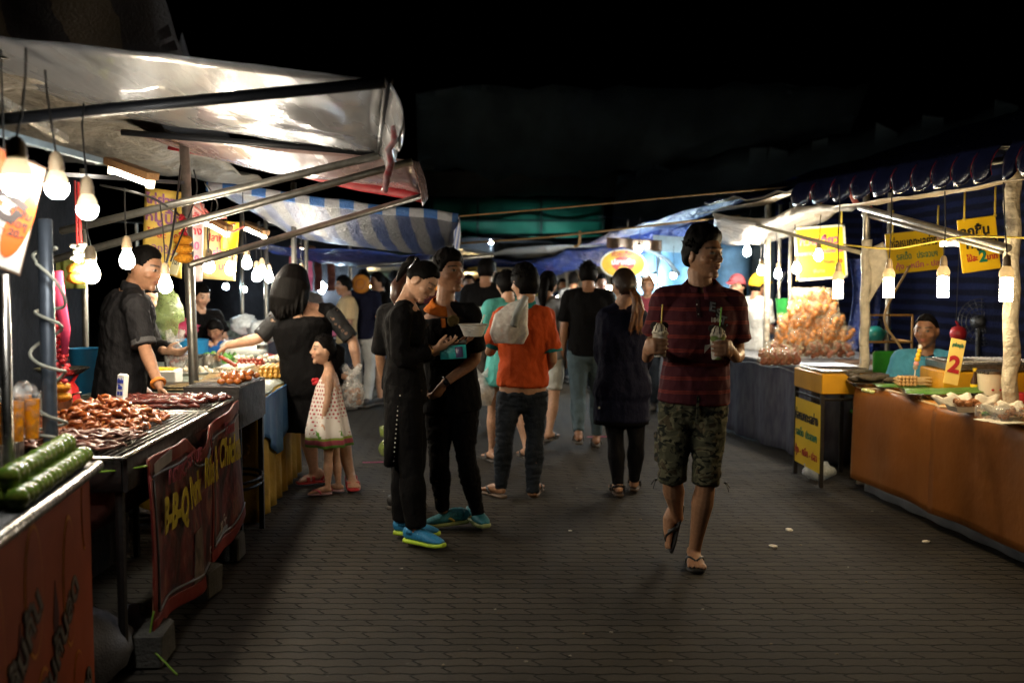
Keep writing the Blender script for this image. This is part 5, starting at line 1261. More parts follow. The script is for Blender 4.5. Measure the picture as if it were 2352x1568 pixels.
def coil_proto(i):
    mb = MB(); r = .021 + .004 * (i % 3); pts = [V((math.cos(a) * r * (1 + .3 * math.sin(a * 2 + i)), math.sin(a) * r, .006 * math.sin(a * 3 + i))) for a in [(.7 + .12 * i) + k * (4.6 + .3 * (i % 3)) / 10 for k in range(11)]]
    mb.tube(pts, [q * .68 for q in (.006, .010, .0125, .012, .0135, .012, .013, .0115, .0125, .010, .006)], 7, .6)
    for q, v in enumerate(mb.v): mb.v[q] = tuple(V(v) * (1 + .12 * mnoise.noise(V(v) * 60)))
    return mb
spots = []
for k in range(285):
    u, v = rnd.random(), rnd.random(); d = lerp(4.02, 4.66, v); x = lerp(fx(d) - .12, -2.02, u); e = math.sin(math.pi * u) ** .6 * math.sin(math.pi * v) ** .6
    spots.append((V((x, d, .868 + .115 * e * rnd.uniform(.15, 1))), rnd.uniform(0, 6.3), (rnd.uniform(-.5, .5), rnd.uniform(-.5, .5))))
pile('grilled_coil', 'grilled meat', 'curled grilled offal piece in the heap on the near grate', 'curled grilled pieces heaped on the near grate', [coil_proto(i) for i in range(6)], spots, COILM)
def strip_proto(i):
    mb = MB(); L = .13 + .03 * (i % 3); n = 9; pts = [V((L * (k / (n - 1) - .5), .012 * math.sin(k * .9 + i), .008 * math.sin(k * 1.3 + i * 2))) for k in range(n)]
    mb.loft(pts, [.006 + .0065 * math.sin(math.pi * (k + .5) / n) * (1 + .2 * math.sin(k * 2 + i)) for k in range(n)], [.0055] * n, (0, 1, 0), 9, .6)
    for q, v in enumerate(mb.v): mb.v[q] = tuple(V(v) + V((0, 1, .6)) * .004 * mnoise.noise(V(v) * 70))
    return mb
spots = []
for k in range(230):
    u, v = rnd.random(), rnd.random(); d = lerp(3.70, 4.04, v); x = lerp(fx(d) - .11, -1.99, u)
    spots.append((V((x, d, .868 + .035 * math.sin(math.pi * v) * rnd.uniform(.0, 1) + .014 * rnd.random())), rnd.gauss(.15, .35), (rnd.uniform(-.15, .15), rnd.uniform(-.12, .12))))
pile('grilled_strip', 'grilled meat', 'flat strip of glazed grilled pork at the near end of the grate', 'glazed pork strips at the near end of the grate', [strip_proto(i) for i in range(6)], spots, STRIPM)
def long_proto(i):
    mb = MB(); L = .40; n = 18; pts = [V((L * (k / (n - 1) - .5), .012 * math.sin(k * .55 + i), .004 * math.sin(k * 1.7 + i))) for k in range(n)]
    mb.tube(pts, [.013 + .004 * math.sin(k * 2.1 + i) for k in range(n)], 9, .8); return mb
spots = [(V((-1.80 + rnd.uniform(-.06, .05), 4.95 + .038 * (k % 12) + rnd.uniform(-.006, .006), .875 + .022 * (k // 12))), rnd.gauss(0, .06), (0, 0, 0)[:2]) for k in range(20)]
pile('grilled_sausage', 'sausage', 'long dark glazed sausage laid across the far grate', 'long sausages across the far grate', [long_proto(i) for i in range(5)], spots, LONGM)
# price block, sauce cup, scale
def board(name, label, cat, c, w, h, th, yaw, lean, m, lines=(), border=None, roll=0):
    """upright board facing the camera side, with lettering children; lines = (text, u, v, size, material, bold, width)"""
    Mx = Matrix.Rotation(R(yaw), 3, 'Z') @ Matrix.Rotation(R(-lean), 3, 'X') @ Matrix.Rotation(R(roll), 3, 'Y'); c = V(c)
    mb = MB(); mb.rbox(c, (w, th, h), 0, min(.008, th * .3), Mx); t = tag(mb.build(name, m, None, loc=c), label, cat)
    x = Mx @ V((1, 0, 0)); y = Mx @ V((0, 0, 1)); o = Mx @ V((0, -1, 0))
    if border:
        for s_ in ((0, .5, w, .02), (0, -.5, w, .02), (.5, 0, .02, h), (-.5, 0, .02, h)):
            mb = MB(); mb.box(c + x * s_[0] * (w - .02) + y * s_[1] * (h - .02) + o * (th / 2 + .001), (s_[2], .004, s_[3]), 0, Mx); mb.build('border', border, t, 0)
    for tx, u, v, sz, mm, bold, wd in lines: text(tx, 'lettering', frame(c + x * u * w + y * v * h + o * (th / 2 + .003), x, y), sz, mm, t, bold, wd)
    return t
BLU = mat('ink_blue', (.03, .05, .35), .5); INKB = mat('ink_black', (.01, .012, .02), .5); INKR = mat('ink_red', (.42, .02, .03), .5); INKG = mat('ink_green', (.01, .18, .12), .5); INKP = mat('ink_pink', (.55, .10, .22), .5); WPL = mat('white_foam_board', (.68, .66, .62), .6, var=.06); YEL = mat('sign_yellow', (.78, .52, .015), .42, var=.08, scale=4)
board('price_block', 'thick white price block with blue writing leaning on the grate', 'price sign', at(281, 893, 5.05), .062, .155, .028, -32, 6, WPL, (('เนื้อย่าง', .05, .25, .030, BLU, .001, .045), ('ไม้ละ', .05, .05, .028, BLU, .001, .036), ('10 20', .05, -.15, .026, BLU, .001, .04)))
mb = MB(); c = V((-1.98, 4.35, .855)); mb.lathe([(0, 0), (.040, 0), (.043, .05), (.048, .125), (.050, .128), (.045, .126), (.040, .06), (0, .05)], c, 24); t = tag(mb.build('sauce_cup', STEELB, None, loc=c), 'steel sauce cup with a ladle beside the scale', 'cup')
mb = MB(); mb.tube([c + V((.01, 0, .06)), c + V((.06, -.02, .15)), c + V((.10, -.03, .16))], .004, 6); mb.build('ladle', STEELB, t, 180)
mb = MB(); c = V((-2.62, 4.9, .755)); mb.rbox(c, (.78, 2.2, .03), 0, .01); bt = tag(mb.build('table', IRON, None, loc=c), 'dark work table behind the barbecue stand', 'table')
for x, y in ((-2.95, 3.9), (-2.3, 3.9), (-2.95, 5.9), (-2.3, 5.9)):
    mb = MB(); mb.tube([V((x, y, 0)), V((x, y, .742))], .02, 8); mb.build('leg', IRON, bt)
REDP = mat('scale_red', (.50, .02, .02), .35, var=.15)
b = V((-2.36, 5.2, .77)); sc_t = thing('kitchen_scale', 'red dial scale with a steel pan between post and seller', 'scale', b)
mb = MB(); mb.loft([b, b + V((0, 0, .03)), b + V((0, 0, .17)), b + V((0, 0, .20))], [.10, .095, .072, .05], [.075, .07, .06, .045], (1, 0, 0), 20, 0, 4); mb.build('body', REDP, sc_t, 60)
Mf = Matrix.Rotation(R(90), 3, 'X'); Mf = Matrix.Rotation(R(-18), 3, 'Z') @ Mf; fc = b + V((-.028, -.066, .095))
mb = MB(); mb.lathe([(0, 0), (.082, 0), (.085, .012), (.080, .016), (.077, .010), (0, .010)], fc, 30, Mf); mb.build('dial', SW, sc_t)
mb = MB(); [mb.tube([fc + Mf @ V((math.cos(a) * .062, math.sin(a) * .062, .0115)), fc + Mf @ V((math.cos(a) * .073, math.sin(a) * .073, .0115))], .0016, 4) for a in [k * math.pi / 15 for k in range(30)]]; mb.build('dial_marking', INKB, sc_t, 0)
mb = MB(); mb.tube([fc + Mf @ V((0, -.01, .013)), fc + Mf @ V((.004, .06, .013))], .002, 5); mb.build('needle', INKR, sc_t)
mb = MB(); mb.lathe([(0, .012), (.022, .012), (.022, .0135), (0, .0135)], fc, 16, Mf); mb.build('hub', INKW, sc_t)
mb = MB(); [mb.tube([b + V((x, 0, .19)), b + V((x * 1.8, 0, .245))], .010, 8) for x in (-.045, .045)]; mb.tube([b + V((-.08, 0, .24)), b + V((.08, 0, .24))], .008, 8); mb.build('pan_bracket', REDP, sc_t)
mb = MB(); mb.lathe([(0, .246), (.10, .246), (.135, .272), (.138, .274), (.134, .276), (.09, .256), (0, .256)], b, 28); mb.build('pan', STEELB, sc_t)
# banners
def banner_mat():
    m, nt, b = nodes('meat_banner'); v = coords(nt, 'Object', (1, 1, .55)); f = noise_(nt, v, 7, 4, .6, .8)
    c = ramp(nt, f, [(.30, (.018, .008, .008)), (.44, (.05, .012, .012)), (.55, (.17, .02, .02)), (.62, (.26, .10, .06)), (.70, (.05, .015, .012))]); nt.links.new(c, b.inputs['Base Color']); b.inputs['Roughness'].default_value = .38
    bump_(nt, b, noise_(nt, coords(nt), 6, 3), .5, .03); return m
BAN = banner_mat(); BRED = mat('banner_red', (.22, .022, .013), .45, var=.2); BSIL = mat('banner_silver', (.22, .24, .27), .35, .2); YELI = mat('print_yellow', (.62, .46, .02), .5); PALE = mat('print_pale', (.45, .40, .36), .5); DRED = mat('print_dull_red', (.36, .05, .07), .5)
def bp(d, z, out=0):
    sag = .022 * math.sin(d * 7.3) * (1 - (z / .9)) + .010 * math.sin(d * 13 + z * 5); return V((fx(d) + .035 + sag + out, d, z))
def banner(d0, d1, zt, zb, label):
    t = None
    def f(u, v, o=0, m=0): d = lerp(d0, d1, u); return bp(d, lerp(zb(u), zt(u), v), o)
    mb = MB(); mb.sheet(lambda u, v: f(u, v), 26, 20, .004); o = tag(mb.build('banner', BAN, None, 180, loc=f(.5, 0)), label, 'banner')
    e = .055
    for nm, fn in (('border', lambda u, v: f(u, 1 - v * .085, .0045)), ('border', lambda u, v: f(u, v * .09, .0045)), ('border', lambda u, v: f(u * .05, lerp(.09, .915, v), .0045))):
        mb = MB(); mb.sheet(fn, 22, 8, .002); mb.build(nm, BRED, o, 180)
    for pts in ([f(u / 20 * .88 + .07, .885, .006) for u in range(21)], [f(u / 20 * .88 + .07, .12, .006) for u in range(21)], [f(.075, .13 + .74 * k / 10, .006) for k in range(11)]):
        mb = MB(); mb.tube(pts, .006, 6); mb.build('silver_line', BSIL, o, 180)
    return o, f
b1, fb1 = banner(3.80, 4.76, lambda u: .81 - .09 * sstep(.55, .8, u) * (1 - sstep(.85, 1, u)), lambda u: .12 - .06 * u, 'dark red B-B-Q banner hung along the front of the barbecue stand'); b2, fb2 = banner(4.77, 5.42, lambda u: .80 + .05 * u, lambda u: .12 + .10 * sstep(.6, 1, u), 'dark red Chicken banner further along the barbecue stand')
def btext(tx, d, z, size, m, parent, bold=0, wx=1.0, nm='lettering'):
    return text(tx, nm, None, size, m, parent, bold, depth=.001, warp=lambda c: bp(d + c.x * wx, z + c.y, .018 + c.z))
btext('B-B-Q', 4.15, .53, .20, YELI, b1, .009, .52); btext('Pork', 4.42, .56, .19, YELI, b1, .007, .55); btext('Ribs', 4.66, .60, .19, YELI, b1, .006, .48); btext('&', 4.84, .60, .24, YELI, b2, .007, .8); btext('Chicken', 5.14, .62, .20, YELI, b2, .006, .55)
btext('INSTINCT', 4.17, .69, .085, DRED, b1, .002, .62); btext('SOFTUE', 4.42, .705, .085, DRED, b1, .002, .8); btext('Texas', 5.1, .745, .085, DRED, b2, .003, .8); btext('tan Fr', 5.0, .27, .10, PALE, b2, .001, .7); btext('F', 4.68, .20, .09, PALE, b1, .001, .7)
mb = MB(); mb.sheet(lambda u, v: bp(3.90 + .20 * u, .725 + .05 * v + .03 * u, .007), 4, 3, .002); mb.build('pale_print_block', PALE, b1)
mb = MB(); mb.sheet(lambda u, v: bp(4.36 + .17 * u + .03 * v, .15 + .22 * v, .007), 6, 6, .002); mb.build('pale_photo_print', mat('print_ribs', (.20, .14, .11), .5, var=.7, scale=18), b1)
mb = MB(); mb.sheet(lambda u, v: bp(4.83 + .30 * u, .20 + .035 * v, .007), 6, 3, .002); mb.build('silver_band', BSIL, b2)
GT = mat('green_twine', (.20, .35, .03), .6); cable([V((fx(3.8) + .04, 3.79, .79)), V((-1.50, 3.6, .805)), V((-1.7, 3.55, .81))], .004, GT, 'green twine tying the banner corner', 'twine', 'twine'); cable([V((fx(3.8) + .05, 3.80, .22)), V((fx(3.8) + .04, 3.78, .10)), V((fx(3.8) + .12, 3.74, .03)), V((fx(3.8) + .17, 3.70, .008))], .004, GT, 'loose green twine at the foot of the banner', 'twine', 'twine')
# sack in the dark under the grill
mb = MB(); c = V((-1.62, 3.62, .13)); Ms = Matrix.Rotation(R(70), 3, 'Z') @ Matrix.Rotation(R(12), 3, 'Y')
mb.ball(c, (.25, .16, .15), Ms, 26, 18, lambda d: 1 + .10 * mnoise.noise(d * 3) + .05 * mnoise.noise(d * 9)); sk_ = tag(mb.build('sack', mat('woven_sack', (.15, .16, .20), .6, var=.3, bump=.5, bscale=120), None, 180, loc=V((c.x, c.y, 0))), 'pale woven sack lying in the dark under the barbecue stand', 'sack')
mb = MB(); p = c + Ms @ V((.24, 0, .02)); mb.tube([p, p + V((.04, .03, .06)), p + V((.02, .02, .10))], [.05, .03, .045], 10, .4); mb.build('tied_neck', MATS['woven_sack'], sk_, 180)
# second charcoal box on legs
g2 = thing('charcoal_grill', 'black charcoal box grill on thin legs between banner and blue cloth', 'grill', (-1.64, 5.72, 0))
mb = MB(); 
for x, y, w, d in ((-1.51, 5.74, .016, .58), (-1.80, 5.74, .016, .58), (-1.655, 5.455, .30, .014), (-1.655, 6.03, .30, .014)): mb.box((x, y, .80), (w, d, .215))
mb.box((-1.655, 5.74, .685), (.29, .57, .012)); mb.build('fire_box', IRON, g2, 0)
mb = MB()
for k in range(15): mb.box((-1.655, 5.47 + k * .039, .914), (.31, .012, .008))
mb.tube([V((-1.50, 5.455, .912)), V((-1.81, 5.455, .912))], .008, 6); mb.build('grate_slat', IRON, g2, 0)
for x, y in ((-1.52, 5.50), (-1.79, 5.50), (-1.52, 5.98), (-1.79, 5.98)):
    mb = MB(); mb.box((x, y, .34), (.028, .028, .68)); mb.build('leg', IRON, g2, 0)
mb = MB(); [mb.tube([V((-1.655 + math.cos(a) * .19, 5.74 + math.sin(a) * .28, .36 - q)) for a in [k * math.pi / 10 for k in range(21)]], .010, 6) for q in (0, .035)]; mb.build('foot_ring', IRON, g2, 180)
# skewer table
CLB = mat('cloth_blue', (.03, .13, .35), .7, var=.4, scale=4, bump=.4, bscale=6, bd=.05, rgb2=(.10, .25, .48)); CLY = mat('cloth_yellow', (.45, .27, .02), .75, var=.3, scale=5, bump=.4, bscale=7, bd=.05); MARB = mat('grey_green_oilcloth', (.26, .29, .25), .35, var=.7, scale=24, bump=.3, rgb2=(.06, .08, .06))
def gx(d): return -1.575 - .065 * (d - 6.1)
st = thing('food_table', 'skewer table with blue and yellow cloth and grey oilcloth top', 'table', (-2.2, 7.0, 0))
def tt(u, v): d = lerp(6.08, 7.72, v); return V((lerp(gx(d) + .012 * math.sin(d * 9), -2.65, u), d, .785 - .02 * sstep(.04, 0, u)))
mb = MB(); mb.sheet(tt, 20, 20, .03); mb.build('table_top', MARB, st, 60)
mb = MB(); mb.sheet(lambda u, v: V((gx(lerp(6.06, 7.74, u)) + .012 + .02 * math.sin(u * 46) * (1 - v), lerp(6.06, 7.74, u), lerp(.012, .77, v))), 70, 8, .004); mb.build('yellow_cloth', CLY, st, 180)
mb = MB(); mb.sheet(lambda u, v: V((gx(lerp(6.06, 7.74, u)) + .030 + .012 * math.sin(u * 46) * (1 - v), lerp(6.06, 7.74, u), lerp(.43 + .10 * math.sin(u * 9.5 + 1), .768, v))), 70, 8, .004); mb.build('blue_cloth', CLB, st, 180)
mb = MB(); mb.sheet(lambda u, v: V((lerp(gx(6.08) + .02, -2.6, u), 6.055 + .01 * math.sin(u * 40) * (1 - v), lerp(.015, .77, v))), 40, 6, .004); mb.build('yellow_cloth', CLY, st, 180)
for x, y in ((-1.65, 6.15), (-2.6, 6.15), (-1.75, 7.6), (-2.6, 7.6)): mb = MB(); mb.tube([V((x, y, 0)), V((x, y, .77))], .018, 8); mb.build('leg', IRON, st)
t2 = thing('food_table', 'raised back table carrying pots, greens and trays', 'table', (-2.75, 7.9, 0)); mb = MB(); mb.rbox((-2.55, 8.45, .80), (1.35, 1.3, .03), 0, .01); mb.build('table_top', MARB, t2)
for x, y in ((-1.95, 7.9), (-3.1, 7.9), (-1.95, 9.0), (-3.1, 9.0)): mb = MB(); mb.tube([V((x, y, 0)), V((x, y, .79))], .018, 8); mb.build('leg', IRON, t2)
BAM = mat('bamboo', (.55, .40, .20)); BALLY = mat('fried_ball_yellow', (.62, .33, .05), .35, var=.5, scale=60, bump=.3, coat=.2); BALLO = mat('glazed_ball_orange', (.60, .17, .02), .25, var=.5, scale=60, bump=.3, coat=.5); BALLW = mat('pale_fishball', (.66, .58, .42), .35, var=.25, scale=50); GLZ = mat('glazed_chicken', (.52, .15, .02), .25, var=.6, scale=50, bump=.6, coat=.5, rgb2=(.2, .04, .01))
def skewer_proto(name, label, group, m, n=4, r=.016, flat=1.0, L=.24):
    t = thing(name, label, 'skewer', (0, 0, 0), group); mb = MB(); mb.tube([V((-L * .5, 0, 0)), V((L * .5, 0, 0))], .0022, 5); mb.build('stick', BAM, t)
    me = None
    for k in range(n):
        x = L * .5 - .02 - k * r * 1.9
        if me is None: mb = MB(); mb.ball((0, 0, 0), (r, r * flat, r * flat), None, 10, 7, lambda d: 1 + .08 * mnoise.noise(d * 3)); o = mb.build('food_ball', m, t, 180); me = o.data; o.location = (x, 0, 0)
        else: o = bpy.data.objects.new('food_ball', me); COL.objects.link(o); o.parent = t; o.location = (x, 0, 0)
    return t
def lay(proto, spots):
    for i, (p, rz_, ty) in enumerate(spots):
        if i == 0: o = proto; o.location = V(p); o.rotation_euler = (0, ty, rz_)
        else: copy_tree(proto, V(p), rot=(random.uniform(0, 6), ty, rz_))
def rows(px0, py0, d0, px1, py1, d1, n, layers, rz_, dz=.024, ty=0.0):
    a, b = at(px0, py0, d0), at(px1, py1, d1); a.z = b.z = 0; out = []
    for l in range(layers):
        for k in range(n - l): p = lerp(a, b, (k + .5 * l) / max(1, n - 1)); out.append((V((p.x, p.y, .818 + l * dz)), rz_ + random.uniform(-.08, .08), ty))
    return out
lay(skewer_proto('skewer', 'skewer of yellow fried balls stacked at the table corner', 'yellow ball skewers at the table corner', BALLY, 5, .019), rows(612, 880, 7.1, 632, 858, 7.55, 9, 3, .25))
lay(skewer_proto('skewer', 'skewer of orange glazed balls beside the steel post', 'orange ball skewers beside the post', BALLO, 5, .017), rows(500, 885, 6.55, 520, 866, 7.05, 11, 2, .1))
lay(skewer_proto('skewer', 'skewer of pale fishballs behind the orange skewers', 'pale fishball skewers', BALLW, 6, .018), rows(520, 862, 7.1, 555, 850, 7.5, 8, 3, .12))
lay(skewer_proto('skewer', 'skewer of red sausage balls behind the pale skewers', 'red sausage skewers behind the pale ones', SAUS, 6, .017), rows(560, 846, 7.6, 580, 840, 7.72, 4, 4, .2))
lay(skewer_proto('chicken_skewer', 'glazed chicken skewer cooking on the black charcoal box', 'glazed chicken skewers on the black box', GLZ, 3, .024, .7, .26), [(V((-1.655 + random.uniform(-.02, .02), 5.56 + .045 * k, .938 + .02 * (k % 2))), random.uniform(-.1, .1), 0) for k in range(9)])
lay(skewer_proto('skewer', 'bare-stick skewer bundled at the near edge of the table', 'bamboo skewers at the near edge of the table', BALLO, 2, .015, 1, .3), [(V((-2.05 + random.uniform(-.03, .03), 6.22 + .03 * k, .82 + .012 * (k % 2))), random.uniform(-.05, .05), 0) for k in range(10)])
GRN = mat('leafy_green', (.05, .17, .02), .45, var=.5, scale=40, bump=.5, rgb2=(.09, .26, .03))
def leaves(c, n, R_, label, name='leafy_greens', m=GRN, lift=.10):
    mb = MB(); rn = random.Random(n)
    for k in range(n):
        p = V(c) + V((max(-1.4, min(1.4, rn.gauss(0, .8))) * R_, max(-1.4, min(1.4, rn.gauss(0, .8))) * R_ * .6, abs(max(-1.5, min(1.5, rn.gauss(0, 1)))) * lift * .5)); a = rn.uniform(0, 6.3); L = rn.uniform(.03, .07); d = V((math.cos(a), math.sin(a), rn.uniform(-.2, .9))).normalized()
        mb.loft([p, p + d * L * .5 + V((0, 0, .008)), p + d * L], [.006, L * .33, .003], [.0015] * 3, d.orthogonal(), 6)
    return tag(mb.build(name, m, None, 60, loc=V(c)), label, 'vegetables')
leaves(V((-2.36, 7.93, .83)), 130, .10, 'heap of leafy greens under the reaching hand'); leaves(V((-1.95, 5.95, .70)), 60, .08, 'dark greens in the gap behind the far grate')
def tray(c, w, d, label, m=STEELB, h=.03, rz_=0, handles=False):
    t = thing('steel_tray' if m == STEELB else 'tray', label, 'tray', c); mb = MB(); M3 = Matrix.Rotation(rz_, 3, 'Z'); c = V(c)
    def q(x, y, z): return c + M3 @ V((x * w / 2, y * d / 2, z))
    rings = []
    for k, z in ((.92, 0), (1.0, h), (1.04, h), (1.04, h + .003), (.985, h + .003), (.90, .004)):
        rings.append([q(x * k, y * k, z) for x, y in ((-1, -.85), (-.85, -1), (.85, -1), (1, -.85), (1, .85), (.85, 1), (-.85, 1), (-1, .85))])
    mb.rings(rings); mb.build('pan', m, t, 60)
    if handles:
        for sx in (-1, 1): mb = MB(); mb.tube([q(sx, -.3, h), q(sx * 1.12, -.25, h + .05), q(sx * 1.12, .25, h + .05), q(sx, .3, h)], .008, 7); mb.build('handle', IRON, t, 180)
    return t
def lumps(name, label, cat, group, m, c, w, d, n, r, h=.02, seed=1):
    rn = random.Random(seed); protos = []
    for i in range(3): mb = MB(); mb.ball((0, 0, 0), (r, r * .85, r * .75), None, 8, 6, lambda q: 1 + .25 * mnoise.noise(q * 1.7 + V((i * 3, 0, 0)))); protos.append(mb)
    P = []
    for k in range(n):
        if k < 3: o = tag(protos[k].build(name, m, None, 180), label, cat, group); P.append(o)
        else: o = P[k % 3].copy(); COL.objects.link(o)
        o.location = V(c) + V((rn.uniform(-w, w) / 2, rn.uniform(-d, d) / 2, r + h * rn.random())); o.rotation_euler = (rn.random() * 3, rn.random() * 3, rn.random() * 6)
tray(V((-2.10, 8.15, .817)), .42, .34, 'steel tray of white fishballs with black handles', STEELB, .035, 0, True); lumps('fishball', 'loose white fishball in the handled steel tray', 'fishball', 'loose fishballs in the steel tray', BALLW, (-2.10, 8.15, .822), .36, .28, 60, .018, .04)
tray(V((-2.30, 7.45, .80)), .36, .26, 'white tray of squid pieces between skewers', WPL, .025, .1); lumps('squid_piece', 'pale squid piece on the white tray', 'seafood', 'squid pieces on the white tray', BALLW, (-2.30, 7.45, .808), .3, .2, 26, .02, .02, 4)
tray(V((-2.15, 6.42, .80)), .5, .30, 'long steel tray behind the charcoal box', STEELB, .03, .05)
def pot(c, r, h, label, m=STEELB, name='steel_pot'):
    mb = MB(); mb.lathe([(0, 0), (r * .82, 0), (r * .95, .015), (r, h), (r * 1.08, h + .003), (r * 1.08, h + .008), (r * .97, h + .006), (r * .9, .02), (0, .015)], V(c), 28); return tag(mb.build(name, m, None, loc=V(c)), label, 'pot')
pot(V((-2.50, 7.55, .80)), .14, .11, 'wide steel pot beside the gloved hands'); pot(V((-2.36, 7.72, .80)), .10, .12, 'smaller steel pot behind the leaning post')
mb = MB(); c = V((-2.42, 6.75, .80)); mb.rbox(c + V((0, 0, .05)), (.30, .22, .10), .1, .01); o = tag(mb.build('foam_box', WPL, None, loc=c), 'pale box with blue and yellow lining left of the post', 'box'); mb = MB(); mb.rbox(c + V((0, .0, .103)), (.27, .19, .008), .1, .003); mb.build('lining', YEL, o)
c = at(602, 824, 8.3); c.z = .817; jr = thing('jar', 'lidded jar with a red label behind the trays', 'jar', c); mb = MB(); mb.lathe([(0, 0), (.045, 0), (.048, .02), (.048, .10), (.035, .115), (0, .116)], c, 20); mb.build('glass', CLR, jr); mb = MB(); mb.lathe([(0, .117), (.042, .117), (.044, .15), (0, .152)], c, 20); mb.build('lid', STEELB, jr)
mb = MB(); c = at(560, 800, 9.0); c.z = .82; mb.rbox(c + V((0, 0, .07)), (.36, .3, .14), 0, .03); tag(mb.build('white_bag', mat('white_sack', (.6, .6, .55), .6, bump=.6), None, 180, loc=c), 'white rice sack behind the reaching arm', 'sack')
mb = MB(); c = at(575, 780, 9.6); c.z = .0; mb.lathe([(0, 0), (.2, 0), (.22, .75), (.24, .78), (.15, .8), (0, .79)], c, 24); tag(mb.build('red_stand', REDP, None, loc=c), 'orange-red round stand behind the reaching arm', 'stand')
BLP = mat('blue_plastic', (.02, .20, .42), .4, var=.15); 
p = at(200, 700, 6.6); c = V((p.x, 6.6, 0)); mb = MB(); mb.lathe([(0, .62), (.10, .62), (.118, 1.05), (.124, 1.055), (.112, 1.05), (.09, .64), (0, .63)], c, 24); tag(mb.build('bin', BLP, None, loc=c + V((0, 0, .62))), 'tall blue plastic bin behind the red scale', 'bin')
mb = MB(); mb.rbox(c + V((-.1, .05, .31)), (.8, .5, .60), 0, .02); tag(mb.build('crate_table', IRON, None, loc=c), 'dark box table under the blue bin', 'table')
mb = MB(); c = at(435, 770, 9.2); c.z = 0; mb.lathe([(0, .4), (.14, .4), (.17, .95), (.175, .96), (.15, .94), (0, .5)], c, 24); tag(mb.build('bucket', BLP, None, loc=c + V((0, 0, .4))), 'blue bucket behind the gloved hands', 'bucket')
PLAID = mat('yellow_green_plaid', (.30, .32, .06), .7, var=.6, scale=14, rgb2=(.10, .14, .04)); a = at(128, 590, 6.3); b = at(192, 590, 6.3)
mb = MB(); mb.sheet(lambda u, v: lerp(a, b, u) + V((0, .02 * math.sin(u * 14), -.20 * v)), 14, 8, .003); tag(mb.build('hanging_cloth', PLAID, None, 180, loc=a), 'yellow-green cloth hanging behind the garlands', 'cloth')
def clutter(px, py, d, m, label, w=.3, h=.3):
    c = at(px, py, d); mb = MB(); mb.ball(c, (w / 2, w * .35, h / 2), None, 16, 12, lambda q: 1 + .45 * mnoise.noise(q * 2.6 + V((px, 0, 0))) + .12 * mnoise.noise(q * 9)); tag(mb.build('plastic_bag', m, None, 180, loc=c - V((0, 0, h / 2))), label, 'bag')
LEAFB = film('bag_of_greens', (.20, .26, .10), .7, .3); WB = film('white_bag_film', (.6, .65, .68), .75, .3); PKB = mat('pink_plastic', (.5, .05, .12), .5)
clutter(383, 720, 7.4, LEAFB, 'clear bag of greens hanging left of the leaning post', .22, .34)
clutter(560, 745, 9.8, WB, 'white plastic bag hanging beyond the boy', .26, .20); clutter(605, 762, 9.5, WB, 'pale plastic bag right of the one beyond the boy', .3, .22); clutter(412, 753, 9.6, PKB, 'pink plastic tub behind the gloved hands', .34, .16)
# price sheets hung at the back
def sheet_sign(quad, d, m, label, lines, cat='price sheet', dz=0):
    a, b, c, e = [at(x, y, d) for x, y in quad]     # tl, tr, br, bl
    def f(u, v, o=0): return lerp(lerp(a, b, u), lerp(e, c, u), v) + V((0, -.01 * math.sin(u * 5 + v * 3) - o, 0))
    mb = MB(); mb.sheet(lambda u, v: f(u, v), 10, 12, .004); t = tag(mb.build('price_sheet', m, None, 180, loc=(a + c) / 2), label, cat)
    for tx, u, v, sz, mm, bold, wd in lines: text(tx, 'lettering', None, sz, mm, t, bold, wd, warp=lambda q, u=u, v=v: f(u + q.x / (b - a).length, v - q.y / (e - a).length, .006 + q.z))
    return t
YSH = mat('price_sheet_yellow', (.66, .48, .10), .5, var=.25, scale=6, translucent=.2); PSH = mat('price_sheet_pink', (.62, .45, .45), .5, var=.3, scale=5, translucent=.2); YSH2 = mat('price_sheet_cream', (.66, .52, .22), .5, var=.3, scale=5, translucent=.2); PUR = mat('ink_purple', (.22, .08, .20), .5)
sheet_sign(((334, 430), (420, 442), (418, 640), (328, 612)), 7.2, YSH, 'yellow price sheet behind the leaning post, with purple writing', (('ไก่ย่าง', .45, .14, .09, PUR, .003, None), ('หมูปิ้ง', .5, .34, .11, PUR, .003, None), ('ไม้ละ 10', .5, .55, .07, INKR, .001, None), ('ลูกชิ้น', .5, .72, .07, PUR, .001, None)))
sheet_sign(((424, 462), (468, 468), (466, 646), (424, 648)), 7.1, PSH, 'pale pink price sheet right of the leaning post', (('ไส้', .5, .2, .08, INKR, .002, None), ('ย่าง', .5, .36, .08, INKR, .002, None), ('20', .5, .55, .08, INKP, .002, None), ('30', .5, .72, .08, INKP, .002, None)))
sheet_sign(((470, 505), (549, 510), (541, 645), (466, 640)), 7.6, YSH2, 'cream and yellow price sheet with glare from the bulbs', (('ปลาหมึก', .45, .3, .08, INKR, .002, .18), ('ย่าง', .5, .55, .08, INKP, .002, None), ('20 บาท', .5, .78, .07, INKP, .001, None)))
sheet_sign(((510, 508), (549, 512), (546, 580), (508, 576)), 7.55, YEL, 'plain yellow card pinned over the cream price sheet', ())
board('price_tag', 'tilted pale tag reading 10 beside the leaning post', 'price tag', at(405, 600, 6.1), .05, .17, .004, 0, 0, mat('tag_cream', (.62, .58, .34), .6, var=.1), (('10.-', 0, -.02, .060, INKB, .0015, .042),), None, 17)
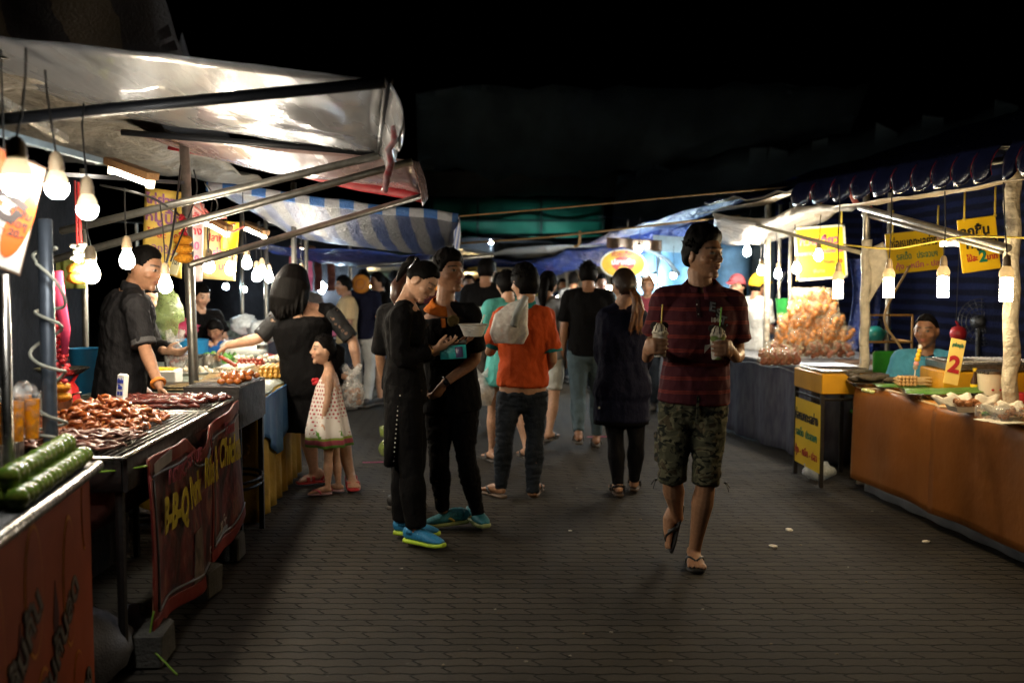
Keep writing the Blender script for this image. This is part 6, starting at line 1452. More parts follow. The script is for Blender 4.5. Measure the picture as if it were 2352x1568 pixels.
for k, (px, py, d, m, l) in enumerate(((665, 600, 12, DRED, 'dull red streamer furthest from the couple'), (722, 610, 12, RUST, 'dark red packet strip hanging beyond the lace-sleeved woman'), (752, 612, 12.2, RUST, 'middle dark red packet strip hanging beyond the lace-sleeved woman'), (700, 608, 11.8, INKP, 'pinkish packet strip hanging beyond the lace-sleeved woman'))):
    a = at(px, py - 35, d); mb = MB(); mb.sheet(lambda u, v: a + V((.09 * u, .02 * math.sin(v * 12), -.48 * v)), 3, 18, .02); tag(mb.build('packet_strip', m, None, 60, loc=a), l, 'packet strip')
# ================================================================ right-hand stalls
NAVV = mat('navy_vinyl', (.010, .013, .045), .22, var=.4, scale=5, bump=.35, bscale=7, bd=.04, spec=.6); CRM = mat('cream_vinyl', (.42, .35, .25), .45, var=.3, scale=4, bump=.5, bscale=8, bd=.04)
REDH = mat('red_hem', (.45, .02, .03), .5)
def ax(d): return 2.38 - .07 * (d - 4.85)
def azt(d): return 2.117 + .03 * (d - 4.85)
raw = [(ax(3.6), 3.6), (ax(10.2), 10.2)]
aw, fr = tarp('awning', (V((4.6, 3.4, 2.95)), V((ax(3.4) , 3.4, azt(3.4) + .005)), V((ax(10.4), 10.4, azt(10.4) + .005)), V((4.6, 10.4, 3.05))), CRM, 'cream-lined awning over the grilled food stalls with a navy valance', .07, 16, 34, wr=.05)
mb = MB(); mb.sheet(lambda u, v: fr(u, v) + V((0, 0, .012)), 16, 34, .004); mb.build('navy_cover', NAVV, aw, 180)
n = 10; es = [lerp(1833, 2303, (k / n) ** 1.0) for k in range(n + 1)]
def dpx(px): return (2.38 + .07 * 4.85) / ((px - 1176) / F + .07)
seg = [dpx(x) for x in es] + [4.62, 4.3, 4.0, 3.7]
for k in range(len(seg) - 1):
    d0, d1 = seg[k], seg[k + 1]
    if k == n: d0 = 4.74
    def vf(u, v, d0=d0, d1=d1, k=k):
        d = lerp(d0, d1, u); bow = -.05 * math.sin(v * 2.2) - .028 * v * math.sin(math.pi * u); drop = .19 * (1 - .20 * (2 * abs(u - .5)) ** 3) + .03 * (d0 - 4.85) * .0
        return V((ax(d) + bow - .02 - .012 * u * v, d, azt(d) + .045 - drop * v))
    mb = MB(); mb.sheet(vf, 8, 8, .004); s_ = mb.build('valance_scallop', NAVV, aw, 180)
    mb = MB(); mb.tube([vf(1, 1 - q / 5) for q in range(0, 5)], .002, 5); mb.build('red_piping', REDH, s_, 180)
tarp('awning', (V((ax(8) + .3, 7.4, 2.28)), at(1835, 436, 7.75), at(1600, 492, 10.0), V((ax(10) + .5, 10.2, 2.3))), CRM, 'cream awning flap reaching past the navy valance', .04, 12, 14, wr=.03)
mb = MB(); mb.tube([V((ax(3.4) + .02, 3.4, azt(3.4) - .03)), V((ax(7.6) + .02, 7.6, azt(7.6) - .03))], .018, 10); tag(mb.build('awning_pole', STEELD, None, 180, loc=V((ax(5.5), 5.5, 2.1))), 'steel pole running under the navy valance', 'pipe')
tarp('tarpaulin', (V((2.5, 4.6, 1.98)), V((2.42, 5.0, 1.985)), V((2.36, 7.4, 2.05)), V((2.55, 7.4, 2.06))), CRM, 'cream plastic strip showing below the navy scallops', .02, 6, 18, wr=.02, cat='awning strip')
pipe(at(1975, 476, 7.3), at(2316, 570, 5.35), .022, STEEL, 'upper steel strut slanting down to the wrapped post', seg=14); pipe(at(1982, 492, 7.4), at(2300, 578, 5.45), .015, STEEL, 'thinner steel strut beside the upper one', seg=12)
pipe(at(1640, 492, 9.6), at(1980, 581, 7.35), .016, mat('cream_pipe', (.45, .40, .28), .5), 'cream strut slanting to the second wrapped post', seg=12)
YR = mat('yellow_rope', (.62, .46, .05), .6, bump=.8, bscale=200)
cable([at(1938, 562, 6.9), at(2041, 571, 6.3), at(2120, 560, 6.0), at(2200, 545, 5.7), at(2260, 543, 5.4), at(2360, 546, 5.1)], .006, YR, 'yellow rope sagging between the two wrapped posts', 'rope', 'rope')
BRR = mat('brown_rope', (.30, .20, .09), .7, bump=.6, bscale=200); cable([at(1050, 497, 7.5), at(1300, 476, 7.8), at(1600, 448, 8.2), at(1836, 428, 8.5)], .007, BRR, 'brown rope crossing the street from the striped tarpaulin', 'rope', 'rope'); cable([at(1038, 560, 9), at(1250, 545, 9), at(1480, 520, 9.2), at(1700, 495, 9.5)], .010, BRR, 'lower thicker rope crossing the street', 'rope', 'rope')
cable([at(1332, 530, 9.1), at(1330, 560, 9.1), at(1318, 566, 9.1)], .012, BRR, 'knotted rope end hanging over the street', 'rope', 'rope'); cable([at(2090, 610, 7.6), at(2040, 700, 7.5), at(2034, 745, 7.5), at(2070, 800, 7.4), at(2088, 850, 7.3)], .009, BRR, 'brown rope looping down behind the seated man', 'rope', 'rope')
def wrapped_post(x0, d0, x1, z1, r, label, seed):
    mb = MB(); rings = []
    for i in range(46):
        u = i / 45; c = V((lerp(x0, x1, u), d0, lerp(0, z1, u))); ring = []
        for k in range(20):
            a = 2 * math.pi * k / 20; q = r * (1 + .18 * mnoise.noise(V((math.cos(a) * 1.4 + seed, math.sin(a) * 1.4, u * 17))) + .15 * math.sin(u * 40 + a)); ring.append(c + V((math.cos(a) * q, math.sin(a) * q, 0)))
        rings.append(ring)
    mb.rings(rings); return tag(mb.build('post', mat('crinkled_wrap', (.55, .50, .40), .4, var=.35, scale=14, bump=.9, bscale=22, bd=.03), None, 180, loc=V((x0, d0, 0))), label, 'post')
q = at(2326, 700, 5.6); wrapped_post(q.x + .02, 5.6, q.x - .02, 2.12, .042, 'thick post wrapped in crinkled cream plastic at the picture edge', 3)
q = at(1987, 700, 7.3); wp = wrapped_post(q.x, 7.3, q.x - .0, 1.80, .034, 'slimmer plastic-wrapped post beside the yellow charcoal box', 8); pipe(V((q.x, 7.3, 1.78)), V((q.x - .01, 7.3, 2.22)), .024, STEEL, 'bare steel top of the slimmer wrapped post')
mb = MB(); a = at(1990, 575, 7.28); mb.sheet(lambda u, v: a + V((.11 * u + .04 * math.sin(v * 3), -.03 * u, -.42 * v * (1 - .35 * u) + .06 * u)), 8, 12, .003); mb.build('cloth_flap', MATS['crinkled_wrap'], wp, 180)
for px, d, l, r in ((2041, 8.6, 'thin rear post behind the wide yellow sign', .022), (1790, 9.9, 'thin post beside the green basket', .016), (1762, 9.6, 'white post beside the vendor', .03), (1815, 9.6, 'grey post left of the white-bordered sign', .018)):
    p = at(px, 645, d); pipe(V((p.x, d, 0)), V((p.x, d, 2.25)), r, MATS['crinkled_wrap'] if r > .025 else STEEL, l, 'post', 'post', 12)
# orange-clothed table
OCL = mat('orange_oilcloth', (.22, .075, .012), .42, var=.08, scale=2, bump=.22, bscale=3, bd=.08); GRC = mat('grey_underskirt', (.17, .18, .20), .8, var=.25, scale=5, bump=.3); OTOP = mat('orange_top', (.52, .22, .03), .35, var=.2, scale=5)
def tx(d): return 2.47 + .115 * (7.06 - d)
ot = thing('market_table', 'long market table covered with orange oilcloth above a grey skirt', 'table', (2.9, 5.6, 0))
D0, D1 = 3.6, 7.06
mb = MB(); mb.sheet(lambda u, v: V((lerp(tx(lerp(D0, D1, v)) - .0, 3.55, u), lerp(D0, D1, v), .742)), 6, 20, .03); mb.build('table_top', OTOP, ot, 60)
for nm, (a, b), o in (('orange_cloth', (5.93, D1 + .01), .030), ('orange_cloth', (D0, 6.0), .045)):
    def cl(u, v, a=a, b=b, o=o): d = lerp(a, b, u); return V((tx(d) - o + .0 - .012 * math.sin(u * 13 + 1) * (1 - v) - .02 * math.exp(-((v - 1) * 18) ** 2) * -1, d, lerp(.095 + .006 * math.sin(d * 8), .755 + .012 * math.sin(d * 6), v)))
    mb = MB(); mb.sheet(cl, 40, 14, .004); mb.build(nm, OCL, ot, 180)
    mb = MB(); mb.tube([cl(u / 40, 1) + V((.004, 0, .003)) for u in range(41)], .008, 8); mb.build('rolled_edge', mat('pale_edge', (.62, .46, .26), .4), ot, 180)
mb = MB(); mb.sheet(lambda u, v: V((lerp(tx(D1) - .02, 3.5, u), D1 + .015 + .008 * math.sin(u * 20) * (1 - v), lerp(.10, .75, v))), 16, 8, .004); mb.build('orange_cloth', OCL, ot, 180)
mb = MB(); mb.sheet(lambda u, v: V((tx(lerp(D0, D1 - .02, u)) + .05 + .01 * math.sin(u * 60) * (1 - v), lerp(D0, D1 - .02, u), lerp(.004, .6, v))), 80, 6, .004); mb.build('grey_skirt', GRC, ot, 180)
for x, y in ((3.1, 3.8), (3.5, 3.8), (2.8, 6.9), (3.5, 6.9)): mb = MB(); mb.tube([V((x, y, 0)), V((x, y, .73))], .02, 8); mb.build('leg', IRON, ot)
TZ = .760
def on(px, py, z=TZ): 
    a = at(px, py, 1.0); k = (z - HC) / (a.z - HC); return V((a.x * k, k, z))
# yellow charcoal box with sign
YB = mat('yellow_box', (.60, .30, .012), .45, var=.2, scale=5)
gb = thing('charcoal_box', 'yellow metal charcoal box on a black stand with a sign below', 'grill', (2.4, 7.45, 0))
mb = MB(); mb.rbox((2.42, 7.46, .755), (.40, .60, .15), R(3), .008); mb.build('box', YB, gb)
mb = MB(); mb.rbox((2.42, 7.46, .842), (.37, .56, .014), R(3), .004); mb.build('rim', STEELB, gb)
mb = MB(); [mb.tube([V((2.25 + k * .016, 7.2, .862)), V((2.24 + k * .016, 7.72, .862))], .004, 5) for k in range(22)]; mb.build('grate', ROD, gb, 180)
mb = MB(); [mb.box((x, y, .34), (.028, .028, .68)) for x, y in ((2.25, 7.18),)]; mb.build('leg', IRON, gb, 0)
for x, y in ((2.22, 7.73), (2.6, 7.2), (2.58, 7.75)): mb = MB(); mb.box((x, y, .34), (.028, .028, .68)); mb.build('leg', IRON, gb, 0)
mb = MB(); [mb.tube([a, b], .012, 6) for a, b in ((V((2.25, 7.18, .64)), V((2.22, 7.73, .64))), (V((2.25, 7.18, .64)), V((2.6, 7.2, .64))), (V((2.6, 7.2, .64)), V((2.58, 7.75, .64))))]; mb.build('stand_rail', IRON, gb)
mb = MB(); mb.box((2.50, 7.175, .80), (.03, .012, .12)); mb.box((2.50, 7.16, .85), (.09, .012, .02)); mb.build('hinge', STEEL, gb, 0)
a, b = V((2.212, 7.75, 0)), V((2.238, 7.17, 0)); xd = (b - a).normalized(); zo = xd.cross(V((0, 0, 1)))
sb = thing('stall_sign', 'yellow sign with faded Thai writing under the yellow charcoal box', 'sign', (a + b) / 2 + V((0, 0, .1)))
mb = MB(); mb.sheet(lambda u, v: lerp(a, b, u) + V((0, 0, lerp(.10, .60, v))), 4, 4, .006); mb.build('board', YEL, sb, 0)
mid = (a + b) / 2 - V((.006, 0, 0)); fm = lambda z: frame(mid + V((0, 0, z)), b - a, (0, 0, 1))
text('ห่อหมกทะเลย่าง', 'lettering', fm(.47), .1, INKB, sb, .002, .50); text('รสเด็ด  ประจวบฯ', 'lettering', fm(.34), .08, INKG, sb, .001, .46); text('กุ้ง - หมึก - ปลา', 'lettering', fm(.20), .08, INKR, sb, .001, .48)
# yellow hanging signs
wbr = mat('sign_border_white', (.72, .70, .60), .4)
def hang(quad, d, label, lines, border=None, m=YEL):
    tl, tr, br, bl = [at(x, y, d) for x, y in quad]; x = (tr - tl).normalized(); w = (tr - tl).length; h = (tl - bl).length; c = (tl + br) / 2; th = math.atan2(x.z, x.x)
    t = board('stall_sign', label, 'sign', c, w, h, .010, 0, 0, m, lines, border, -math.degrees(th))
    for u in (-.4, .4):
        p = c + V((math.cos(th) * u * w, .0, h / 2 + math.sin(th) * u * w)); mb = MB(); mb.tube([p, p + V((0, 0, .18))], .006, 6); mb.ball(p, .012, None, 8, 6); mb.build('hanging_tie', YR, t, 180)
    return t
hang(((1826, 520), (1943, 511), (1943, 641), (1826, 643)), 9.2, 'white-bordered yellow sign washed out by the bulbs', (('ก๋วยเตี๋ยว', -.02, .22, .10, INKP, .003, .36), ('หอยทอด 30', -.2, .0, .05, INKP, .001, None), ('ผัดไทย 40', .22, .02, .05, INKP, .001, None), ('กุ้งสด 50', .22, -.18, .05, INKR, .001, None), ('พิเศษ', -.05, -.34, .05, INKG, .001, None)), wbr)
hang(((2036, 533), (2166, 519), (2166, 622), (2042, 626)), 7.8, 'wide yellow sign with blue-black Thai heading', (('ห่อหมกทะเลย่าง', .0, .22, .1, INKB, .003, .36), ('รสเด็ด   ประจวบฯ', .03, -.10, .07, INKG, .001, .32), ('กุ้ง - หมึก - ปลา', .05, -.34, .06, INKP, .001, .36)))
hang(((2205, 502), (2293, 490), (2291, 620), (2203, 625)), 6.4, 'tall yellow sign reading 2 baht nearest the picture edge', (('ลูกชิ้น', -.08, .25, .085, INKB, .003, .19), ('หมูปิ้ง', .06, .02, .085, INKB, .003, .2), ('ไม้ละ', -.22, -.25, .055, INKR, .0015, .07), ('2', .06, -.24, .10, INKG, .004, None), ('บาท', .30, -.26, .05, INKR, .0015, .065)))
mb = MB(); c = at(2186, 545, 7.9); mb.rbox(c, (.13, .008, .10), 0, .003); tag(mb.build('sign_card', YEL, None, loc=c), 'small yellow card peeping out beside the wide yellow sign', 'sign')
# price card, lolly, bucket, trays of food
CRD = mat('card_yellow', (.72, .56, .16), .5, var=.06)
pc = at(2178, 884, 6.15); board('price_card', 'tall pale yellow card with a red figure 2 standing on the table', 'price sign', pc + V((.035, 0, .145)), .092, .285, .004, 0, 6, CRD, (('ลูกชิ้นหมูปิ้ง', .0, .36, .03, INKG, .0008, .07), ('2', .0, -.08, .14, INKR, .006, None)), None, 12)
ll = thing('toy_corn', 'yellow and white corn-shaped lolly standing before the seated man', 'ornament', at(2100, 872, 6.7)); p = at(2100, 872, 6.7); 
mb = MB(); mb.tube([p, p + V((.005, 0, .07))], .004, 6); mb.build('stick', WPL, ll)
for k, (z, m) in enumerate(((.085, PLAS), (.11, mat('lolly_pink', (.6, .3, .3), .5)), (.14, MATS['straw_yellow']), (.168, MATS['straw_yellow']), (.196, MATS['straw_yellow']), (.222, WPL))): mb = MB(); mb.ball(p + V((.005 + .006 * k, 0, z)), (.020 - .0022 * abs(k - 2), .018, .018), None, 10, 8, lambda d: 1 + .1 * mnoise.noise(d * 6)); mb.build('bead', m, ll, 180)
p = on(2276, 918); bk = thing('bucket', 'white enamel bucket with a steel rim and red marks', 'bucket', p); mb = MB(); mb.lathe([(0, 0), (.070, 0), (.084, .17), (.080, .17), (.068, .01), (0, .01)], p, 30); mb.build('pail', mat('enamel_white', (.58, .54, .44), .3, var=.08), bk); mb = MB(); mb.lathe([(.080, .168), (.089, .168), (.090, .182), (.082, .184)], p, 30); mb.rings; mb.build('rim', STEELB, bk)
for a in (-1.9, -1.25): mb = MB(); q = p + V((math.cos(a) * .078, math.sin(a) * .078, .07)); mb.ball(q, (.010, .006, .007), None, 8, 6); mb.build('red_mark', INKR, bk)
mb = MB(); q = p + V((math.cos(-1.0) * .085, math.sin(-1.0) * .085, .14)); mb.ball(q, (.02, .008, .008), None, 10, 6); mb.build('red_mark', INKR, bk)
BLEAF = mat('banana_leaf', (.055, .19, .02), .35, var=.5, scale=3, bump=.6, bscale=60, stretch=(1, 8, 1), rgb2=(.16, .30, .05))
c = on(2165, 913); tray(c, .46, .30, 'steel tray lined with a large green banana leaf', STEELB, .03, R(-12)); mb = MB(); M3 = Matrix.Rotation(R(-12), 3, 'Z'); mb.sheet(lambda u, v: c + M3 @ V(((u - .5) * .47, (v - .5) * .30 * (1 - .3 * (2 * u - 1) ** 2), .034 + .02 * math.sin(v * 3.1) * 1 + .02 * u * u)), 14, 10, .002); tag(mb.build('banana_leaf', BLEAF, None, 180, loc=c), 'glossy banana leaf spread over the nearest steel tray', 'leaf')
c = on(2085, 895); tray(c, .40, .28, 'steel tray of tan meatball skewers on leaves', STEELB, .025, R(-12)); mb = MB(); mb.sheet(lambda u, v: c + M3 @ V(((u - .5) * .42, (v - .5) * .26, .03 + .012 * math.sin(u * 7) * math.sin(v * 4))), 12, 8, .002); tag(mb.build('banana_leaf', BLEAF, None, 180, loc=c), 'banana leaf under the tan meatball skewers', 'leaf')
TAN = mat('tan_meatball', (.55, .36, .16), .4, var=.3, scale=60, bump=.3)
lay(skewer_proto('skewer', 'skewer of small tan meatballs on the leaf-lined tray', 'tan meatball skewers on the leaf-lined tray', TAN, 5, .0125, 1, .22), [(c + M3 @ V((.02 + .006 * (k % 3), -.11 + .018 * (k % 12), .048 + .022 * (k // 12))), R(168) + random.uniform(-.12, .12), 0) for k in range(28)])
c = on(2015, 884); tray(c, .40, .34, 'steel tray of dark grilled leaf parcels at the table corner', STEELB, .025, R(-8)); GRP = mat('charred_parcel', (.11, .085, .06), .6, var=.6, scale=40, bump=.8, bscale=90, rgb2=(.035, .03, .022))
for k in range(26):
    if k == 0: mb = MB(); mb.ball((0, 0, 0), (.065, .022, .018), None, 12, 8, lambda d: 1 + .25 * mnoise.noise(d * 3)); po = tag(mb.build('grilled_parcel', GRP, None, 180), 'charred grilled parcel on the corner tray', 'grilled parcel', 'charred parcels on the corner tray'); o = po
    else: o = po.copy(); COL.objects.link(o)
    o.location = c + V((-.13 + .09 * (k % 4) + random.uniform(-.015, .015), -.12 + .045 * (k // 4), .045 + .018 * random.random())); o.rotation_euler = (random.uniform(0, 3), random.uniform(-.2, .2), random.uniform(-.4, .4))
for k in range(3):
    mb = MB(); mb.ball(on(1985 + 9 * k, 896 + 2 * k, .79), (.02, .016, .014), None, 10, 7); tag(mb.build('lime_half', mat('pale_lime', (.55, .60, .25), .4), None, 180), 'pale lime piece on the front of the corner tray', 'lime', 'pale lime pieces on the corner tray')
def foodbox(px, py, label, w=.20, d=.15, n=22, paper=True, seed=1):
    c = on(px, py); t = thing('food_box', label, 'food box', c); rn = random.Random(seed); mb = MB()
    def q(x, y, z): return c + V((x * w / 2, y * d / 2, z))
    rings = [[q(x * k, y * k, z) for x, y in ((-1, -1), (1, -1), (1, 1), (-1, 1))] for k, z in ((.85, 0), (1, .035), (1.03, .035), (.97, .032), (.82, .004))]
    mb.rings(rings); mb.build('box', mat('paper_box', (.60, .53, .42), .8, var=.1), t, 0)
    for s in ((-1, 0), (0, 1), (1, .4)):
        mb = MB(); e0 = q(s[0] * 1.0, s[1] * 1.0, .035); mb.sheet(lambda u, v: e0 + V(((u - .5) * w * .7 + s[0] * .04 * v, s[1] * .04 * v + (v - .5) * .02, .05 * v + .01 * math.sin(u * 9))), 6, 4, .0012); mb.build('paper_flap', TISSUE, t, 180)
    for k in range(n): mb = MB(); mb.ball(q(rn.uniform(-.75, .75), rn.uniform(-.7, .7), .025 + .035 * rn.random()), (.022, .018, .016), Matrix.Rotation(rn.random() * 3, 3, 'Z'), 8, 6, lambda dd: 1 + .4 * mnoise.noise(dd * 2.4 + V((k, 0, 0)))); mb.build('fried_piece', FRY, t, 180)
foodbox(2223, 944, 'paper-lined tray of brown fried pieces behind the clear boxes'); foodbox(2344, 966, 'fried pieces box cut by the picture edge', .2, .15, 20, True, 6)
CLB_ = film('clear_box_film', (.8, .8, .8), .3, .05, 1.0)
for px, py, l in ((2276, 962, 'clear lidded box of fried food beside the paper tray'), (2312, 968, 'clear lidded box of fried food next to the picture edge')):
    c = on(px, py); t = thing('clear_box', l, 'food box', c); mb = MB(); mb.rbox(c + V((0, 0, .04)), (.13, .11, .075), .2, .012); mb.build('clear_shell', CLB_, t, 180)
    for k in range(9): mb = MB(); mb.ball(c + V((random.uniform(-.045, .045), random.uniform(-.035, .035), .02 + .02 * random.random())), (.02, .016, .014), None, 8, 6); mb.build('fried_piece', FRY if k % 3 else GRN, t, 180)
    mb = MB(); mb.rbox(c + V((-.03, -.07, .006)), (.16, .09, .006), .3, .002); mb.build('napkin', TISSUE, t)
p = on(2318, 940); mb = MB(); mb.lathe([(0, 0), (.026, 0), (.032, .09), (.029, .09), (.024, .004), (0, .004)], p, 20); tag(mb.build('glass', CLR, None, 180, loc=p), 'clear glass standing before the wrapped post', 'glass')
p = on(2262, 938); mb = MB(); mb.lathe([(0, 0), (.045, 0), (.05, .06), (.045, .065), (0, .06)], p, 20); tag(mb.build('paper_cup_stack', mat('cup_paper', (.55, .45, .30), .7), None, loc=p), 'pale tub in front of the white bucket', 'tub')
for px, py, d, m, l in ((2350, 925, 5.3, INKR, 'tub of red sauce at the picture edge'), (2352, 900, 5.6, WPL, 'white bowl at the picture edge')):
    p = on(px, py); mb = MB(); mb.lathe([(0, 0), (.05, 0), (.06, .06), (.055, .06), (0, .05)], p, 20); tag(mb.build('sauce_tub', m, None, loc=p), l, 'tub')
p = on(2238, 912); bt_ = thing('sauce_bottle', 'yellow-labelled sauce bottle left of the white bucket', 'bottle', p); mb = MB(); mb.lathe([(0, 0), (.024, 0), (.026, .02), (.026, .10), (.011, .14), (.011, .165), (0, .166)], p, 16); mb.build('bottle', mat('sauce_brown', (.05, .02, .01), .2), bt_); mb = MB(); mb.lathe([(.0268, .03), (.0275, .03), (.0275, .085), (.0268, .085)], p, 16); mb.build('bottle_label', YEL, bt_); mb = MB(); mb.lathe([(0, .166), (.013, .166), (.013, .185), (0, .186)], p, 12); mb.build('cap', mat('straw_yellow'), bt_)
g3 = thing('charcoal_box', 'yellow charcoal box with a steel rack behind the price card', 'grill', (3.05, 6.55, .757)); mb = MB(); mb.rbox((3.12, 6.62, .835), (.62, .5, .155), R(-6), .008); mb.build('box', YB, g3); mb = MB(); mb.rbox((3.14, 6.62, .945), (.60, .48, .05), R(-6), .006); mb.build('steel_rack', ROD, g3); mb = MB(); [mb.tube([V((2.86 + k * .03, 6.4, .976)), V((2.9 + k * .03, 6.84, .976))], .005, 5) for k in range(19)]; mb.build('grate', ROD, g3, 180)
for x in (2.86, 3.4): mb = MB(); mb.box((x, 6.40, .925), (.03, .012, .05)); mb.build('bracket', STEEL, g3, 0)
# curtain table with snack packets
CUR = mat('grey_blue_curtain', (.085, .09, .115), .8, var=.6, scale=16, bump=.4, bscale=5, bd=.05, stretch=(1, 1, .35), rgb2=(.045, .04, .07))
def cx(d): return 2.42 - .19 * (d - 8.4) if d > 8.4 else 2.42
ct = thing('market_table', 'dark table with grey-blue patterned curtain under the snack packets', 'table', (2.7, 9.2, 0))
mb = MB(); mb.sheet(lambda u, v: V((cx(lerp(8.0, 11, u)) + .03 * math.sin(u * 34) * (1 - v * .7), lerp(8.0, 11, u), lerp(.02, .77, v))), 70, 8, .004); mb.build('curtain', CUR, ct, 180)
mb = MB(); mb.sheet(lambda u, v: V((lerp(2.42, 3.4, u), 8.0 + .02 * math.sin(u * 20), lerp(.02, .77, v))), 20, 6, .004); mb.build('curtain', CUR, ct, 180)
mb = MB(); mb.sheet(lambda u, v: V((lerp(cx(lerp(8, 11, v)) - .01, 3.5, u), lerp(7.99, 11, v), .775)), 6, 14, .02); mb.build('table_top', mat('grey_top', (.22, .23, .25), .5, var=.3), ct, 60)
mb = MB(); mb.tube([V((cx(lerp(8, 11, u / 20)) - .012, lerp(8, 11, u / 20), .735 + .012 * math.sin(u * 1.7))) for u in range(21)], .007, 6); mb.build('silver_trim', BSIL, ct, 180)
SNK = mat('snack_orange', (.85, .36, .07), .4, var=.55, scale=30, bump=.4, rgb2=(.50, .15, .04)); SNK2 = mat('snack_brown', (.38, .11, .05), .4, var=.5, scale=30, rgb2=(.2, .04, .02)); SFILM = film('snack_film', (.9, .76, .52), .16, .06, 1.0)
def packet_proto(label, group, m, seed, w=.13, h=.16, th=.065):
    t = thing('snack_packet', label, 'snack packet', (0, 0, 0), group); mb = MB()
    def pil(u, v): return None
    rings = []
    for i in range(9):
        z = i / 8; e = math.sin(math.pi * z) ** .5; ring = []
        for k in range(18):
            a = 2 * math.pi * k / 18; q = 1 + .12 * mnoise.noise(V((math.cos(a) * 2 + seed, math.sin(a) * 2, z * 4))); ring.append(V((math.copysign(abs(math.cos(a)) ** .6, math.cos(a)) * w / 2 * (.92 + .08 * e) * q, math.sin(a) * th / 2 * max(.08, e) * q, z * h)))
        rings.append(ring)
    mb.rings(rings); mb.build('clear_film', SFILM, t, 180); rn = random.Random(seed); mb = MB()
    for k in range(7): mb.ball((rn.uniform(-w, w) * .33, rn.uniform(-th, th) * .15, h * (.16 + .1 * k)), (.028, .017, .022), Matrix.Rotation(rn.random() * 3, 3, 'Y'), 8, 6, lambda d: 1 + .25 * mnoise.noise(d * 2 + V((k, seed, 0))))
    link('snack_filling', remesh(mb, .006, 1, 's'), m, t, 180); return t
pA = packet_proto('clear packet of orange crisps in the tall heap', 'orange crisp packets in the tall heap', SNK, 1); pB = packet_proto('clear packet of brown crisps low on the heap', 'brown crisp packets low on the heap', SNK2, 5); 
iA = iB = 0; rn = random.Random(8)
for lv in range(5):
    for k in range(8 - lv // 2):
        for row in range(2):
            u = (k + .5) / (8 - lv // 2); x = lerp(2.38 + .05 * lv, 3.10 - .045 * lv, u) + rn.uniform(-.03, .03); d = 9.0 + .16 * row + .25 * u * 0 + rn.uniform(-.03, .03); z = .79 + lv * .118 + rn.uniform(0, .03); rot = (rn.uniform(-.4, .15), rn.uniform(-.22, .22), rn.uniform(-.5, .5))
            if lv < 1: o = pB if iB == 0 else copy_tree(pB); iB += 1
            else: o = pA if iA == 0 else copy_tree(pA); iA += 1
            o.location = (x, d, z); o.rotation_euler = rot
pC = packet_proto('clear packet of dark red sausages on the table front', 'dark red sausage packets on the table front', mat('packet_red', (.30, .07, .035), .35, var=.5, scale=30), 9, .10, .12)
for k in range(12): o = pC if k == 0 else copy_tree(pC); p = on(lerp(1752, 1826, (k % 6) / 5), 838 - 9 * (k // 6), .79); o.location = p; o.rotation_euler = (-.15, rn.uniform(-.2, .2), rn.uniform(-.5, .5))
pD = packet_proto('pale packet with green print left of the sausages', 'pale green-printed packets', mat('packet_pale', (.55, .42, .26), .45, var=.4, scale=14, rgb2=(.18, .30, .08)), 13, .16, .14)
for k in range(5): o = pD if k == 0 else copy_tree(pD); p = on(1722 + 14 * k, 800 - (k % 2) * 6, .79); o.location = V((p.x, 9.4 + .1 * (k % 3), .79)); o.rotation_euler = (-.2, rn.uniform(-.3, .3), rn.uniform(-.4, .4))
rk = thing('display_rack', 'brown metal rack holding packets beside the heap', 'rack', (3.1, 8.5, .785)); BRM = mat('brown_metal', (.30, .16, .04), .45)
for a, b in (((2.86, 8.15, .79), (2.86, 8.15, 1.22)), ((3.28, 8.15, .79), (3.28, 8.15, 1.22)), ((2.86, 8.15, 1.0), (3.28, 8.15, 1.0)), ((3.28, 8.15, 1.0), (3.28, 8.6, 1.0)), ((2.86, 8.15, 1.22), (3.28, 8.15, 1.22))): mb = MB(); mb.tube([V(a), V(b)], .009, 6); mb.build('rail', BRM, rk)
GPL = mat('green_plastic', (.03, .30, .06), .4, var=.15); p = at(1802, 706, 9.8)
mb = MB(); mb.lathe([(0, -.09), (.07, -.09), (.085, .06), (.092, .085), (.097, .088), (.090, .08), (.078, .05), (.062, -.08), (0, -.08)], p, 24); bs = tag(mb.build('basket', GPL, None, loc=p), 'green plastic basket hung beside the thin post', 'basket'); [mb for mb in ()]
mb = MB(); mb.tube([p + V((-.09, 0, .085)), p + V((0, 0, .35)), p + V((.09, 0, .085))], .003, 5); mb.build('hanging_cord', CORD, bs)
mb = MB(); mb.ball(p + V((0, 0, .05)), (.07, .07, .03), None, 12, 8); mb.build('snack_filling', SNK, bs)
# seated man area
ch = thing('plastic_chair', 'bright green plastic chair beside the seated man', 'chair', (2.85, 7.75, 0)); GCH = mat('chair_green', (.02, .22, .015), .35, var=.2)
a = at(2040, 832, 7.75); mb = MB(); mb.rbox((a.x, 7.75, a.z - .02), (.24, .03, .22), 0, .014); mb.build('backrest', GCH, ch); mb = MB(); mb.rbox((a.x, 7.95, .45), (.42, .4, .03), 0, .012); mb.build('seat', GCH, ch)
for dx, dy in ((-.18, -.17), (.18, -.17), (-.18, .17), (.18, .17)): mb = MB(); mb.tube([V((a.x + dx, 7.95 + dy, .45)), V((a.x + dx * 1.15, 7.95 + dy * 1.15, 0))], [.02, .016], 8); mb.build('leg', GCH, ch)
for dx in (-.08, .08): mb = MB(); mb.tube([V((a.x + dx * 1.4, 7.76, a.z - .1)), V((a.x + dx * 1.4, 7.80, .46))], .014, 8); mb.build('back_post', GCH, ch)
p = at(2201, 763, 8.0); rl = thing('lantern', 'red rounded lantern hanging behind the seated man', 'lantern', p); RLM = mat('lantern_red', (.40, .02, .03), .4)
